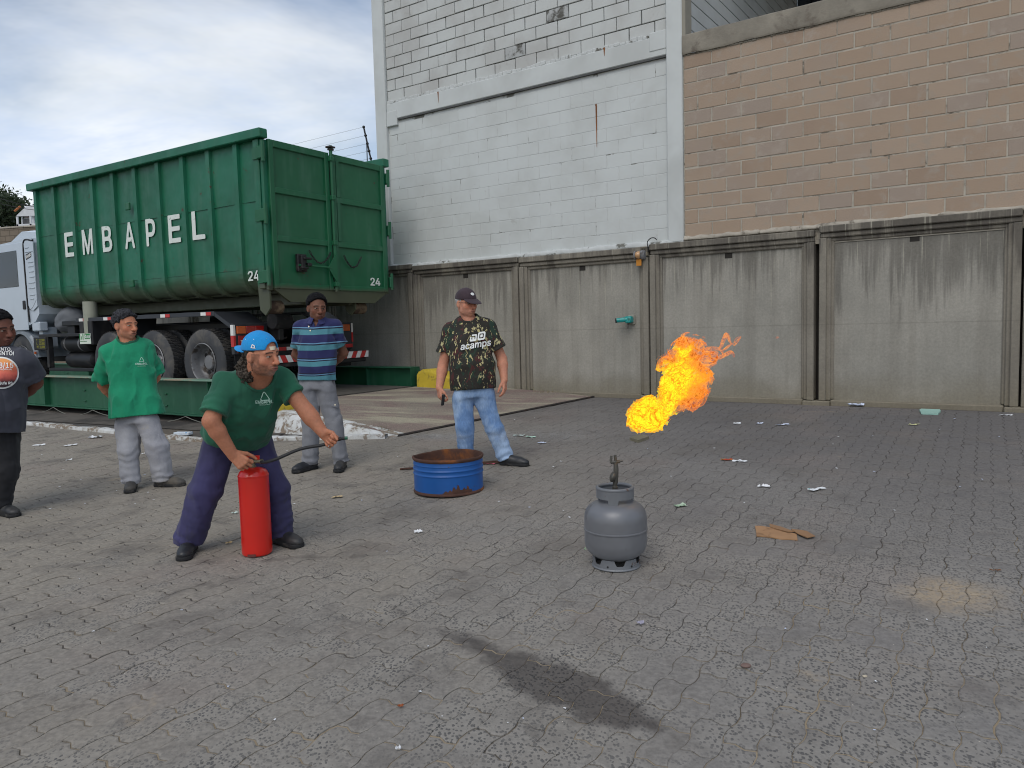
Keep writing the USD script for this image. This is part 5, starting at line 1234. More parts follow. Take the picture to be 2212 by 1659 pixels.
    return th, base, dict(shirt=lambda p: shirt_open(p)[0], pants=pants, X=X, U=U, F=Fv, loc=loc, HB=HB, HC=HC_, hs=hs, sh=sh_, tro=tro)
def glob(I, q): return I['HC']+(np.asarray(q, float)*I['hs'])@I['HB']
def cap(th, base, I, mat, back=False, open_back=False, brimdrop=.25, tilt=0.0):
    sg = -1.0 if back else 1.0; ct_, st_ = math.cos(tilt), math.sin(tilt)
    def lq(p):
        q = I['loc'](p); y, z = q[:, 1]*ct_-q[:, 2]*st_, q[:, 2]*ct_+q[:, 1]*st_
        return np.stack([q[:, 0]*sg, y*sg, z], -1)
    cy = .015 if back else -.014
    def dome(p):
        q = lq(p); d = ell(q, (0, cy, .036), (.0875, .110, .097)); ang = np.arctan2(q[:, 1]-cy, q[:, 0])
        seam = np.abs(((ang/(np.pi/3)) % 1)-.5); d = d+.0012*np.exp(-((.5-seam)/.03)**2)-.005*nz(q, (22, 22, 14), 4)
        o_ = np.maximum(d, .030-q[:, 2]-.010*np.cos(ang)*0)
        o_ = np.maximum(o_, -(d+.0095))
        if open_back: o_ = np.maximum(o_, -np.maximum(np.sqrt((q[:, 0]/.046)**2+((q[:, 2]-.030)/.040)**2)*.04-.04, q[:, 1]))
        return o_*I['hs']
    def brim(p):
        q = lq(p); z0 = .040-3.2*q[:, 0]**2-brimdrop*(q[:, 1]-.085)
        pl_ = (np.sqrt((q[:, 0]/.078)**2+((q[:, 1]-.070)/.112)**2)-1)*.08
        d = np.maximum(np.maximum(np.abs(q[:, 2]-z0)-.0032, pl_), .060-q[:, 1]); return d*.8*I['hs']
    lo, hi = I['HC']-.22, I['HC']+.22
    c = part(th, 'cap', isosurf(dome, lo, hi, .0042), mat, True, off=base)
    part(c, 'brim', isosurf(brim, lo, hi, .0042), mat, 40, off=base)
    def gl(q):
        q = np.asarray(q, float)*np.array([sg, sg, 1]); y = q[..., 1]*ct_+q[..., 2]*st_; z = q[..., 2]*ct_-q[..., 1]*st_
        return glob(I, np.stack([q[..., 0], y, z], -1))
    b = trimesh.creation.icosphere(1, .008); b.apply_translation(gl([0, cy, .126])); part(c, 'button', b, mat, True, off=base)
    return c, gl, dome
def look(P, deg):
    """horizontal direction from P: deg 0 = at the viewer, positive = turned towards the right of the picture"""
    d = (CP-P)[:2]; a = math.atan2(d[1], d[0])+math.radians(deg); return np.array([math.cos(a), math.sin(a), 0])
def seatsnap(J, keys=('AR', 'AL')):
    for k in keys: J[k] = np.array([J[k][0], J[k][1], float(gz(J[k][0], J[k][1]))+.075])
    return J

# ---------------------------------------------------------------- man in camouflage shirt
Z = 7.25; q = lambda u, v, dz=0.0: dep(u, v, Z+dz)
J = dict(neck=q(1013, 687), hem=q(1023, 841), SR=q(974, 714, .02), ER=q(957, 789, .05), WR=q(949, 838, -.05), SL=q(1055, 706, .02), EL=q(1084, 775, .06), WL=q(1089, 821, -.02),
         HR=q(1000, 864), HL=q(1046, 864), KR=q(1003, 925, -.03), KL=q(1068, 924, -.02), AR=q(1007, 988, .05), AL=q(1092, 992, .0), pelvis=q(1023, 846), head=q(1008, 654, -.03))
J['waist'] = q(1022, 815)
seatsnap(J); J['footR'] = look(J['AR'], -8); J['footL'] = look(J['AL'], 62); J['shoeL'] = J['AL']+J['footL']*.03
J['headB'] = basis_head(look(J['head'], 36), .10, .02)
fl = look(J['pelvis'], 14)
rd_ = unit(np.array([0, 0, -1.])+.12*fl); in_ = np.array([1, 0, 0.])
J['hands'] = [hand_prims(J['WR'], q(951, 862, -.07)-J['WR'], np.array([.9, .45, 0]), fl, [(.5, .8, .5), (.55, .9, .5), (.65, .95, .6), (.75, 1.0, .6)], 1.05, thumb=(.35, .35)),
              hand_prims(J['WL'], q(1091, 846, -.04)-J['WL'], np.array([-.9, .3, 0]), fl, [(.3, .4, .3), (.4, .5, .35), (.5, .55, .4), (.6, .6, .4)], 1.05, thumb=(.35, .3))]
o = dict(skin='#b88068', lip='#9a6055', brow='#8d8378', beard=(.22, '#8a7d74'), wide=1.10, nose=1.1, hscale=1.07, gaze=.003, neckr=.062, arm=(.056, .048, .034), fore=.050,
         torso=[(0, .208, .140, .01), (.15, .212, .150, .02), (.35, .207, .152, .025), (.55, .203, .142, .02), (.72, .205, .125, .01), (.83, .185, .108, .0), (.91, .135, .088, 0), (.97, .088, .072, 0), (1.04, .060, .058, 0)],
         sleeve=.64, sleeve_r=(.074, .086), shirt=M_camo, neck_open=.078, collar_ring=M_camo, pelvis=[(-.4, .17, .12, 0), (0, .178, .125, .0), (.5, .17, .11, .01), (1.1, .16, .11, .01)], leg=(.098, .080, .074), pants=M_jeans, shoes=M_leather, seed=3,
         hair=dict(mat=M_hwhite, thick=.005, rough=.008, line=.03, f0=.03, low=.055, top=.034))
th, base, I = person('man in a camouflage T-shirt, faded jeans and plum cap, watching the flame', None, J, o)
cp, gl, dm = cap(th, base, I, M_capbrown, brimdrop=.42)
ov = Polygon([(.020*math.cos(a), .0135*math.sin(a)) for a in np.linspace(0, 2*np.pi, 24)[:-1]])
HX, HF = I['HB'][0], I['HB'][1]
E_ = glob(I, (-.0, .13, .082)); print_on(cp, base, 'badge', flat(ov), E_, -HX, unit(np.array([0, 0, 1.])-HF*.3), -HF, dm, M_print, size=.006)
for dx in (-.009, .0, .009): print_on(cp, base, 'badge_mark', flat(Polygon([(dx-.003, -.004), (dx+.003, -.003), (dx+.002, .005), (dx-.002, .004)])), E_, -HX, unit(np.array([0, 0, 1.])-HF*.3), -HF, dm, M_gasket, size=.006, off=.0032)
# glasses
M_frameb = pm('dark_spectacle_frame', lin('#2a2320'), .4)
gs = part(th, 'spectacles', [tube(glob(I, [(sx*(.031+.021*math.cos(a)), .099-.10*abs(.021*math.cos(a)+.0)*0, .0-.002+.0135*math.sin(a)) for a in np.linspace(0, 2*np.pi, 17)]), .0016, 5, False) for sx in (-1, 1)]+[tube(glob(I, [(-.010, .099, .002), (.010, .099, .002)]), .0016, 5)]+[tube(glob(I, [(sx*.053, .097, .004), (sx*.078, .04, .006), (sx*.082, -.015, .002)]), .0018, 5) for sx in (-1, 1)], M_frameb, True, off=base)
# print: two rounded squares over the word acamps
FX, FU, FF = I['X'], I['U'], I['F']; PX = I['X']
Oc = q(1030, 735, -.45); vr = unit(WT*0+np.array([1, -.10, 0])); vu = unit(np.array([0.10*1.2, 0, 1.])); vr = unit(np.array([1., -.12, .13]))
D_ = unit(Oc-CP); s1 = 1/227.
def rr(x0, x1, y0, y1, r): return sbox(x0+r, y0+r, x1-r, y1-r).buffer(r)
lo_a = rr(-.068, -.004, -.004, .060, .010).difference(rr(-.055, -.016, .014, .046, .006)).union(sbox(-.045, .012, -.026, .034)); lo_a = lo_a.difference(sbox(-.07, .040, -.052, .062).buffer(0.0))
lo_b = rr(.006, .078, -.004, .074, .018).difference(rr(.020, .064, .012, .058, .010)).union(rr(.030, .054, .022, .048, .006))
ms = [flat(lo_a), flat(lo_b)]
for m in ms: print_on(I['sh'], base, 'shirt_print', m, Oc, vr, vu, D_, I['shirt'], M_print, off=.014)
print_on(I['sh'], base, 'shirt_lettering', txt('acamps', .060, True, w=.29), Oc-vu*.068-vr*.005, vr, vu, D_, I['shirt'], M_print, off=.014)
# radio / lighter in his right hand
hp = J['hands'][0]; ctr = (hp[1][1]+hp[2][1])/2+.02*unit(q(951, 862)-J['WR'])
bxm = bx(-.014, .014, -.020, .020, -.055, .055, .006); key = xf(bxm, [1, 0, 0], [0, 1, 0], unit([.15, -.2, 1]), q(957, 864, -.10))
o_ = part(None, 'key_fob', key, M_gasket, 30); tag(o_, 'small black key fob held in the right hand of the man in camouflage', 'key fob')

# ---------------------------------------------------------------- man in the striped polo shirt
Z = 7.45; q = lambda u, v, dz=0.0: dep(u, v, Z+dz)
J = dict(neck=q(687, 690), hem=q(686, 822), SR=q(650, 708, .03), ER=q(640, 766, .14), WR=q(672, 797, .20), SL=q(721, 706, .03), EL=q(742, 763, .14), WL=q(708, 797, .20),
         HR=q(669, 848), HL=q(706, 848), KR=q(671, 910, -.02), KL=q(719, 906, -.02), AR=q(669, 985, .02), AL=q(737, 992, .0), pelvis=q(687, 828), head=q(685, 665, -.03))
J['waist'] = q(687, 797)
seatsnap(J); J['footR'] = look(J['AR'], -50); J['footL'] = look(J['AL'], -10); J['headB'] = basis_head(look(J['head'], 16), .10, -.03)
bk = -look(J['pelvis'], 5)
J['hands'] = [hand_prims(J['WR'], np.array([.8, .2, -.3]), bk, [0, 0, 1.], [(.5, .6, .4)]*4, .95), hand_prims(J['WL'], np.array([-.8, .2, -.2]), bk, [0, 0, 1.], [(.5, .6, .4)]*4, .95)]
g = G(); p = g.obj(); sz = g.n('separate_xyz', vector=p)
wz = g.math('add', sz.z, g.math('multiply', g.math('subtract', g.noise(p, 5, 2, .5).fac, .5), .012))
wz = g.math('add', wz, g.math('multiply', g.math('absolute', sz.x), -.04))
bz0 = float(gz(J['pelvis'][0], J['pelvis'][1])); zz = lambda v: float(q(687, v)[2])-bz0
stops = [(0, lin('#2a2e66'))]; 
def band(v0, v1, col): stops.extend([(zz(v1)/2-.0004, None), (zz(v1)/2, lin(col)), (zz(v0)/2, lin(col)), (zz(v0)/2+.0004, None)])
for a, b, col in ((811, 823, '#4f8792'), (809, 811, '#1d2140'), (806.5, 808.5, '#76a3c4'), (804.5, 806.5, '#1d2140'), (780, 790.5, '#4f8792'), (777.5, 780, '#1d2140'), (775, 777.5, '#76a3c4'), (772.5, 775, '#1d2140'), (745.5, 756.5, '#4f8792'), (743, 745.5, '#1d2140'), (740, 742.5, '#76a3c4'), (712, 723.5, '#4f8792'), (709.5, 712, '#1d2140'), (706.5, 709, '#76a3c4')): band(a, b, col)
stops = [(t, c if c is not None else lin('#2a2e66')) for t, c in stops]+[(1, lin('#2a2e66'))]
# (sampled by position: the ramp table has 256 steps over 2 m, so use a finer sub-range)
t0, t1 = zz(826)-.02, zz(700)+.04; NAVY = lin('#1d2250'); bands = [(811, 823, '#457b88'), (809, 811, '#12152c'), (807, 808.6, '#5d88a8'), (804.6, 807, '#12152c'), (780, 790.5, '#457b88'), (777.5, 780, '#12152c'), (775.4, 777.5, '#5d88a8'), (772.6, 775.4, '#12152c'), (745.5, 756.5, '#457b88'), (743, 745.5, '#12152c'), (740.6, 743, '#5d88a8'), (712, 723.5, '#457b88'), (709.5, 712, '#12152c'), (707.3, 709.5, '#5d88a8')]
st2 = []
for k in range(256):
    zk = t0+(t1-t0)*k/255; col_ = NAVY
    for a_, b_, c_ in bands:
        if zz(b_) <= zk < zz(a_): col_ = lin(c_)
    st2.append((k/255, col_))
cc = g.n('rgb_ramp', ramp=st2, fac=g.rng(wz, t0, t1, 0, 1, 'linear')).color
v = g.rng(g.noise(p, 160, 3, .7).fac, .3, .7, .88, 1.12, 'linear'); cc = g.mix(1.0, cc, g.n('combine_xyz', x=v, y=v, z=v).vector, 'multiply')
M_polo = g.out('striped_polo_cotton', g.n('principled_bsdf', base_color=cc, roughness=.9, sheen_weight=.08, normal=g.bump(g.noise(p, 16, 4, .6, .5).fac, .25, .012)).BSDF)
M_polonavy = cloth('navy_rib', lin('#272c60'), lin('#20244f'))
o = dict(skin='#6e4a3a', lip='#6a4540', brow='#17120f', nose=1.22, lips=1.2, wide=1.0, hscale=1.06, gaze=.002, neckr=.060, arm=(.050, .044, .030), fore=.043, beard=(.15, '#2a201c'),
         torso=[(0, .180, .115, .01), (.2, .176, .118, .015), (.45, .176, .118, .01), (.68, .184, .116, .008), (.82, .172, .10, .0), (.91, .125, .082, 0), (.97, .080, .066, 0), (1.04, .056, .056, 0)],
         sleeve=.66, sleeve_r=(.070, .076), shirt=M_polo, neck_open=.066, vneck=(.10, .040), pelvis=[(-.4, .155, .115, 0), (0, .158, .11, 0), (.5, .15, .095, 0), (1.1, .14, .09, 0)], leg=(.092, .078, .070), pants=M_pgrey2, shoes=M_leather, seed=6,
         hair=dict(mat=M_hblack, thick=.016, rough=.016, nscale=80, line=.082, f0=.050, low=.030, up=.006))
th, base, I = person('man in a navy and teal striped polo shirt, hands behind his back', None, J, o)
FX, FU, FF = I['X'], I['U'], I['F']; nb = J['neck']
def collar(p):
    r = p-(nb+FU*.006).astype(f32); x, u, f_ = r@FX.astype(f32), r@FU.astype(f32), (r@FF.astype(f32))-.010
    rad = np.sqrt(x*x+(f_*.95)**2); h = u+.10*np.clip(f_, 0, 1); R_ = .070+.55*np.clip(.012-h, 0, .1)
    d = np.abs(rad-R_)-.0045; d = np.maximum(d, h-.020); d = np.maximum(d, -h-.030-.25*np.clip(f_, 0, .1)); return np.maximum(d, np.where(f_ > 0, .022+.25*np.clip(-h, -.02, .05)-np.abs(x), -1))*.8
part(I['sh'], 'collar', isosurf(collar, nb-.15, nb+.13, .0045), M_polonavy, True, off=base)
D_ = unit(nb-CP)
for u_, v_ in ((713, 706), (716.5, 715)):
    m = flat(Polygon([(.0075*math.cos(a), .0075*math.sin(a)) for a in np.linspace(0, 2*np.pi, 12)[:-1]]), .003); print_on(I['sh'], base, 'button', m, q(u_-47+.0, v_, -.4)+0*nb, [1, 0, 0], [0, 0, 1], D_, I['shirt'], M_off)
pk = extrude(Polygon([(-.035, -.03), (.03, -.04), (.035, .03), (-.03, .035)]), .004)
D_ = unit(J['KL']-CP); print_on(I['tro'], base, 'cargo_flap', pk, q(723, 870, -.4), unit([1, -.1, -.1]), [0.05, 0, 1], D_, I['pants'], M_pgrey2, off=.004)
print_on(I['tro'], base, 'button', flat(Polygon([(.009*math.cos(a), .009*math.sin(a)) for a in np.linspace(0, 2*np.pi, 12)[:-1]]), .003), q(724, 873, -.4), [1, 0, 0], [0, 0, 1], D_, I['pants'], M_off, off=.0095)

# ---------------------------------------------------------------- man in the bright green T-shirt
Z = 7.0; q = lambda u, v, dz=0.0: dep(u, v, Z+dz)
J = dict(neck=q(276, 731), hem=q(295, 899), SR=q(236, 763, -.03), ER=q(222, 832, .10), WR=q(252, 868, .22), SL=q(312, 752, .10), EL=q(336, 815, .22), WL=q(300, 868, .26),
         HR=q(277, 920), HL=q(320, 914), KR=q(279, 975, -.03), KL=q(340, 965, .0), AR=q(284, 1042, .0), AL=q(352, 1028, .05), pelvis=q(299, 900), head=q(272, 702, -.03))
J['waist'] = q(296, 868)
seatsnap(J); J['footR'] = look(J['AR'], -6); J['footL'] = look(J['AL'], 58); J['headB'] = basis_head(look(J['head'], 38), .06, .0)
bk = -look(J['pelvis'], 20)
J['hands'] = [hand_prims(J['WR'], np.array([.8, .4, -.1]), bk, [0, 0, 1.], [(.5, .6, .4)]*4, .95), hand_prims(J['WL'], np.array([-.8, .1, -.2]), bk, [0, 0, 1.], [(.5, .6, .4)]*4, .95)]
o = dict(skin='#b57a5e', lip='#8d5a50', brow='#2b2725', nose=1.15, lips=.7, wide=.98, hscale=1.07, gaze=.004, neckr=.058, arm=(.050, .043, .030), fore=.043, beard=(.30, '#6b5f58', '#8a8580'),
         torso=[(0, .224, .158, .01), (.2, .208, .140, .01), (.45, .188, .122, .008), (.68, .192, .118, .005), (.80, .182, .104, .0), (.90, .135, .084, 0), (.965, .085, .068, 0), (1.04, .056, .056, 0)],
         sleeve=.84, sleeve_r=(.074, .092), shirt=M_tgreen, neck_open=.082, collar_ring=M_tgreen2, wrinkle=.013, pelvis=[(-.4, .165, .12, 0), (0, .165, .115, 0), (.4, .14, .09, 0), (1.1, .12, .08, 0)], leg=(.102, .090, .084), pants=M_pgrey, shoes=M_leatherb, seed=9,
         hair=dict(mat=M_hgrey, thick=.016, rough=.034, nscale=38, line=.074, f0=.052, low=.045, up=.004))
th, base, I = person('man with dark greying hair in a bright green T-shirt, hands behind his back', None, J, o)
D_ = unit(q(305, 810)-CP); vr, vu = unit([1, .1, .0]), np.array([0, 0, 1.])
def logo_tri(s):
    ring = LineString([(-.9, -.6), (-1.0, -.75), (-.8, -1.0), (.8, -1.0), (1.0, -.75), (.25, .75), (0, 1.0), (-.25, .75), (-.75, -.3)]).buffer(.10); return affinity.scale(ring, s, s, origin=(0, 0))
print_on(I['sh'], base, 'shirt_logo', flat(logo_tri(.020)), q(306, 775, -.4), vr, vu, D_, I['shirt'], M_printpale)
print_on(I['sh'], base, 'shirt_lettering', txt('EMBAPEL', .018, True, w=.105), q(306, 787, -.4), vr, vu, D_, I['shirt'], M_printpale)
print_on(I['sh'], base, 'shirt_lettering', txt('RECICLAGEM', .006, False, w=.07), q(306, 790.5, -.4), vr, vu, D_, I['shirt'], M_printpale)

# ---------------------------------------------------------------- big man at the left edge
Z = 6.2; q = lambda u, v, dz=0.0: dep(u, v, Z+dz)
J = dict(neck=q(-8, 749), hem=q(-30, 925), SR=q(-90, 790, .02), ER=q(-112, 850, .10), WR=q(-75, 885, .24), SL=q(46, 781, .0), EL=q(75, 826, .16), WL=q(28, 872, .28),
         HR=q(-55, 955), HL=q(3, 955), KR=q(-60, 1020, -.02), KL=q(9, 1018, -.02), AR=q(-62, 1090, .0), AL=q(2, 1092, .02), pelvis=q(-26, 932), head=q(0, 707, -.05))
J['waist'] = q(-27, 890)
seatsnap(J); J['footR'] = look(J['AR'], -10); J['footL'] = look(J['AL'], 30); J['headB'] = basis_head(look(J['head'], 34), .26, .16)
bk = -look(J['pelvis'], 10)
J['hands'] = [hand_prims(J['WR'], np.array([.8, .3, -.2]), bk, [0, 0, 1.], [(.5, .6, .4)]*4, 1.0), hand_prims(J['WL'], np.array([-.8, .1, -.2]), bk, [0, 0, 1.], [(.5, .6, .4)]*4, 1.0)]
o = dict(skin='#6b463a', lip='#7a4a45', brow='#15110f', nose=1.2, lips=1.3, wide=1.16, fat=True, hscale=1.12, gaze=.003, neckr=.078, arm=(.072, .060, .036), fore=.058, beard=(.2, '#241b18'),
         torso=[(0, .285, .215, .03), (.2, .292, .235, .05), (.45, .285, .225, .05), (.65, .268, .185, .03), (.80, .230, .140, .01), (.90, .165, .105, 0), (.965, .105, .085, 0), (1.04, .07, .07, 0)],
         sleeve=.70, sleeve_r=(.105, .115), shirt=M_charcoal, neck_open=.090, collar_ring=M_charcoal, wrinkle=.010, pelvis=[(-.4, .22, .17, 0), (0, .23, .18, 0), (.5, .22, .17, 0.02), (1.1, .2, .16, .02)], leg=(.125, .098, .080), pants=M_blackcloth, shoes=M_leather, seed=12,
         hair=dict(mat=M_hblack, thick=.014, rough=.024, nscale=55, line=.074, f0=.048, low=.045))
th, base, I = person('big man in a charcoal T-shirt with a round sunset print at the left edge', None, J, o)
O_ = q(3, 805, -.6); D_ = unit(q(3, 805)-CP); vr, vu = unit([1, .25, -.06]), unit([0.06, 0, 1.]); k = 1/265.
disc = lambda r: Polygon([(r*math.cos(a)*.98, r*math.sin(a)) for a in np.linspace(0, 2*np.pi, 48)[:-1]])
print_on(I['sh'], base, 'print_border', flat(disc(.128)), O_, vr, vu, D_, I['shirt'], M_print, size=.02)
g = G(); p = g.obj(); sz = g.n('separate_xyz', vector=p); zc_ = float(q(3, 805)[2]-base[2])
t = g.rng(g.math('add', sz.z, g.math('multiply', g.math('subtract', g.noise(g.scl(p, (1, 1, .3)), 40, 3, .6).fac, .5), .05)), zc_-.12, zc_+.12, 0, 1, 'linear')
M_sunset = g.out('sunset_print', g.n('principled_bsdf', base_color=g.n('rgb_ramp', ramp=[(0, lin('#2c1f26')), (.22, lin('#3a2429')), (.34, lin('#8f3f38')), (.5, lin('#c25c4c')), (.62, lin('#cf7257')), (.8, lin('#d98a55')), (1, lin('#e0a05e'))], fac=t).color, roughness=.8).BSDF)
print_on(I['sh'], base, 'sunset_disc', flat(disc(.116)), O_, vr, vu, D_, I['shirt'], M_sunset, size=.02, off=.0075)
print_on(I['sh'], base, 'shirt_lettering', txt('28/15', .040, True, w=.13), O_+vu*.040+vr*.02, vr, vu, D_, I['shirt'], M_print, off=.0105)
print_on(I['sh'], base, 'shirt_lettering', txt('MOBILIZAÇÃO JÁ!', .010, True, w=.15), O_+vu*.022, vr, vu, D_, I['shirt'], M_print, off=.0105)
print_on(I['sh'], base, 'shirt_lettering', txt('sintrajufe RS', .020, True, w=.155), O_-vu*.092, vr, vu, D_, I['shirt'], M_print, off=.0105)
print_on(I['sh'], base, 'shirt_lettering', txt('AUMENTO,', .026, True, w=.17), O_+vu*.178-vr*.010, vr, vu, D_, I['shirt'], M_print)
print_on(I['sh'], base, 'shirt_lettering', txt('AGUENTO!', .030, True, w=.19), O_+vu*.142-vr*.004, vr, vu, D_, I['shirt'], M_print)

# ---------------------------------------------------------------- crouching man with the extinguisher
Z = 4.95; q = lambda u, v, dz=0.0: dep(u, v, Z+dz)
J = dict(neck=q(556, 805, -.20), hem=q(508, 940, .06), SR=q(485, 826, -.22), ER=q(456, 910, -.34), WR=q(502, 981, -.24), SL=q(606, 818, -.06), EL=q(663, 890, -.10), WL=q(698, 935, -.12),
         HR=q(473, 976, .10), HL=q(554, 968, .18), KR=q(444, 1062, .02), KL=q(592, 1058, .14), AR=q(408, 1160, .06), AL=q(604, 1148, .17), pelvis=q(513, 948, .14), head=q(566, 765, -.30))
J['waist'] = q(507, 915, .04)
seatsnap(J); J['footR'] = look(J['AR'], -12); J['footL'] = look(J['AL'], 38); J['shoeR'] = J['AR']+J['footR']*.0
J['headB'] = basis_head(look(J['head'], 47), .14, .08)
HXT = unit(q(533, 996, -.17)-J['WR'])
rh = hand_prims(J['WR'], q(528, 1003, -.24)-J['WR'], np.array([.55, .55, -.62]), np.array([.5, -.6, .8]), [(.75, 1.2, .7), (.85, 1.25, .7), (.95, 1.25, .7), (1.0, 1.25, .7)], 1.12, thumb=(.45, .45))
lh = hand_prims(J['WL'], q(719, 952, -.13)-J['WL'], np.array([.25, -.9, -.25]), np.array([.4, 0, .9]), [(1.15, 1.35, .7), (1.2, 1.4, .8), (1.2, 1.4, .8), (1.2, 1.4, .8)], 1.10, thumb=(.38, .42), tbend=.7)
J['hands'] = [rh, lh]
o = dict(skin='#b27a60', lip='#94605a', brow='#231c19', nose=1.02, lips=1.0, smile=.55, wide=1.05, hscale=1.08, gaze=.003, neckr=.064, arm=(.056, .050, .035), fore=.050, beard=(.72, '#2f2825', '#8c8782'), bodyskin='#a87157',
         torso=[(-.1, .205, .13, 0), (0, .212, .140, .01), (.25, .212, .150, .02), (.5, .205, .146, .02), (.7, .200, .128, .01), (.82, .180, .108, .0), (.91, .135, .088, 0), (.97, .088, .072, 0), (1.04, .058, .058, 0)],
         sleeve=(.80, .54), sleeve_r=(.070, .082), shirt=M_tgreen2, neck_open=.100, collar_ring=M_tgreen2, wrinkle=.012, pelvis=[(-.5, .175, .13, 0), (0, .195, .14, 0), (.5, .19, .13, 0), (1.1, .175, .12, 0)], leg=(.112, .096, .086), pants=M_navy, shoes=M_leather, seed=15,
         hair=dict(mat=M_hcurl, thick=.005, rough=.010, line=.05, f0=.030, low=.055, top=.032))
th, base, I = person('bearded man crouching in a dark green T-shirt with a backwards blue cap', None, J, o)
J5, I5, TH5, BASE5 = J, I, th, base
cp, gl, dm = cap(th, base, I, M_capblue, back=True, open_back=True, brimdrop=-.05, tilt=-.12)
strap = [gl([.048*math.sin(a)*1.0, .015-.109*math.cos(a)*1.0, .036]) for a in np.linspace(-.55, .55, 12)]
sv = []
for P in strap: sv += [P-np.array([0, 0, .011]), P+np.array([0, 0, .011])]
part(cp, 'strap', (np.array(sv), np.array([(2*i, 2*i+1, 2*i+3, 2*i+2) for i in range(11)])), M_off, True, off=base)
for a in (-1.9, -1.2, -.5, .5, 1.2, 1.9, 2.8):
    e = trimesh.creation.icosphere(1, .0045); e.apply_translation(gl([.0860*.80*math.sin(a), .015+.108*.80*math.cos(a), .036+.090*.60])); part(cp, 'eyelet', e, M_refw, True, off=base)
HX = I['HB'][0]; Ob = glob(I, (-.16, .015, .055)); dr_ = HX
fg = Polygon([(-.016, -.010), (.016, -.010), (.010, -.004), (.010, .006), (-.010, .014)]).difference(Polygon([(-.007, -.005), (.005, -.005), (.005, .002), (-.007, .008)]))
print_on(cp, base, 'cap_flag', flat(fg), Ob, I['HB'][1], I['HB'][2], HX, dm, M_refw, size=.006)
# long curly hair at the nape
def curls(p):
    L_ = I['loc'](p); d = rc(L_, (.0, -.085, -.01), (-.01, -.105, -.10), .052, .046); d = smin(d, sph(L_, (-.03, -.085, -.125), .042), .03); d = smin(d, sph(L_, (.02, -.10, -.13), .038), .03)
    a = nz(L_, 34, 2, 2); b = 1-4*np.abs(nz(L_+.02*nz(L_, 30, 5)[:, None], 48, 8, 1)); d = d-.050*a-.009*b
    return np.maximum(d, -(head_fn(L_, o)-.002))*I['hs']
part(th, 'curls', isosurf(curls, I['HC']-.28, I['HC']+.22, .0050), M_hcurl, True, off=base)
D_ = unit(q(578, 865)-CP); vr, vu = unit([1, .30, .0]), unit([-.10, 0, 1.])
print_on(I['sh'], base, 'shirt_logo', flat(logo_tri(.026)), q(571, 855, -.55), vr, vu, D_, I['shirt'], M_printpale)
print_on(I['sh'], base, 'shirt_lettering', txt('EMBAPEL', .020, True, w=.105), q(571, 872, -.55), vr, vu, D_, I['shirt'], M_printpale)
print_on(I['sh'], base, 'shirt_lettering', txt('RECICLAGEM', .006, False, w=.06), q(571, 876, -.55), vr, vu, D_, I['shirt'], M_printpale)
# ring on the left hand
P0, P1 = lh[13][0], lh[13][1]
# ================================================================== extinguisher
M_extred = pm('red_extinguisher_enamel', lin('#c01d12'), .32, var=.08, dirt=lin('#6a1a14'), dscale=9, dlo=.64, dhi=.72, coat=.35, bump=.05, bscale=8)
M_brass = pm('dull_brass', lin('#7d7866'), .45, metal=.8, var=.2); M_hose = pm('black_hose_rubber', lin('#1d1f22'), .6)
E0 = gp(556, 1196); ex = thing('fire_extinguisher', 'tall red water fire extinguisher standing in front of the crouching man', 'extinguisher', E0)
R_ = .0945
part(ex, 'tank', lathe([(0, .004), (R_-.008, .004), (R_-.002, .010), (R_, .02), (R_, .035), (R_+.0006, .037), (R_, .04), (R_, .508), (R_+.002, .511), (R_+.002, .518), (R_-.002, .522), (R_-.006, .535), (R_-.018, .549), (R_-.04, .560), (.028, .566), (0, .567)], 56), M_extred, 35)
part(ex, 'base_scuff', [xf(bx(-.030, .022, -.0015, .0, 0, .018), [1, 0, 0], [0, 1, 0], [0, 0, 1], [0, -R_-.0006, .006])], pm('bare_scuffed_metal', lin('#5b2b25'), .6))
va = part(ex, 'valve', [lathe([(0, .562), (.022, .562), (.024, .570), (.017, .576), (.017, .60), (.021, .604), (.021, .615), (0, .618)], 18), tube([(-.02, 0, .602), (.055, -.01, .604)], .012, 10), tube([(.05, -.01, .604), (.07, -.013, .606)], .015, 8)], M_brass, 40)
hdir = unit(np.array([-.9, -.12, .0])); hx = np.array([hdir[0], hdir[1], 0]); hy = np.array([-hdir[1], hdir[0], 0])
part(va, 'lever', [xf(bx(-.045, .105, -.012, .012, .632, .640, .003), hx, hy, [0, 0, 1], [0, 0, 0]), xf(bx(-.045, -.02, -.010, .010, .612, .636, .003), hx, hy, [0, 0, 1], [0, 0, 0])], M_extred)
part(va, 'carrying_handle', xf(bx(-.01, .105, -.010, .010, .594, .602, .003), hx, hy, [0, 0, 1], [0, 0, 0]), M_brass)
Zh = 4.84
hp_ = [E0+np.array([.06, -.01, .604]), dep(575, 998, 4.80), dep(608, 987, 4.78), dep(643, 972, 4.80), dep(680, 964, 4.82), dep(704, 959, 4.83), dep(718, 952.5, 4.83), dep(730, 948.5, 4.83)]
hs_ = part(ex, 'hose', tube(spline(hp_, 40), .0105, 10), M_hose, 60, off=E0)
nz0, nz1 = dep(729, 948.7, 4.83), dep(751, 945.8, 4.84); nd_ = unit(nz1-nz0)
part(hs_, 'nozzle', tube([nz0, nz0+nd_*.022, nz0+nd_*.024, nz0+nd_*.05], [.013, .013, .010, .010], 12), M_hose, 40, off=E0)
part(hs_, 'nozzle_tip', tube([nz0+nd_*.046, nz1], [.0115, .0105], 12), pm('green_nozzle', lin('#1f5c46'), .4), 40, off=E0)
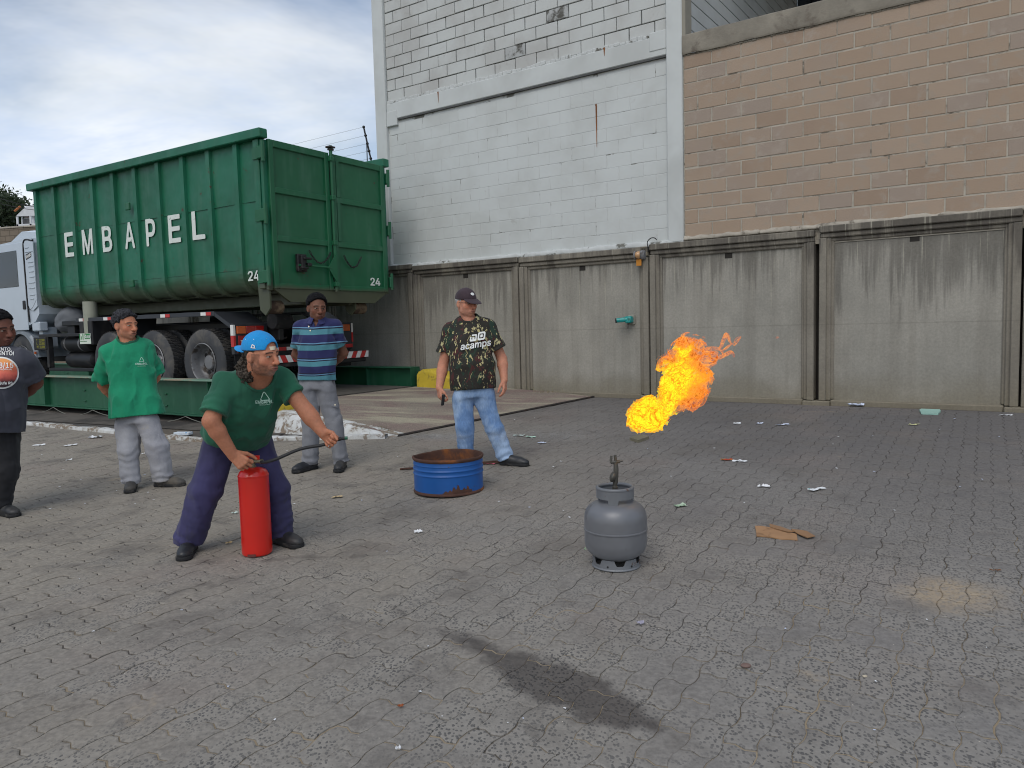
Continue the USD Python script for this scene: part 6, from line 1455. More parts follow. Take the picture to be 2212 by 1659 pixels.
# spray of fine mist, drifting across to the flame
t = np.linspace(0, 1, 40); a0, a1 = nz1, dep(1420, 938, 4.62)
ctrl = a0+(a1-a0)*t[:, None]; rad = .008+.085*t**.75
mm = tube(ctrl, rad, 20); v = np.array(mm.vertices); v += .0*np.minimum(1, np.linalg.norm(v-a0, axis=1)/1.0)[:, None]*np.stack([0*fbm(v, 5, 3), fbm(v, 5, 3, 2), fbm(v, 5, 3, 3)], -1); mm.vertices = v
gm = G(); pmist = gm.pos(); rel_ = gm.n('vector_math', math_type='subtract', vector1=pmist, vector2=tuple(map(float, a0))).vector
md = unit(a1-a0); ML = float(np.linalg.norm(a1-a0)); al_ = gm.n('vector_math', math_type='dot_product', vector1=rel_, vector2=tuple(map(float, md))).value
perp = gm.n('vector_math', math_type='length', vector1=gm.n('vector_math', math_type='subtract', vector1=rel_, vector2=gm.n('vector_math', math_type='scale', vector1=tuple(map(float, md)), scale=al_).vector).vector).value
tt_m = gm.math('divide', al_, ML, clamp=True); Rm = gm.math('add', .007, gm.math('multiply', gm.math('power', gm.math('maximum', tt_m, .0001), .75), .075))
core = gm.rng(gm.math('divide', perp, Rm), .10, .95, 1, 0)
dens = gm.math('multiply', gm.math('multiply', core, gm.rng(tt_m, 0, .9, 9.0, .8, 'linear')), gm.math('multiply', gm.rng(gm.noise(pmist, 9, 3, .6).fac, .38, .68, .15, 1.3), gm.rng(tt_m, .55, 1.0, 1, 0)))
M_mist = gm.out('water_mist', None, volume=gm.n('principled_volume', color=(.86, .88, .9), density=dens, anisotropy=.2).volume)
tag(part(None, 'spray_mist', mm, M_mist), 'thin jet of mist from the hose nozzle towards the flame', 'mist', kind='stuff')
# wedding ring on the crouching man's left thumb side
rg = trimesh.creation.torus(.0125, .0028, 16, 8); A_, B_ = lh[14][0], lh[14][1]; d_ = unit(B_-A_); s_ = unit(np.cross(d_, [0, 0, 1.])); part(TH5, 'ring', xf(rg, s_, np.cross(d_, s_), d_, (A_*.5+B_*.5)), pm('silver_ring', lin('#c9c9c6'), .25, metal=1.0), True, off=BASE5)

# ================================================================== gas cylinder
M_cyl = pm('grey_cylinder_enamel', lin('#6c6e72'), .42, metal=.25, var=.10, vscale=5, dirt=lin('#3f3d3d'), dscale=4, dlo=.56, dhi=.74, bump=.06, bscale=6, bdist=.01)
M_cyl2 = pm('grey_ring_enamel', lin('#6f7276'), .5, metal=.2, var=.15, dirt=lin('#5a4032'), dscale=12, dlo=.60, dhi=.68, bump=.15, bscale=40)
M_soot = pm('sooty_valve_metal', lin('#5a5852'), .5, metal=.6, var=.3, dirt=lin('#6b5a45'), dscale=20, dlo=.5, dhi=.65)
C0 = gp(1331, 1220); gcyl = thing('gas_cylinder', 'grey steel cooking-gas cylinder with ring collar and regulator', 'gas cylinder', C0)
prof = [(0, .040), (.06, .042), (.105, .050), (.137, .068), (.163, .090), (.176, .118), (.180, .150), (.180, .19), (.180, .2125), (.1835, .2145), (.1845, .2185), (.1835, .2225), (.180, .2245), (.180, .276), (.1775, .302), (.170, .326), (.155, .348), (.130, .366), (.095, .377), (.05, .382), (0, .384)]
from scipy.interpolate import PchipInterpolator
part(gcyl, 'tank', lathe(prof, 72), M_cyl, 35)
def band(r0, r1, zlo, zhi, n=120):
    """ring wall whose lower/upper edge follow functions of the angle"""
    a = np.arange(n)/n*2*np.pi; V = []
    for b in a:
        c_, s_ = math.cos(b), math.sin(b); lo_, hi_ = zlo(b), zhi(b)
        V += [(r1*c_, r1*s_, lo_), (r1*c_, r1*s_, hi_), (r0*c_, r0*s_, hi_), (r0*c_, r0*s_, lo_)]
    F = [(4*i+k, 4*((i+1) % n)+k, 4*((i+1) % n)+(k+1) % 4, 4*i+(k+1) % 4) for i in range(n) for k in range(4)]
    return np.array(V), np.array(F)
def leg3(b):
    x = abs((math.degrees(b)-256+60) % 120-60); return np.interp(x, [0, 13, 15.5, 180], [.352, .358, .402, .402])
co = part(gcyl, 'collar', band(.101, .108, leg3, lambda b: .452), M_cyl2, 30)
part(co, 'collar_lip', lathe([(.101+.010*math.cos(a), .456+.0105*math.sin(a)) for a in np.linspace(-.4, 2*np.pi-.4, 14)], 64), M_cyl2, 60)
def slot(b):
    x = abs((math.degrees(b)-272+30) % 60-30); return np.interp(x, [0, 9, 14, 30], [.030, .030, .062, .062])
part(gcyl, 'foot_ring', band(.132, .136, lambda b: .004, slot), M_cyl2, 30)
part(gcyl, 'foot_flange', lathe([(.128, .002), (.140, .002), (.141, .006), (.136, .012)], 64), M_cyl2, 40)
fh = []
for k in range(6):
    b = math.radians(272+30+60*k); fh.append(xf(lathe([(0, .0015), (.006, .0015), (.006, -.002)], 10), [-math.sin(b), math.cos(b), 0], [0, 0, 1], [math.cos(b), math.sin(b), 0], [.1365*math.cos(b), .1365*math.sin(b), .026]))
part(gcyl, 'drain_hole', fh, M_gasket)
vl = part(gcyl, 'valve', [lathe([(.022, .380), (.024, .392), (.014, .398), (.013, .44), (.016, .444), (.016, .46), (.012, .464), (.012, .485), (0, .487)], 16), tube([(-.03, 0, .41), (.03, 0, .41)], .009, 8)], M_soot, 40)
part(vl, 'regulator', [xf(lathe([(0, -.014), (.026, -.013), (.031, -.005), (.031, .005), (.025, .011), (.012, .018), (0, .019)], 24), [.35, 0, .94], [0, 1, 0], unit([-.85, -.3, .32]), [-.012, -.008, .520]), tube([(.004, 0, .48), (.008, 0, .56), (.006, 0, .60)], [.014, .015, .012], 12)], M_soot, 40)
part(vl, 'tap', [tube([(.006, 0, .595), (.004, 0, .645)], .0085, 10), tube([(-.022, -.004, .600), (-.018, -.004, .642)], .007, 10), tube([(-.022, -.003, .603), (.030, .004, .606)], .0095, 10), tube([(.026, .003, .606), (.050, .008, .607)], [.006, .004], 8)], M_soot, 40)

# ================================================================== half drum
M_blue = pm('blue_drum_paint', lin('#0f4f93'), .42, var=.10, vscale=4, dirt=lin('#4c4038'), dscale=6.5, dlo=.66, dhi=.69, bump=.08, bscale=9, bdist=.01)
M_rust = pm('rusty_steel', lin('#4a3127'), .9, var=.3, vscale=6, dirt=lin('#7a4a26'), dscale=5, dlo=.5, dhi=.68, bump=.5, bscale=50)
M_rust2 = pm('orange_rust_bottom', lin('#6a3d22'), .95, var=.35, vscale=3, dirt=lin('#91551f'), dscale=2.2, dlo=.45, dhi=.6, bump=.5, bscale=30)
D0 = gp(970, 1058); dr_ = thing('half_drum', 'cut-down blue steel drum with a rusty torn rim on the pavers', 'drum', D0)
RD = .290
wall_ = [(RD-.006, .004), (RD+.004, .004), (RD+.006, .010), (RD+.003, .018), (RD-.002, .026), (RD-.002, .150), (RD+.001, .155), (RD+.004, .163), (RD+.001, .171), (RD-.002, .176), (RD-.002, .190), (RD+.001, .195), (RD+.004, .203), (RD+.001, .211), (RD-.002, .216), (RD-.002, .236), (RD+.0015, .240), (RD+.0015, .247), (RD-.002, .252), (RD-.002, .276)]
part(dr_, 'shell', lathe(wall_[4:], 80), M_blue, 40); part(dr_, 'bottom_chime', lathe(wall_[:5], 80), M_rust, 40)
n = 120; a = np.arange(n)/n*2*np.pi; rag = .012*fbm(np.c_[np.cos(a)*6, np.sin(a)*6, 0*a], 1, 4, 3); cutm = np.exp(-((np.degrees(a)-150)/28)**2)*(-.026)+.010*np.exp(-((np.degrees(a)-178)/14)**2)
zt = .300+.35*rag+cutm; V = []
for i, b in enumerate(a):
    for r, z in ((RD-.0021, .270), (RD+.006, .279), (RD+.009, .288), (RD+.006+.5*rag[i], max(zt[i], .286)), (RD-.002, max(zt[i]+.001, .287)), (RD-.009, .278), (RD-.008, .02)): V.append((r*math.cos(b), r*math.sin(b), z))
F = [(7*i+k, 7*((i+1) % n)+k, 7*((i+1) % n)+k+1, 7*i+k+1) for i in range(n) for k in range(6)]
part(dr_, 'rim', (np.array(V), np.array(F)), M_rust, 50); part(dr_, 'bottom', lathe([(RD-.006, .03), (.15, .024), (0, .022)], 60), M_rust2, True)
for az, h_ in ((-72, .05), (-55, .038), (-85, .02)):
    b = math.radians(az); pts = [(x*.055, .030+h_*max(0, 1-x*x)*(1+.5*math.sin(9*x))) for x in np.linspace(-1, 1, 12)]
    V = np.array([((RD-.0005)*math.cos(b+x/RD), (RD-.0005)*math.sin(b+x/RD), z) for x, zt_ in pts for z in (.026, zt_)]); part(dr_, 'rust_patch', (V, np.array([(2*i, 2*i+2, 2*i+3, 2*i+1) for i in range(11)])), M_rust)
# iron rod frame lying behind the drum
p0, p1 = gp(864, 1016), gp(1078, 1001); dd = unit(p1-p0); sd = np.array([-dd[1], dd[0], 0])
rod = [tube([p0+[0, 0, .012], p0+dd*.5+sd*.04+[0, 0, .012], p1+sd*.05-dd*.02+[0, 0, .012]], .009, 6), tube([p0+[0, 0, .012], p1-sd*.02+[0, 0, .012]], .009, 6), tube([p1-sd*.02+[0, 0, .012], p1+sd*.05-dd*.02+[0, 0, .012]], .009, 6)]
tag(part(None, 'iron_frame', rod, M_rust, 40), 'long rusty iron rod frame lying on the ground behind the blue drum', 'iron rod')

# ================================================================== flame
FZ = 4.62
def fp(x, y, dz=0.0): return dep(1299.5+x*.1834, 691.2+y*.1834, FZ+dz)
FK = .1834*FZ/FPX                                   # metres per unit of the tracing grid
blobs = [(470, 1130, 150, 0, 1), (560, 1060, 150, .02, 1), (600, 1170, 130, -.02, 1), (420, 1180, 100, .02, .8), (680, 1130, 90, .03, .8), (690, 980, 72, .0, .95), (770, 900, 95, .0, .95), (830, 780, 130, -.03, 1), (900, 660, 130, .0, .95), (860, 850, 90, .03, .9),
         (1020, 760, 150, .06, .45), (1150, 700, 140, .03, .35), (1120, 860, 110, .0, .25), (1080, 950, 85, .02, .12), (960, 960, 70, -.02, .2), (1190, 620, 85, .05, .4), (1000, 560, 120, .0, .65), (960, 430, 85, .0, .8), (1090, 500, 120, .05, .3),
         (1060, 400, 85, .02, .25), (950, 290, 46, .0, .2), (1060, 300, 50, .03, .12), (1150, 330, 50, .0, .1), (780, 490, 62, .04, .05), (725, 530, 40, .02, .0), (840, 450, 60, .0, .15), (1230, 460, 64, .02, .08), (1300, 440, 40, .0, .02)]
links = [(640, 1090, 830, 1050, 34, .3), (830, 1040, 920, 1030, 30, .1)]
licks = [([(1180, 370), (1280, 335), (1370, 340), (1425, 415)], 26, .1), ([(1385, 330), (1430, 250), (1475, 175), (1500, 225), (1540, 280)], 25, .1), ([(1430, 360), (1490, 310), (1540, 272)], 15, .05), ([(1555, 300), (1595, 235), (1638, 195)], 24, .05), ([(920, 260), (955, 185), (1035, 155)], 18, .1), ([(1070, 182), (1105, 178), (1145, 188)], 8, .2), ([(1185, 200), (1220, 212)], 7, .1), ([(375, 1275), (400, 1300), (428, 1338)], 9, .05), ([(775, 345), (790, 400), (815, 450)], 12, .05), ([(1370, 440), (1460, 405), (1545, 392), (1560, 440)], 26, .0), ([(820, 300), (890, 235), (1000, 208), (1110, 232), (1225, 282), (1245, 335)], 15, .15), ([(880, 290), (960, 262), (1050, 290), (1110, 340), (1200, 330)], 13, .12), ([(810, 330), (850, 265), (905, 255)], 9, .1), ([(670, 560), (720, 500), (800, 480), (870, 430)], 20, .0), ([(690, 585), (770, 555), (860, 560)], 14, .05), ([(1290, 500), (1350, 470), (1360, 400)], 14, .0), ([(1240, 560), (1300, 640), (1270, 740)], 14, .2), ([(2055, 212), (2085, 205)], 12, .0), ([(300, 1210), (330, 1100), (400, 1010), (500, 930)], 12, .35), ([(1190, 870), (1180, 960), (1100, 1015), (1010, 1020)], 13, .1)]
BC = np.array([fp(x, y, dz) for x, y, r, dz, h in blobs], f32); BR = np.array([r for _, _, r, _, _ in blobs])*FK; BH = np.array([h for *_, h in blobs])
LC = [(fp(a, b), fp(c, d), r*FK*.62, h) for a, b, c, d, r, h in links]
def fbase(p):
    d = None
    for c, r in zip(BC, BR):
        s = np.linalg.norm((p-c)*np.array([1, 1.15, 1], f32), axis=1)-r*.76; d = s if d is None else smin(d, s, .030)
    for a, b, r, h in LC: d = smin(d, rc(p, a, b, r*.8, r*.45), .012)
    return d
FLOW = unit(fp(1010, 450)-fp(500, 1130)).astype(f32)
def warp(p, k):
    w = np.stack([nz(p, 7, k, 2), nz(p, 7, k+3, 2), nz(p, 7, k+6, 2)], -1); return p+.10*w
def shell(lvl, amp, seed):
    def f(p):
        q = warp(p, seed); q = q-.45*((q-BC[0])@FLOW)[:, None]*FLOW; rid = 1-2*np.abs(2*nz(q, (13, 13, 13), seed+9, 2)); rid2 = 1-2*np.abs(2*nz(q+.3, (27, 27, 27), seed+4, 1))
        return fbase(p)+lvl-amp*(rid-.25)-amp*.42*(rid2-.2)
    return f
lo, hi = np.vstack([BC, [x[0] for x in LC], [x[1] for x in LC]]).min(0)-.12, np.vstack([BC, [x[0] for x in LC], [x[1] for x in LC]]).max(0)+.12
fv, ff, off, lvv = [], [], 0, []
for lvl, amp, sd_ in ((.012, .048, 1), (.021, .062, 21), (.032, .068, 41), (.043, .068, 61)):
    v, f_ = isosurf(shell(lvl, amp, sd_), lo, hi, .0068); fv.append(v); ff.append(f_+off); off += len(v); lvv.append(np.full(len(v), np.clip(.30+lvl*32, 0, 1.1)))
r8 = np.random.default_rng(8); lick_v, lick_h = [], []
for pts, r, h in licks:
    for rep in range(2):
        P = spline([fp(x+r8.normal(0, 5)*rep, y+r8.normal(0, 5)*rep, .05*math.sin(x*.013)+.03*rep) for x, y in pts], 22); tq = np.linspace(0, 1, 22)
        m = tube(P, r*FK*(.25+.75*np.sin(np.pi*np.clip(tq*.9+.08, 0, 1)))*(1, .55)[rep], 8); fv.append(np.array(m.vertices)+.010*np.stack([nz(np.array(m.vertices), 16, k) for k in (1, 2, 3)], -1)); ff.append(np.array(m.faces)+off); off += len(m.vertices); lvv.append(np.full(len(m.vertices), .6)); lick_h.append((len(m.vertices), h))
fv, ff = np.vstack(fv), np.vstack(ff)
wgt = np.exp(-(np.linalg.norm(fv[:, None]-BC[None], axis=2)/(BR[None]*.8))**2)
heat = (wgt*BH).sum(1)/(wgt.sum(1)+1e-3)
heat = np.clip((heat+.55*nz(fv, 10, 77, 2))*np.concatenate(lvv), 0, 1)
g = G(); ht = g.n('separate_xyz', vector=g.n('attribute', attribute='warmth').color).x
lw = g.n('layer_weight', blend=.35).facing
edge = g.math('power', lw, 1.6)
pf = g.pos(); sw_ = g.n('vector_math', math_type='add', vector1=pf, vector2=g.n('vector_math', math_type='scale', vector1=g.noise(pf, 9, 3, .55, .5).color, scale=.10).vector).vector
l1 = g.math('absolute', g.math('subtract', g.noise(sw_, 15, 1, .5, .3).fac, .5)); l2 = g.math('absolute', g.math('subtract', g.noise(sw_, 27, 1, .5, .4).fac, .5))
fil = g.math('maximum', g.rng(l1, .010, .034, 1, 0), g.math('multiply', g.rng(l2, .010, .036, 1, 0), .85))
hot = g.n('rgb_ramp', ramp=[(0, (.80, .72, .02)), (.25, (.76, .60, .012)), (.6, (.68, .24, .008)), (1, (.64, .12, .006))], fac=g.math('add', g.math('multiply', edge, .85), g.math('multiply', fil, .78), clamp=True)).color
cool = g.n('rgb_ramp', ramp=[(0, (.60, .085, .010)), (.5, (.66, .15, .018)), (1, (.72, .33, .06))], fac=g.math('add', g.math('multiply', edge, .35), g.math('multiply', fil, .75), clamp=True)).color
col = g.mix(g.rng(ht, .12, .80), cool, hot)
em = g.n('emission', color=col, strength=1.18).emission
ac = g.math('add', g.math('multiply', edge, .34), g.math('multiply', fil, .27)); ah = g.math('add', g.math('multiply', edge, .42), g.math('add', g.math('multiply', fil, .30), .20))
al = g.math('add', g.math('multiply', ac, g.rng(ht, .1, .8, 1, 0)), g.math('multiply', ah, g.rng(ht, .1, .8)), clamp=True)
al = g.math('add', al, .03, clamp=True)
M_flame = g.out('flame', g.n('mix_closure', fac=al, closure1=g.n('transparent_bsdf', color=(1, 1, 1)).BSDF, closure2=em).closure)
fo = BC.mean(0)
fl_ = part(None, 'flame', (fv, ff), M_flame, True, attrs={'warmth': np.repeat(heat[:, None], 3, 1)}); tag(fl_, 'billowing yellow and orange gas flame in the air beyond the cylinder', 'flame')

# ================================================================== fittings on the concrete wall
M_teal = pm('teal_painted_brass', lin('#158a86'), .4, var=.2, dirt=lin('#2b5a4f'), dscale=14, dlo=.5, dhi=.65, coat=.3)
tp = thing('wall_tap', 'teal-painted water tap sticking out of the concrete panel', 'tap', WB+WT*-4.98+np.array([0, 0, 1.49]), -YAW)
part(tp, 'back_plate', [bx(-.05, .06, .055, .09, -.07, .075, .01)], pm('grey_tap_plate', lin('#8a8a80'), .8)); part(tp, 'body', [bx(-.06, .05, -.05, .055, -.045, .055, .018), tube([(-.03, -.02, .01), (-.16, -.10, -.005)], [.038, .034], 10)], M_teal, 40); part(tp, 'spout_mouth', tube([(-.160, -.100, -.005), (-.175, -.109, -.007)], .036, 10), M_gasket, 40); part(tp, 'hanging_pin', tube([(-.02, .0, -.04), (-.025, .0, -.13)], .009, 6), M_rim, 40)
lm = thing('wall_lamp', 'round bulkhead lamp with an orange tag under the top edge of the concrete wall', 'lamp', WB+WT*-4.79+np.array([0, 0, 2.43]), -YAW)
gl_ = trimesh.creation.icosphere(3, .058); gl_.apply_scale([1, 1.1, .95]); gl_.apply_translation([.0, -.055, 0]); part(lm, 'globe', gl_, pm('amber_lamp_glass', lin('#b08a62'), .25, coat=.5, var=.1), True)
part(lm, 'housing', [xf(lathe([(0, -.02), (.062, -.02), (.070, .0), (.070, .03), (.05, .05), (0, .05)], 24), [0, 1, 0], [0, 0, 1], [1, 0, 0], [.05, -.035, 0]), xf(lathe([(.050, -.01), (.066, -.005), (.066, .015), (.050, .02)], 24), [0, 1, 0], [0, 0, 1], [1, 0, 0], [-.05, -.05, 0])], M_rim, 40)
part(lm, 'bracket', [bx(.02, .12, -.02, .05, -.02, .12, .01)], M_frame); part(lm, 'tag', bx(-.035, .045, -.06, -.055, -.155, -.062), pm('orange_tag', lin('#b5761d'), .6)); part(lm, 'cable', tube(spline([(.11, .0, .03), (.14, -.02, .10), (.13, -.03, .17), (.18, -.02, .23), (.26, .01, .20)], 20), .007, 6), M_gasket, 60)
# electric fence on top of the wall beyond the building
def wp(u, v, off=0.0):
    d = ray(u, v); t = (WD+off)/(d@WN); return CP+t*d
b0, b1 = wp(803, 352, .1), wp(785, 272, .1); fb = thing('fence_post', 'slanted electric-fence post with insulators behind the container', 'fence post', b0-[0, 0, 1.6])
part(fb, 'post', tube([b0-[0, 0, 1.6], b0, b1], .016, 8), M_gasket, 40, off=b0-[0, 0, 1.6]); part(fb, 'brace', tube([b0+np.array([-.09, .05, -.3]), b0+(b1-b0)*.62], .010, 6), M_gasket, 40, off=b0-[0, 0, 1.6])
for t, nm_ in zip((.12, .32, .52, .74, .97), ('lowest', 'second lowest', 'middle', 'second highest', 'topmost')):
    P = b0+(b1-b0)*t; e = trimesh.creation.icosphere(1, .028); e.apply_translation(P); part(fb, 'insulator', e, M_gasket, True, off=b0-[0, 0, 1.6])
    wv_ = np.array([P, P-WT*4+[0, 0, -.03], P-WT*9]); tag(part(None, 'fence_wire', tube(wv_, .0022, 4), M_cable), nm_+' of the thin electric-fence wires above the container', 'wire', 'fence wires')

# ================================================================== far left: wall, house, tree, lines
g = G(); p = g.pos(); s = g.n('separate_xyz', vector=p)
br = g.n('brick_texture', vector=g.n('combine_xyz', x=s.x, y=s.z, z=0.0).vector, scale=1.0, color1=lin('#6f6558'), color2=lin('#7d7264'), mortar=lin('#5a5247'), mortar_size=.012, brick_width=.4, row_height=.2)
c = g.mix(g.rng(g.noise(p, 1.2, 5, .6).fac, .4, .7, 0, .6), br.color, lin('#544c42'))
M_farwall = g.out('far_block_wall', g.n('principled_bsdf', base_color=c, roughness=.95, normal=g.bump(br.fac, .4, .01)).BSDF)
f0, f1 = dep(-420, 560, 30), dep(180, 452, 27); hgt = lambda u, v, Z_: float(dep(u, v, Z_)[2])
fw_ = thing('boundary_wall', 'distant brown block wall behind the truck cab', 'wall', [f0[0], f0[1], 0])
dirw = unit(np.r_[(f1-f0)[:2], 0]); Lw = np.hypot(*(f1-f0)[:2]); nw = np.array([-dirw[1], dirw[0], 0])
part(fw_, 'blocks', xf(bx(0, Lw, 0, .2, 0, hgt(0, 500, 28.5), .01), dirw, nw, [0, 0, 1], [0, 0, 0]), M_farwall); part(fw_, 'coping', xf(bx(-.05, Lw, -.03, .23, hgt(0, 500, 28.5), hgt(0, 500, 28.5)+.06, .01), dirw, nw, [0, 0, 1], [0, 0, 0]), M_mortar)
HZ = 52.; h0 = dep(46, 600, HZ); hz_ = lambda v: float(dep(60, v, HZ)[2])
M_render = pm('white_house_render', lin('#c9ccce'), .85, var=.06); M_tile = pm('orange_roof_tile', lin('#a4643a'), .85, var=.25, vscale=2)
ho = thing('house', 'distant white house with an orange tiled gable roof', 'house', [h0[0], h0[1], 0])
part(ho, 'wall', [bx(.3, 9, .3, 7, 0, hz_(470))], M_render)
gab = Polygon([(0, hz_(468)), (9.4, hz_(468)), (4.7, hz_(436)), (.7, hz_(447)), (.0, hz_(466))]); part(ho, 'gable', xf(extrude(gab, .3), [1, 0, 0], [0, 0, 1], [0, -1, 0], [0, .3, 0]), M_render)
rf = part(ho, 'roof', [tube([(-.05, -.1, hz_(458)), (.35, -.1, hz_(448))], .07, 6), trimesh.Trimesh(np.array([(.0, .3, hz_(466)), (4.7, .3, hz_(440)), (4.7, 7, hz_(440)), (.0, 7, hz_(466))]), np.array([(0, 1, 2), (0, 2, 3)]), process=False)], M_tile, 40)
w1 = part(ho, 'window', bx(.22, .85, .24, .31, hz_(487), hz_(472)), pm('dark_window', lin('#4a4b4e'), .3)); part(w1, 'frame', [bx(.16, .24, .2, .3, hz_(490), hz_(468)), bx(.85, 1.0, .2, .3, hz_(490), hz_(468))], M_render)
part(ho, 'balcony', [bx(.1, 6, -.25, .28, hz_(491), hz_(486), .01), bx(.1, .22, -.25, -.15, hz_(500), hz_(470)), bx(1.0, 1.12, -.25, -.15, hz_(500), hz_(470))], M_render)
# tree: trunk, limbs, leaf clumps
g = G(); isl = g.n('geometry').random_per_island
c = g.n('rgb_ramp', ramp=[(0, lin('#2c3a22')), (.5, lin('#45542c')), (.85, lin('#5f6b36')), (1, lin('#6d6a3e'))], fac=isl).color
M_leaf = g.out('tree_leaf', g.n('mix_closure', fac=.25, closure1=g.n('principled_bsdf', base_color=c, roughness=.6).BSDF, closure2=g.n('translucent_bsdf', color=c).BSDF).closure)
M_bark = pm('tree_bark', lin('#4a4036'), .95, var=.3, bump=.5)
TZ = 60.; T0 = dep(-62, 560, TZ); T0 = np.array([T0[0], T0[1], 0.]); tr2 = thing('tree', 'dark green spreading tree beyond the block wall at the left', 'tree', T0)
ctr_ = dep(-52, 480, TZ)-T0; br_ = [tube(spline([(0, 0, 0), (.2, 0, 3), (.1, .2, ctr_[2]-1.2)], 10), np.linspace(.35, .16, 10), 8)]
r4 = np.random.default_rng(4); cl = []
for k in range(34):
    a, e = r4.random()*2*np.pi, r4.random()*1.6-.45; rr_ = 2.2+1.6*r4.random(); P = ctr_+np.array([rr_*math.cos(a)*math.cos(e)*1.15, rr_*math.sin(a)*math.cos(e), rr_*math.sin(e)*.68]); cl.append(P)
    br_.append(tube(spline([(.1, .2, ctr_[2]-1.8), (P*.5+np.array([.1, .2, ctr_[2]-.9])*.5), P], 6), np.linspace(.09, .02, 6), 5))
part(tr2, 'trunk', br_, M_bark, 60); LV, LF = [], []
for P in cl:
    n_ = 420; ps = P+r4.normal(0, .50, (n_, 3)); d1 = r4.normal(size=(n_, 3)); d1 /= np.linalg.norm(d1, axis=1)[:, None]; d2 = np.cross(d1, r4.normal(size=(n_, 3))); d2 /= np.linalg.norm(d2, axis=1)[:, None]; s = (.10+.10*r4.random(n_))[:, None]
    b = len(LV)*4; LV_ = np.stack([ps-d1*s, ps+d2*s*.55, ps+d1*s, ps-d2*s*.55], 1).reshape(-1, 3); LF.append(np.arange(n_*4).reshape(-1, 4)+sum(len(x) for x in LV)); LV.append(LV_)
part(tr2, 'crown', (np.vstack(LV), np.vstack(LF)), M_leaf)
for k, (va_, vb_) in enumerate(((419, 438), (433, 441))):
    A_, B_ = dep(-60, va_-6, 40), dep(150, vb_+22, 40); mid_ = (A_+B_)/2-np.array([0, 0, .12]); tag(part(None, 'power_line', tube([A_, mid_, B_], .014, 4), M_gasket), ('upper', 'lower')[k]+' power line crossing the sky at the far left', 'power line')

# ================================================================== litter
def scrap(name, u, v, L, W_, ang, mat, label, cat, group=None, lift=.012, crumple=.012, pts=None, thick=.0012, seed=None):
    """a flat or crumpled sheet on the ground; pts: outline in picture-traced ground points"""
    C_ = gp(u, v); r = np.random.default_rng(seed if seed is not None else int(u*7+v)); nx, ny = 7, 5
    x, y = np.meshgrid(np.linspace(-1, 1, nx), np.linspace(-1, 1, ny), indexing='ij')
    L, W_, lift, crumple = L*.62, W_*.62, lift*.5, crumple*.45
    xx = x*(L/2)*(1+.12*r.normal(size=x.shape)*(np.abs(x) > .9)); yy = y*(W_/2)*(1+.22*r.normal(size=x.shape)*(np.abs(y) > .9))
    z = .006+np.abs(r.normal(0, crumple, x.shape))+lift*np.abs(x*math.cos(ang*3)+y*.4)*.5
    ca, sa = math.cos(ang), math.sin(ang); X_, Y_ = C_[0]+xx*ca-yy*sa, C_[1]+xx*sa+yy*ca
    V = np.stack([X_, Y_, gz(X_, Y_)+z], -1).reshape(-1, 3); i, k = np.meshgrid(np.arange(nx-1), np.arange(ny-1), indexing='ij')
    F = np.stack([i*ny+k, (i+1)*ny+k, (i+1)*ny+k+1, i*ny+k+1], -1).reshape(-1, 4)
    V2 = V-[0, 0, thick]; F2 = F[:, ::-1]+len(V); rim = [j*ny for j in range(nx)]+[(nx-1)*ny+j for j in range(1, ny)]+[j*ny+ny-1 for j in range(nx-2, -1, -1)]+[j for j in range(ny-2, 0, -1)]
    F3 = [(rim[j], rim[(j+1) % len(rim)], rim[(j+1) % len(rim)]+len(V), rim[j]+len(V)) for j in range(len(rim))]
    return tag(part(None, name, (np.vstack([V, V2]), np.vstack([F, F2, np.array(F3)])), mat), label, cat, group)
def flatpoly(name, pts, mat, label, cat, h=.006, z0=.003, tilt=0.0, lift=None):
    P = np.array([gp(u, v) for u, v in pts]); c_ = P.mean(0); pg = Polygon([tuple(q[:2]-c_[:2]) for q in P])
    if not pg.is_valid: pg = pg.buffer(0)
    m = extrude(pg, h); v = np.array(m.vertices); v2, f2 = trimesh.remesh.subdivide_to_size(v, m.faces, .06, max_iter=6)
    v2[:, 2] += .010*fbm(v2, 9, 3, 4)+ (0 if lift is None else np.clip(v2@np.array(lift), 0, 1)); v2 = v2+[c_[0], c_[1], 0]; v2[:, 2] += gz(v2[:, 0], v2[:, 1])+z0
    return tag(part(None, name, (v2, f2), mat), label, cat)
M_tissue = pm('white_tissue', lin('#d9dbdd'), .9, var=.05); M_bluew = pm('bluish_white_paper', lin('#c4cde0'), .8, var=.08); M_pgreen = pm('pale_green_paper', lin('#b9cdb4'), .85, var=.12, dirt=lin('#7f9a7c'), dscale=30, dlo=.5, dhi=.6)
M_card = pm('brown_cardboard', lin('#9d7a58'), .9, var=.14, vscale=6, dirt=lin('#7c5f43'), dscale=9, dlo=.55, dhi=.7); M_card2 = pm('brown_cardboard_inner', lin('#85674a'), .9, var=.14)
M_tealplate = pm('pale_teal_foam', lin('#8fb3a8'), .7, var=.08); M_lemon = pm('pale_yellow_paper', lin('#c2c390'), .85, var=.08); M_tan = pm('tan_paper', lin('#b9a47e'), .9, var=.12); M_pinkp = pm('pink_paper', lin('#b85a6c'), .8, var=.2); M_stone = pm('brown_pebble', lin('#6a5750'), .7, var=.15); M_cream = pm('cream_pebble', lin('#b8ad98'), .8); M_clear = pm('clear_plastic', lin('#b4c4bd'), .25, var=.15, coat=.4)
M_concr = pm('broken_concrete_tile', lin('#6f6a58'), .95, var=.2, bump=.5)
scrap('paper', 903, 1152, .085, .05, .3, M_tissue, 'crumpled white tissue lying alone between the blue drum and the viewer', 'paper', crumple=.02)
z5 = lambda x, y: (1493+x*.325, 802+y*.325)
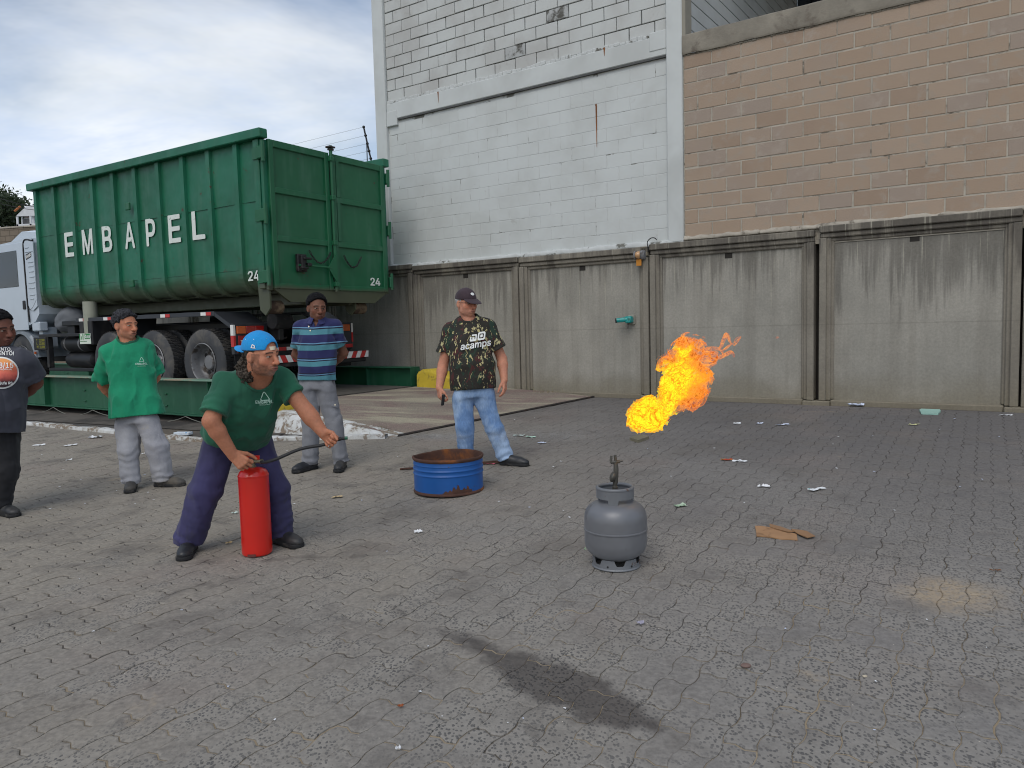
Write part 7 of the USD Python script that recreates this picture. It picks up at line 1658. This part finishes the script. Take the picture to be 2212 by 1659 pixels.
flatpoly('cardboard', [z5(424, 1036), z5(470, 1037), z5(520, 1046), z5(640, 1074), z5(700, 1086), z5(707, 1128), z5(600, 1122), z5(520, 1108), z5(434, 1101), z5(432, 1070)], M_card, 'largest flat brown piece of torn cardboard to the right of the gas cylinder', 'cardboard', .006)
flatpoly('cardboard', [z5(520, 1028), z5(600, 1047), z5(662, 1070), z5(700, 1080), z5(640, 1080), z5(524, 1048)], M_card2, 'narrow strip of cardboard lying across the back edge of the largest torn piece', 'cardboard', .005, .011)
flatpoly('cardboard', [z5(664, 1066), z5(730, 1072), z5(770, 1078), z5(824, 1112), z5(772, 1124), z5(706, 1094)], M_card2, 'small curled pointed cardboard piece at the right end of the torn cardboard', 'cardboard', .005, .014)
flatpoly('concrete_tile', [(1360, 951), (1383, 943.5), (1402, 948), (1379, 956.5)], M_concr, 'square grey-brown concrete tile on the pavers under the flame', 'tile', .03, .0)
scrap('wrapper', 1570, 995, .17, .05, -.2, pm('red_yellow_wrapper', lin('#b98a23'), .5, var=.1, dirt=lin('#9c3a20'), dscale=14, dlo=.48, dhi=.52), 'small yellow and red food wrapper right of the flame', 'wrapper')
scrap('paper', 1598, 998, .22, .08, -.35, M_paper, 'flat white paper beside the yellow and red food wrapper', 'paper')
scrap('paper', 1650, 1053, .15, .05, -.1, M_tissue, 'crumpled white paper to the left of the folded white and teal one', 'paper', crumple=.02)
scrap('paper', 1763, 1060, .20, .07, .3, pm('white_teal_paper', lin('#d4d8da'), .8, var=.05, dirt=lin('#2f8a8a'), dscale=9, dlo=.62, dhi=.64), 'folded white paper with a teal mark on the dark pavers', 'paper', crumple=.02)
scrap('paper', 1848, 878, .28, .14, -.4, M_bluew, 'big crumpled bluish white paper propped at the foot of the concrete wall', 'paper', lift=.16, crumple=.03)
flatpoly('tray', [(1986, 889), (1990, 887), (2030, 888), (2032, 891), (2026, 897), (1990, 895)], M_tealplate, 'pale teal foam tray lying near the foot of the concrete wall', 'tray', .02)
scrap('paper', 1593, 916, .13, .06, .1, M_paper, 'leftmost of the three small white papers in a line in front of the wall', 'paper'); scrap('paper', 1641, 916, .12, .06, -.1, M_bluew, 'middle one of the three small white papers in a line in front of the wall', 'paper'); scrap('paper', 1691, 919, .24, .06, .2, M_bluew, 'rightmost and longest of the three small papers in a line before the wall', 'paper')
scrap('paper', 1974, 919, .16, .05, -.1, M_lemon, 'pale yellow paper slip in front of the teal foam tray', 'paper'); scrap('paper', 2173, 898, .2, .04, -.2, M_paper, 'long thin white paper by the wall at the right edge', 'paper')
scrap('paper', 1470, 1094, .14, .09, .25, M_pgreen, 'pale green printed note lying to the right of the gas cylinder', 'paper')
scrap('plastic', 1120, 942, .20, .08, -.3, M_clear, 'clear squashed plastic cup lid right of the man in camouflage', 'plastic'); scrap('plastic', 1146, 945, .18, .10, -.4, pm('green_rim_plastic', lin('#a9c6b4'), .35, var=.2, coat=.3), 'greenish squashed plastic cup next to the clear lid', 'plastic'); scrap('paper', 1170, 958, .16, .05, -.2, M_bluew, 'white and blue sachet in front of the squashed plastic cup', 'sachet')
scrap('paper', 788, 941, .17, .09, .3, M_bluew, 'crumpled white paper against the whitewashed kerb beside the grass tuft', 'paper', crumple=.03, lift=.05)
scrap('paper', 84, 963, .22, .05, .1, M_paper, 'thin white paper strip behind the big man near the kerb', 'paper'); scrap('paper', 152, 963, .22, .09, .5, M_tissue, 'torn white paper on the pavers left of the man in bright green', 'paper'); scrap('paper', 149, 995, .10, .04, .4, M_paper, 'small white folded slip below the torn white paper at the left', 'paper')
scrap('paper', 206, 946, .26, .12, .2, M_tissue, 'heap of torn white paper against the kerb behind the man in bright green', 'paper', crumple=.03); scrap('paper', 315, 981, .14, .05, .2, M_tissue, 'small white paper between the feet of the man in bright green', 'paper')
cb_ = gp(396, 941); tag(part(None, 'carton', [xf(bx(-.11, .11, -.05, .05, .0, .035, .004), unit([1, -.2, 0]), unit([.2, 1, 0]), [0, 0, 1], cb_+[0, 0, .012])], pm('white_blue_carton', lin('#c9d2da'), .6, var=.05, dirt=lin('#2c7fb0'), dscale=8, dlo=.58, dhi=.6)), 'flattened white and blue carton beside the kerb under the girder', 'carton')
scrap('paper', 507, 1110, .075, .03, -.1, M_clear, 'small silvery foil scrap left of the red extinguisher', 'foil'); scrap('paper', 495, 1175, .07, .03, .3, M_tan, 'tan paper scrap at the foot of the red extinguisher', 'paper'); scrap('paper', 729, 1075, .13, .06, .3, M_tan, 'straw-coloured paper scrap below the man in the striped polo shirt', 'paper')
scrap('paper', 1384, 1350, .05, .035, .8, pm('lilac_grey_foil', lin('#9a98a8'), .4, var=.2), 'curled lilac-grey foil scrap below the gas cylinder', 'foil', crumple=.014, lift=.03)
scrap('leaf', 865, 1529, .035, .02, -.4, pm('orange_dry_leaf', lin('#8a4a26'), .8), 'small orange dry leaf on the pavers left of the wet stain', 'leaf'); scrap('paper', 860, 1622, .03, .018, .2, M_tissue, 'white chip of paper at the bottom edge of the yard', 'paper'); scrap('paper', 1264, 1189, .02, .02, .2, M_pgreen, 'tiny pale green scrap tucked against the left side of the gas cylinder', 'paper')
scrap('paper', 1060, 1003, .14, .07, -.1, M_pinkp, 'pink and red printed paper between the drum and the shoe of the man in camouflage', 'paper'); scrap('stick', 2150, 1235, .09, .014, -.05, pm('brown_stick', lin('#6a4a34'), .9), 'short brown splinter of wood at the right edge of the yard', 'stick')
for u, v, s, mt, lab in ((1611, 1441, .022, M_stone, 'flat oval brown pebble right of the wet stain'), (1868, 1462, .010, M_cream, 'small round cream pebble in the right foreground')):
    m = trimesh.creation.icosphere(2, 1.0); m.apply_scale([s, s*.75, s*.4]); m.apply_translation(gp(u, v)+[0, 0, s*.32]); tag(part(None, 'pebble', m, mt, True), lab, 'pebble')
r6 = np.random.default_rng(11)
for k in range(64):
    if k < 26: u, v = r6.uniform(1050, 2180), r6.uniform(900, 1120)
    elif k < 46: u, v = r6.uniform(60, 860), r6.uniform(965, 1120)
    else: u, v = r6.uniform(60, 2150), r6.uniform(1150, 1620)
    P = gp(u, v); L = r6.uniform(.014, .036)*(1 if v < 1150 else .5)
    scrap('paper_scrap', u, v, L, L*.6, r6.uniform(0, 3), (M_tissue, M_paper, M_bluew)[k % 3], 'tiny white paper scrap lying loose on the pavers', 'paper scrap', 'tiny paper scraps scattered over the yard', crumple=.003, lift=.004)
# grass tuft by the ramp edge, dry straw along the wall
def tuft(P, n_, h_, sp, seed):
    r = np.random.default_rng(seed); V, F = [], []
    for k in range(n_):
        b = P+np.array([r.normal(0, sp), r.normal(0, sp*.6), 0]); a = r.random()*2*np.pi; L = h_*(.5+.6*r.random()); le = r.random()*.8; w = .0035
        d = np.array([math.cos(a), math.sin(a), 0]); s = np.array([-d[1], d[0], 0])*w; o_ = len(V)
        for t in (0, .5, 1): c_ = b+d*L*le*t*t+np.array([0, 0, L*t*(1-.3*le*t)]); V += [c_-s*(1-.9*t), c_+s*(1-.9*t)]
        F += [(o_, o_+1, o_+3, o_+2), (o_+2, o_+3, o_+5, o_+4)]
    return np.array(V), np.array(F)
M_grass = pm('dry_green_grass', lin('#5f6b2f'), .8, island=.4); M_straw = pm('dry_straw', lin('#8f8256'), .9, island=.3)
tag(part(None, 'grass_tuft', tuft(gp(822, 938)+[0, 0, .0], 130, .11, .055, 3), M_grass), 'small tuft of yellow-green grass at the end of the whitewashed ramp edge', 'grass tuft')
for u, v, lab in ((1178, 856, 'dry straw tuft at the wall foot right of the man in camouflage'), (1722, 866, 'thin tall weed at the foot of the concrete wall beside the wide joint')): tag(part(None, 'weed', tuft(gp(u, v), 46, .17, .10, int(u)), M_straw), lab, 'weed')
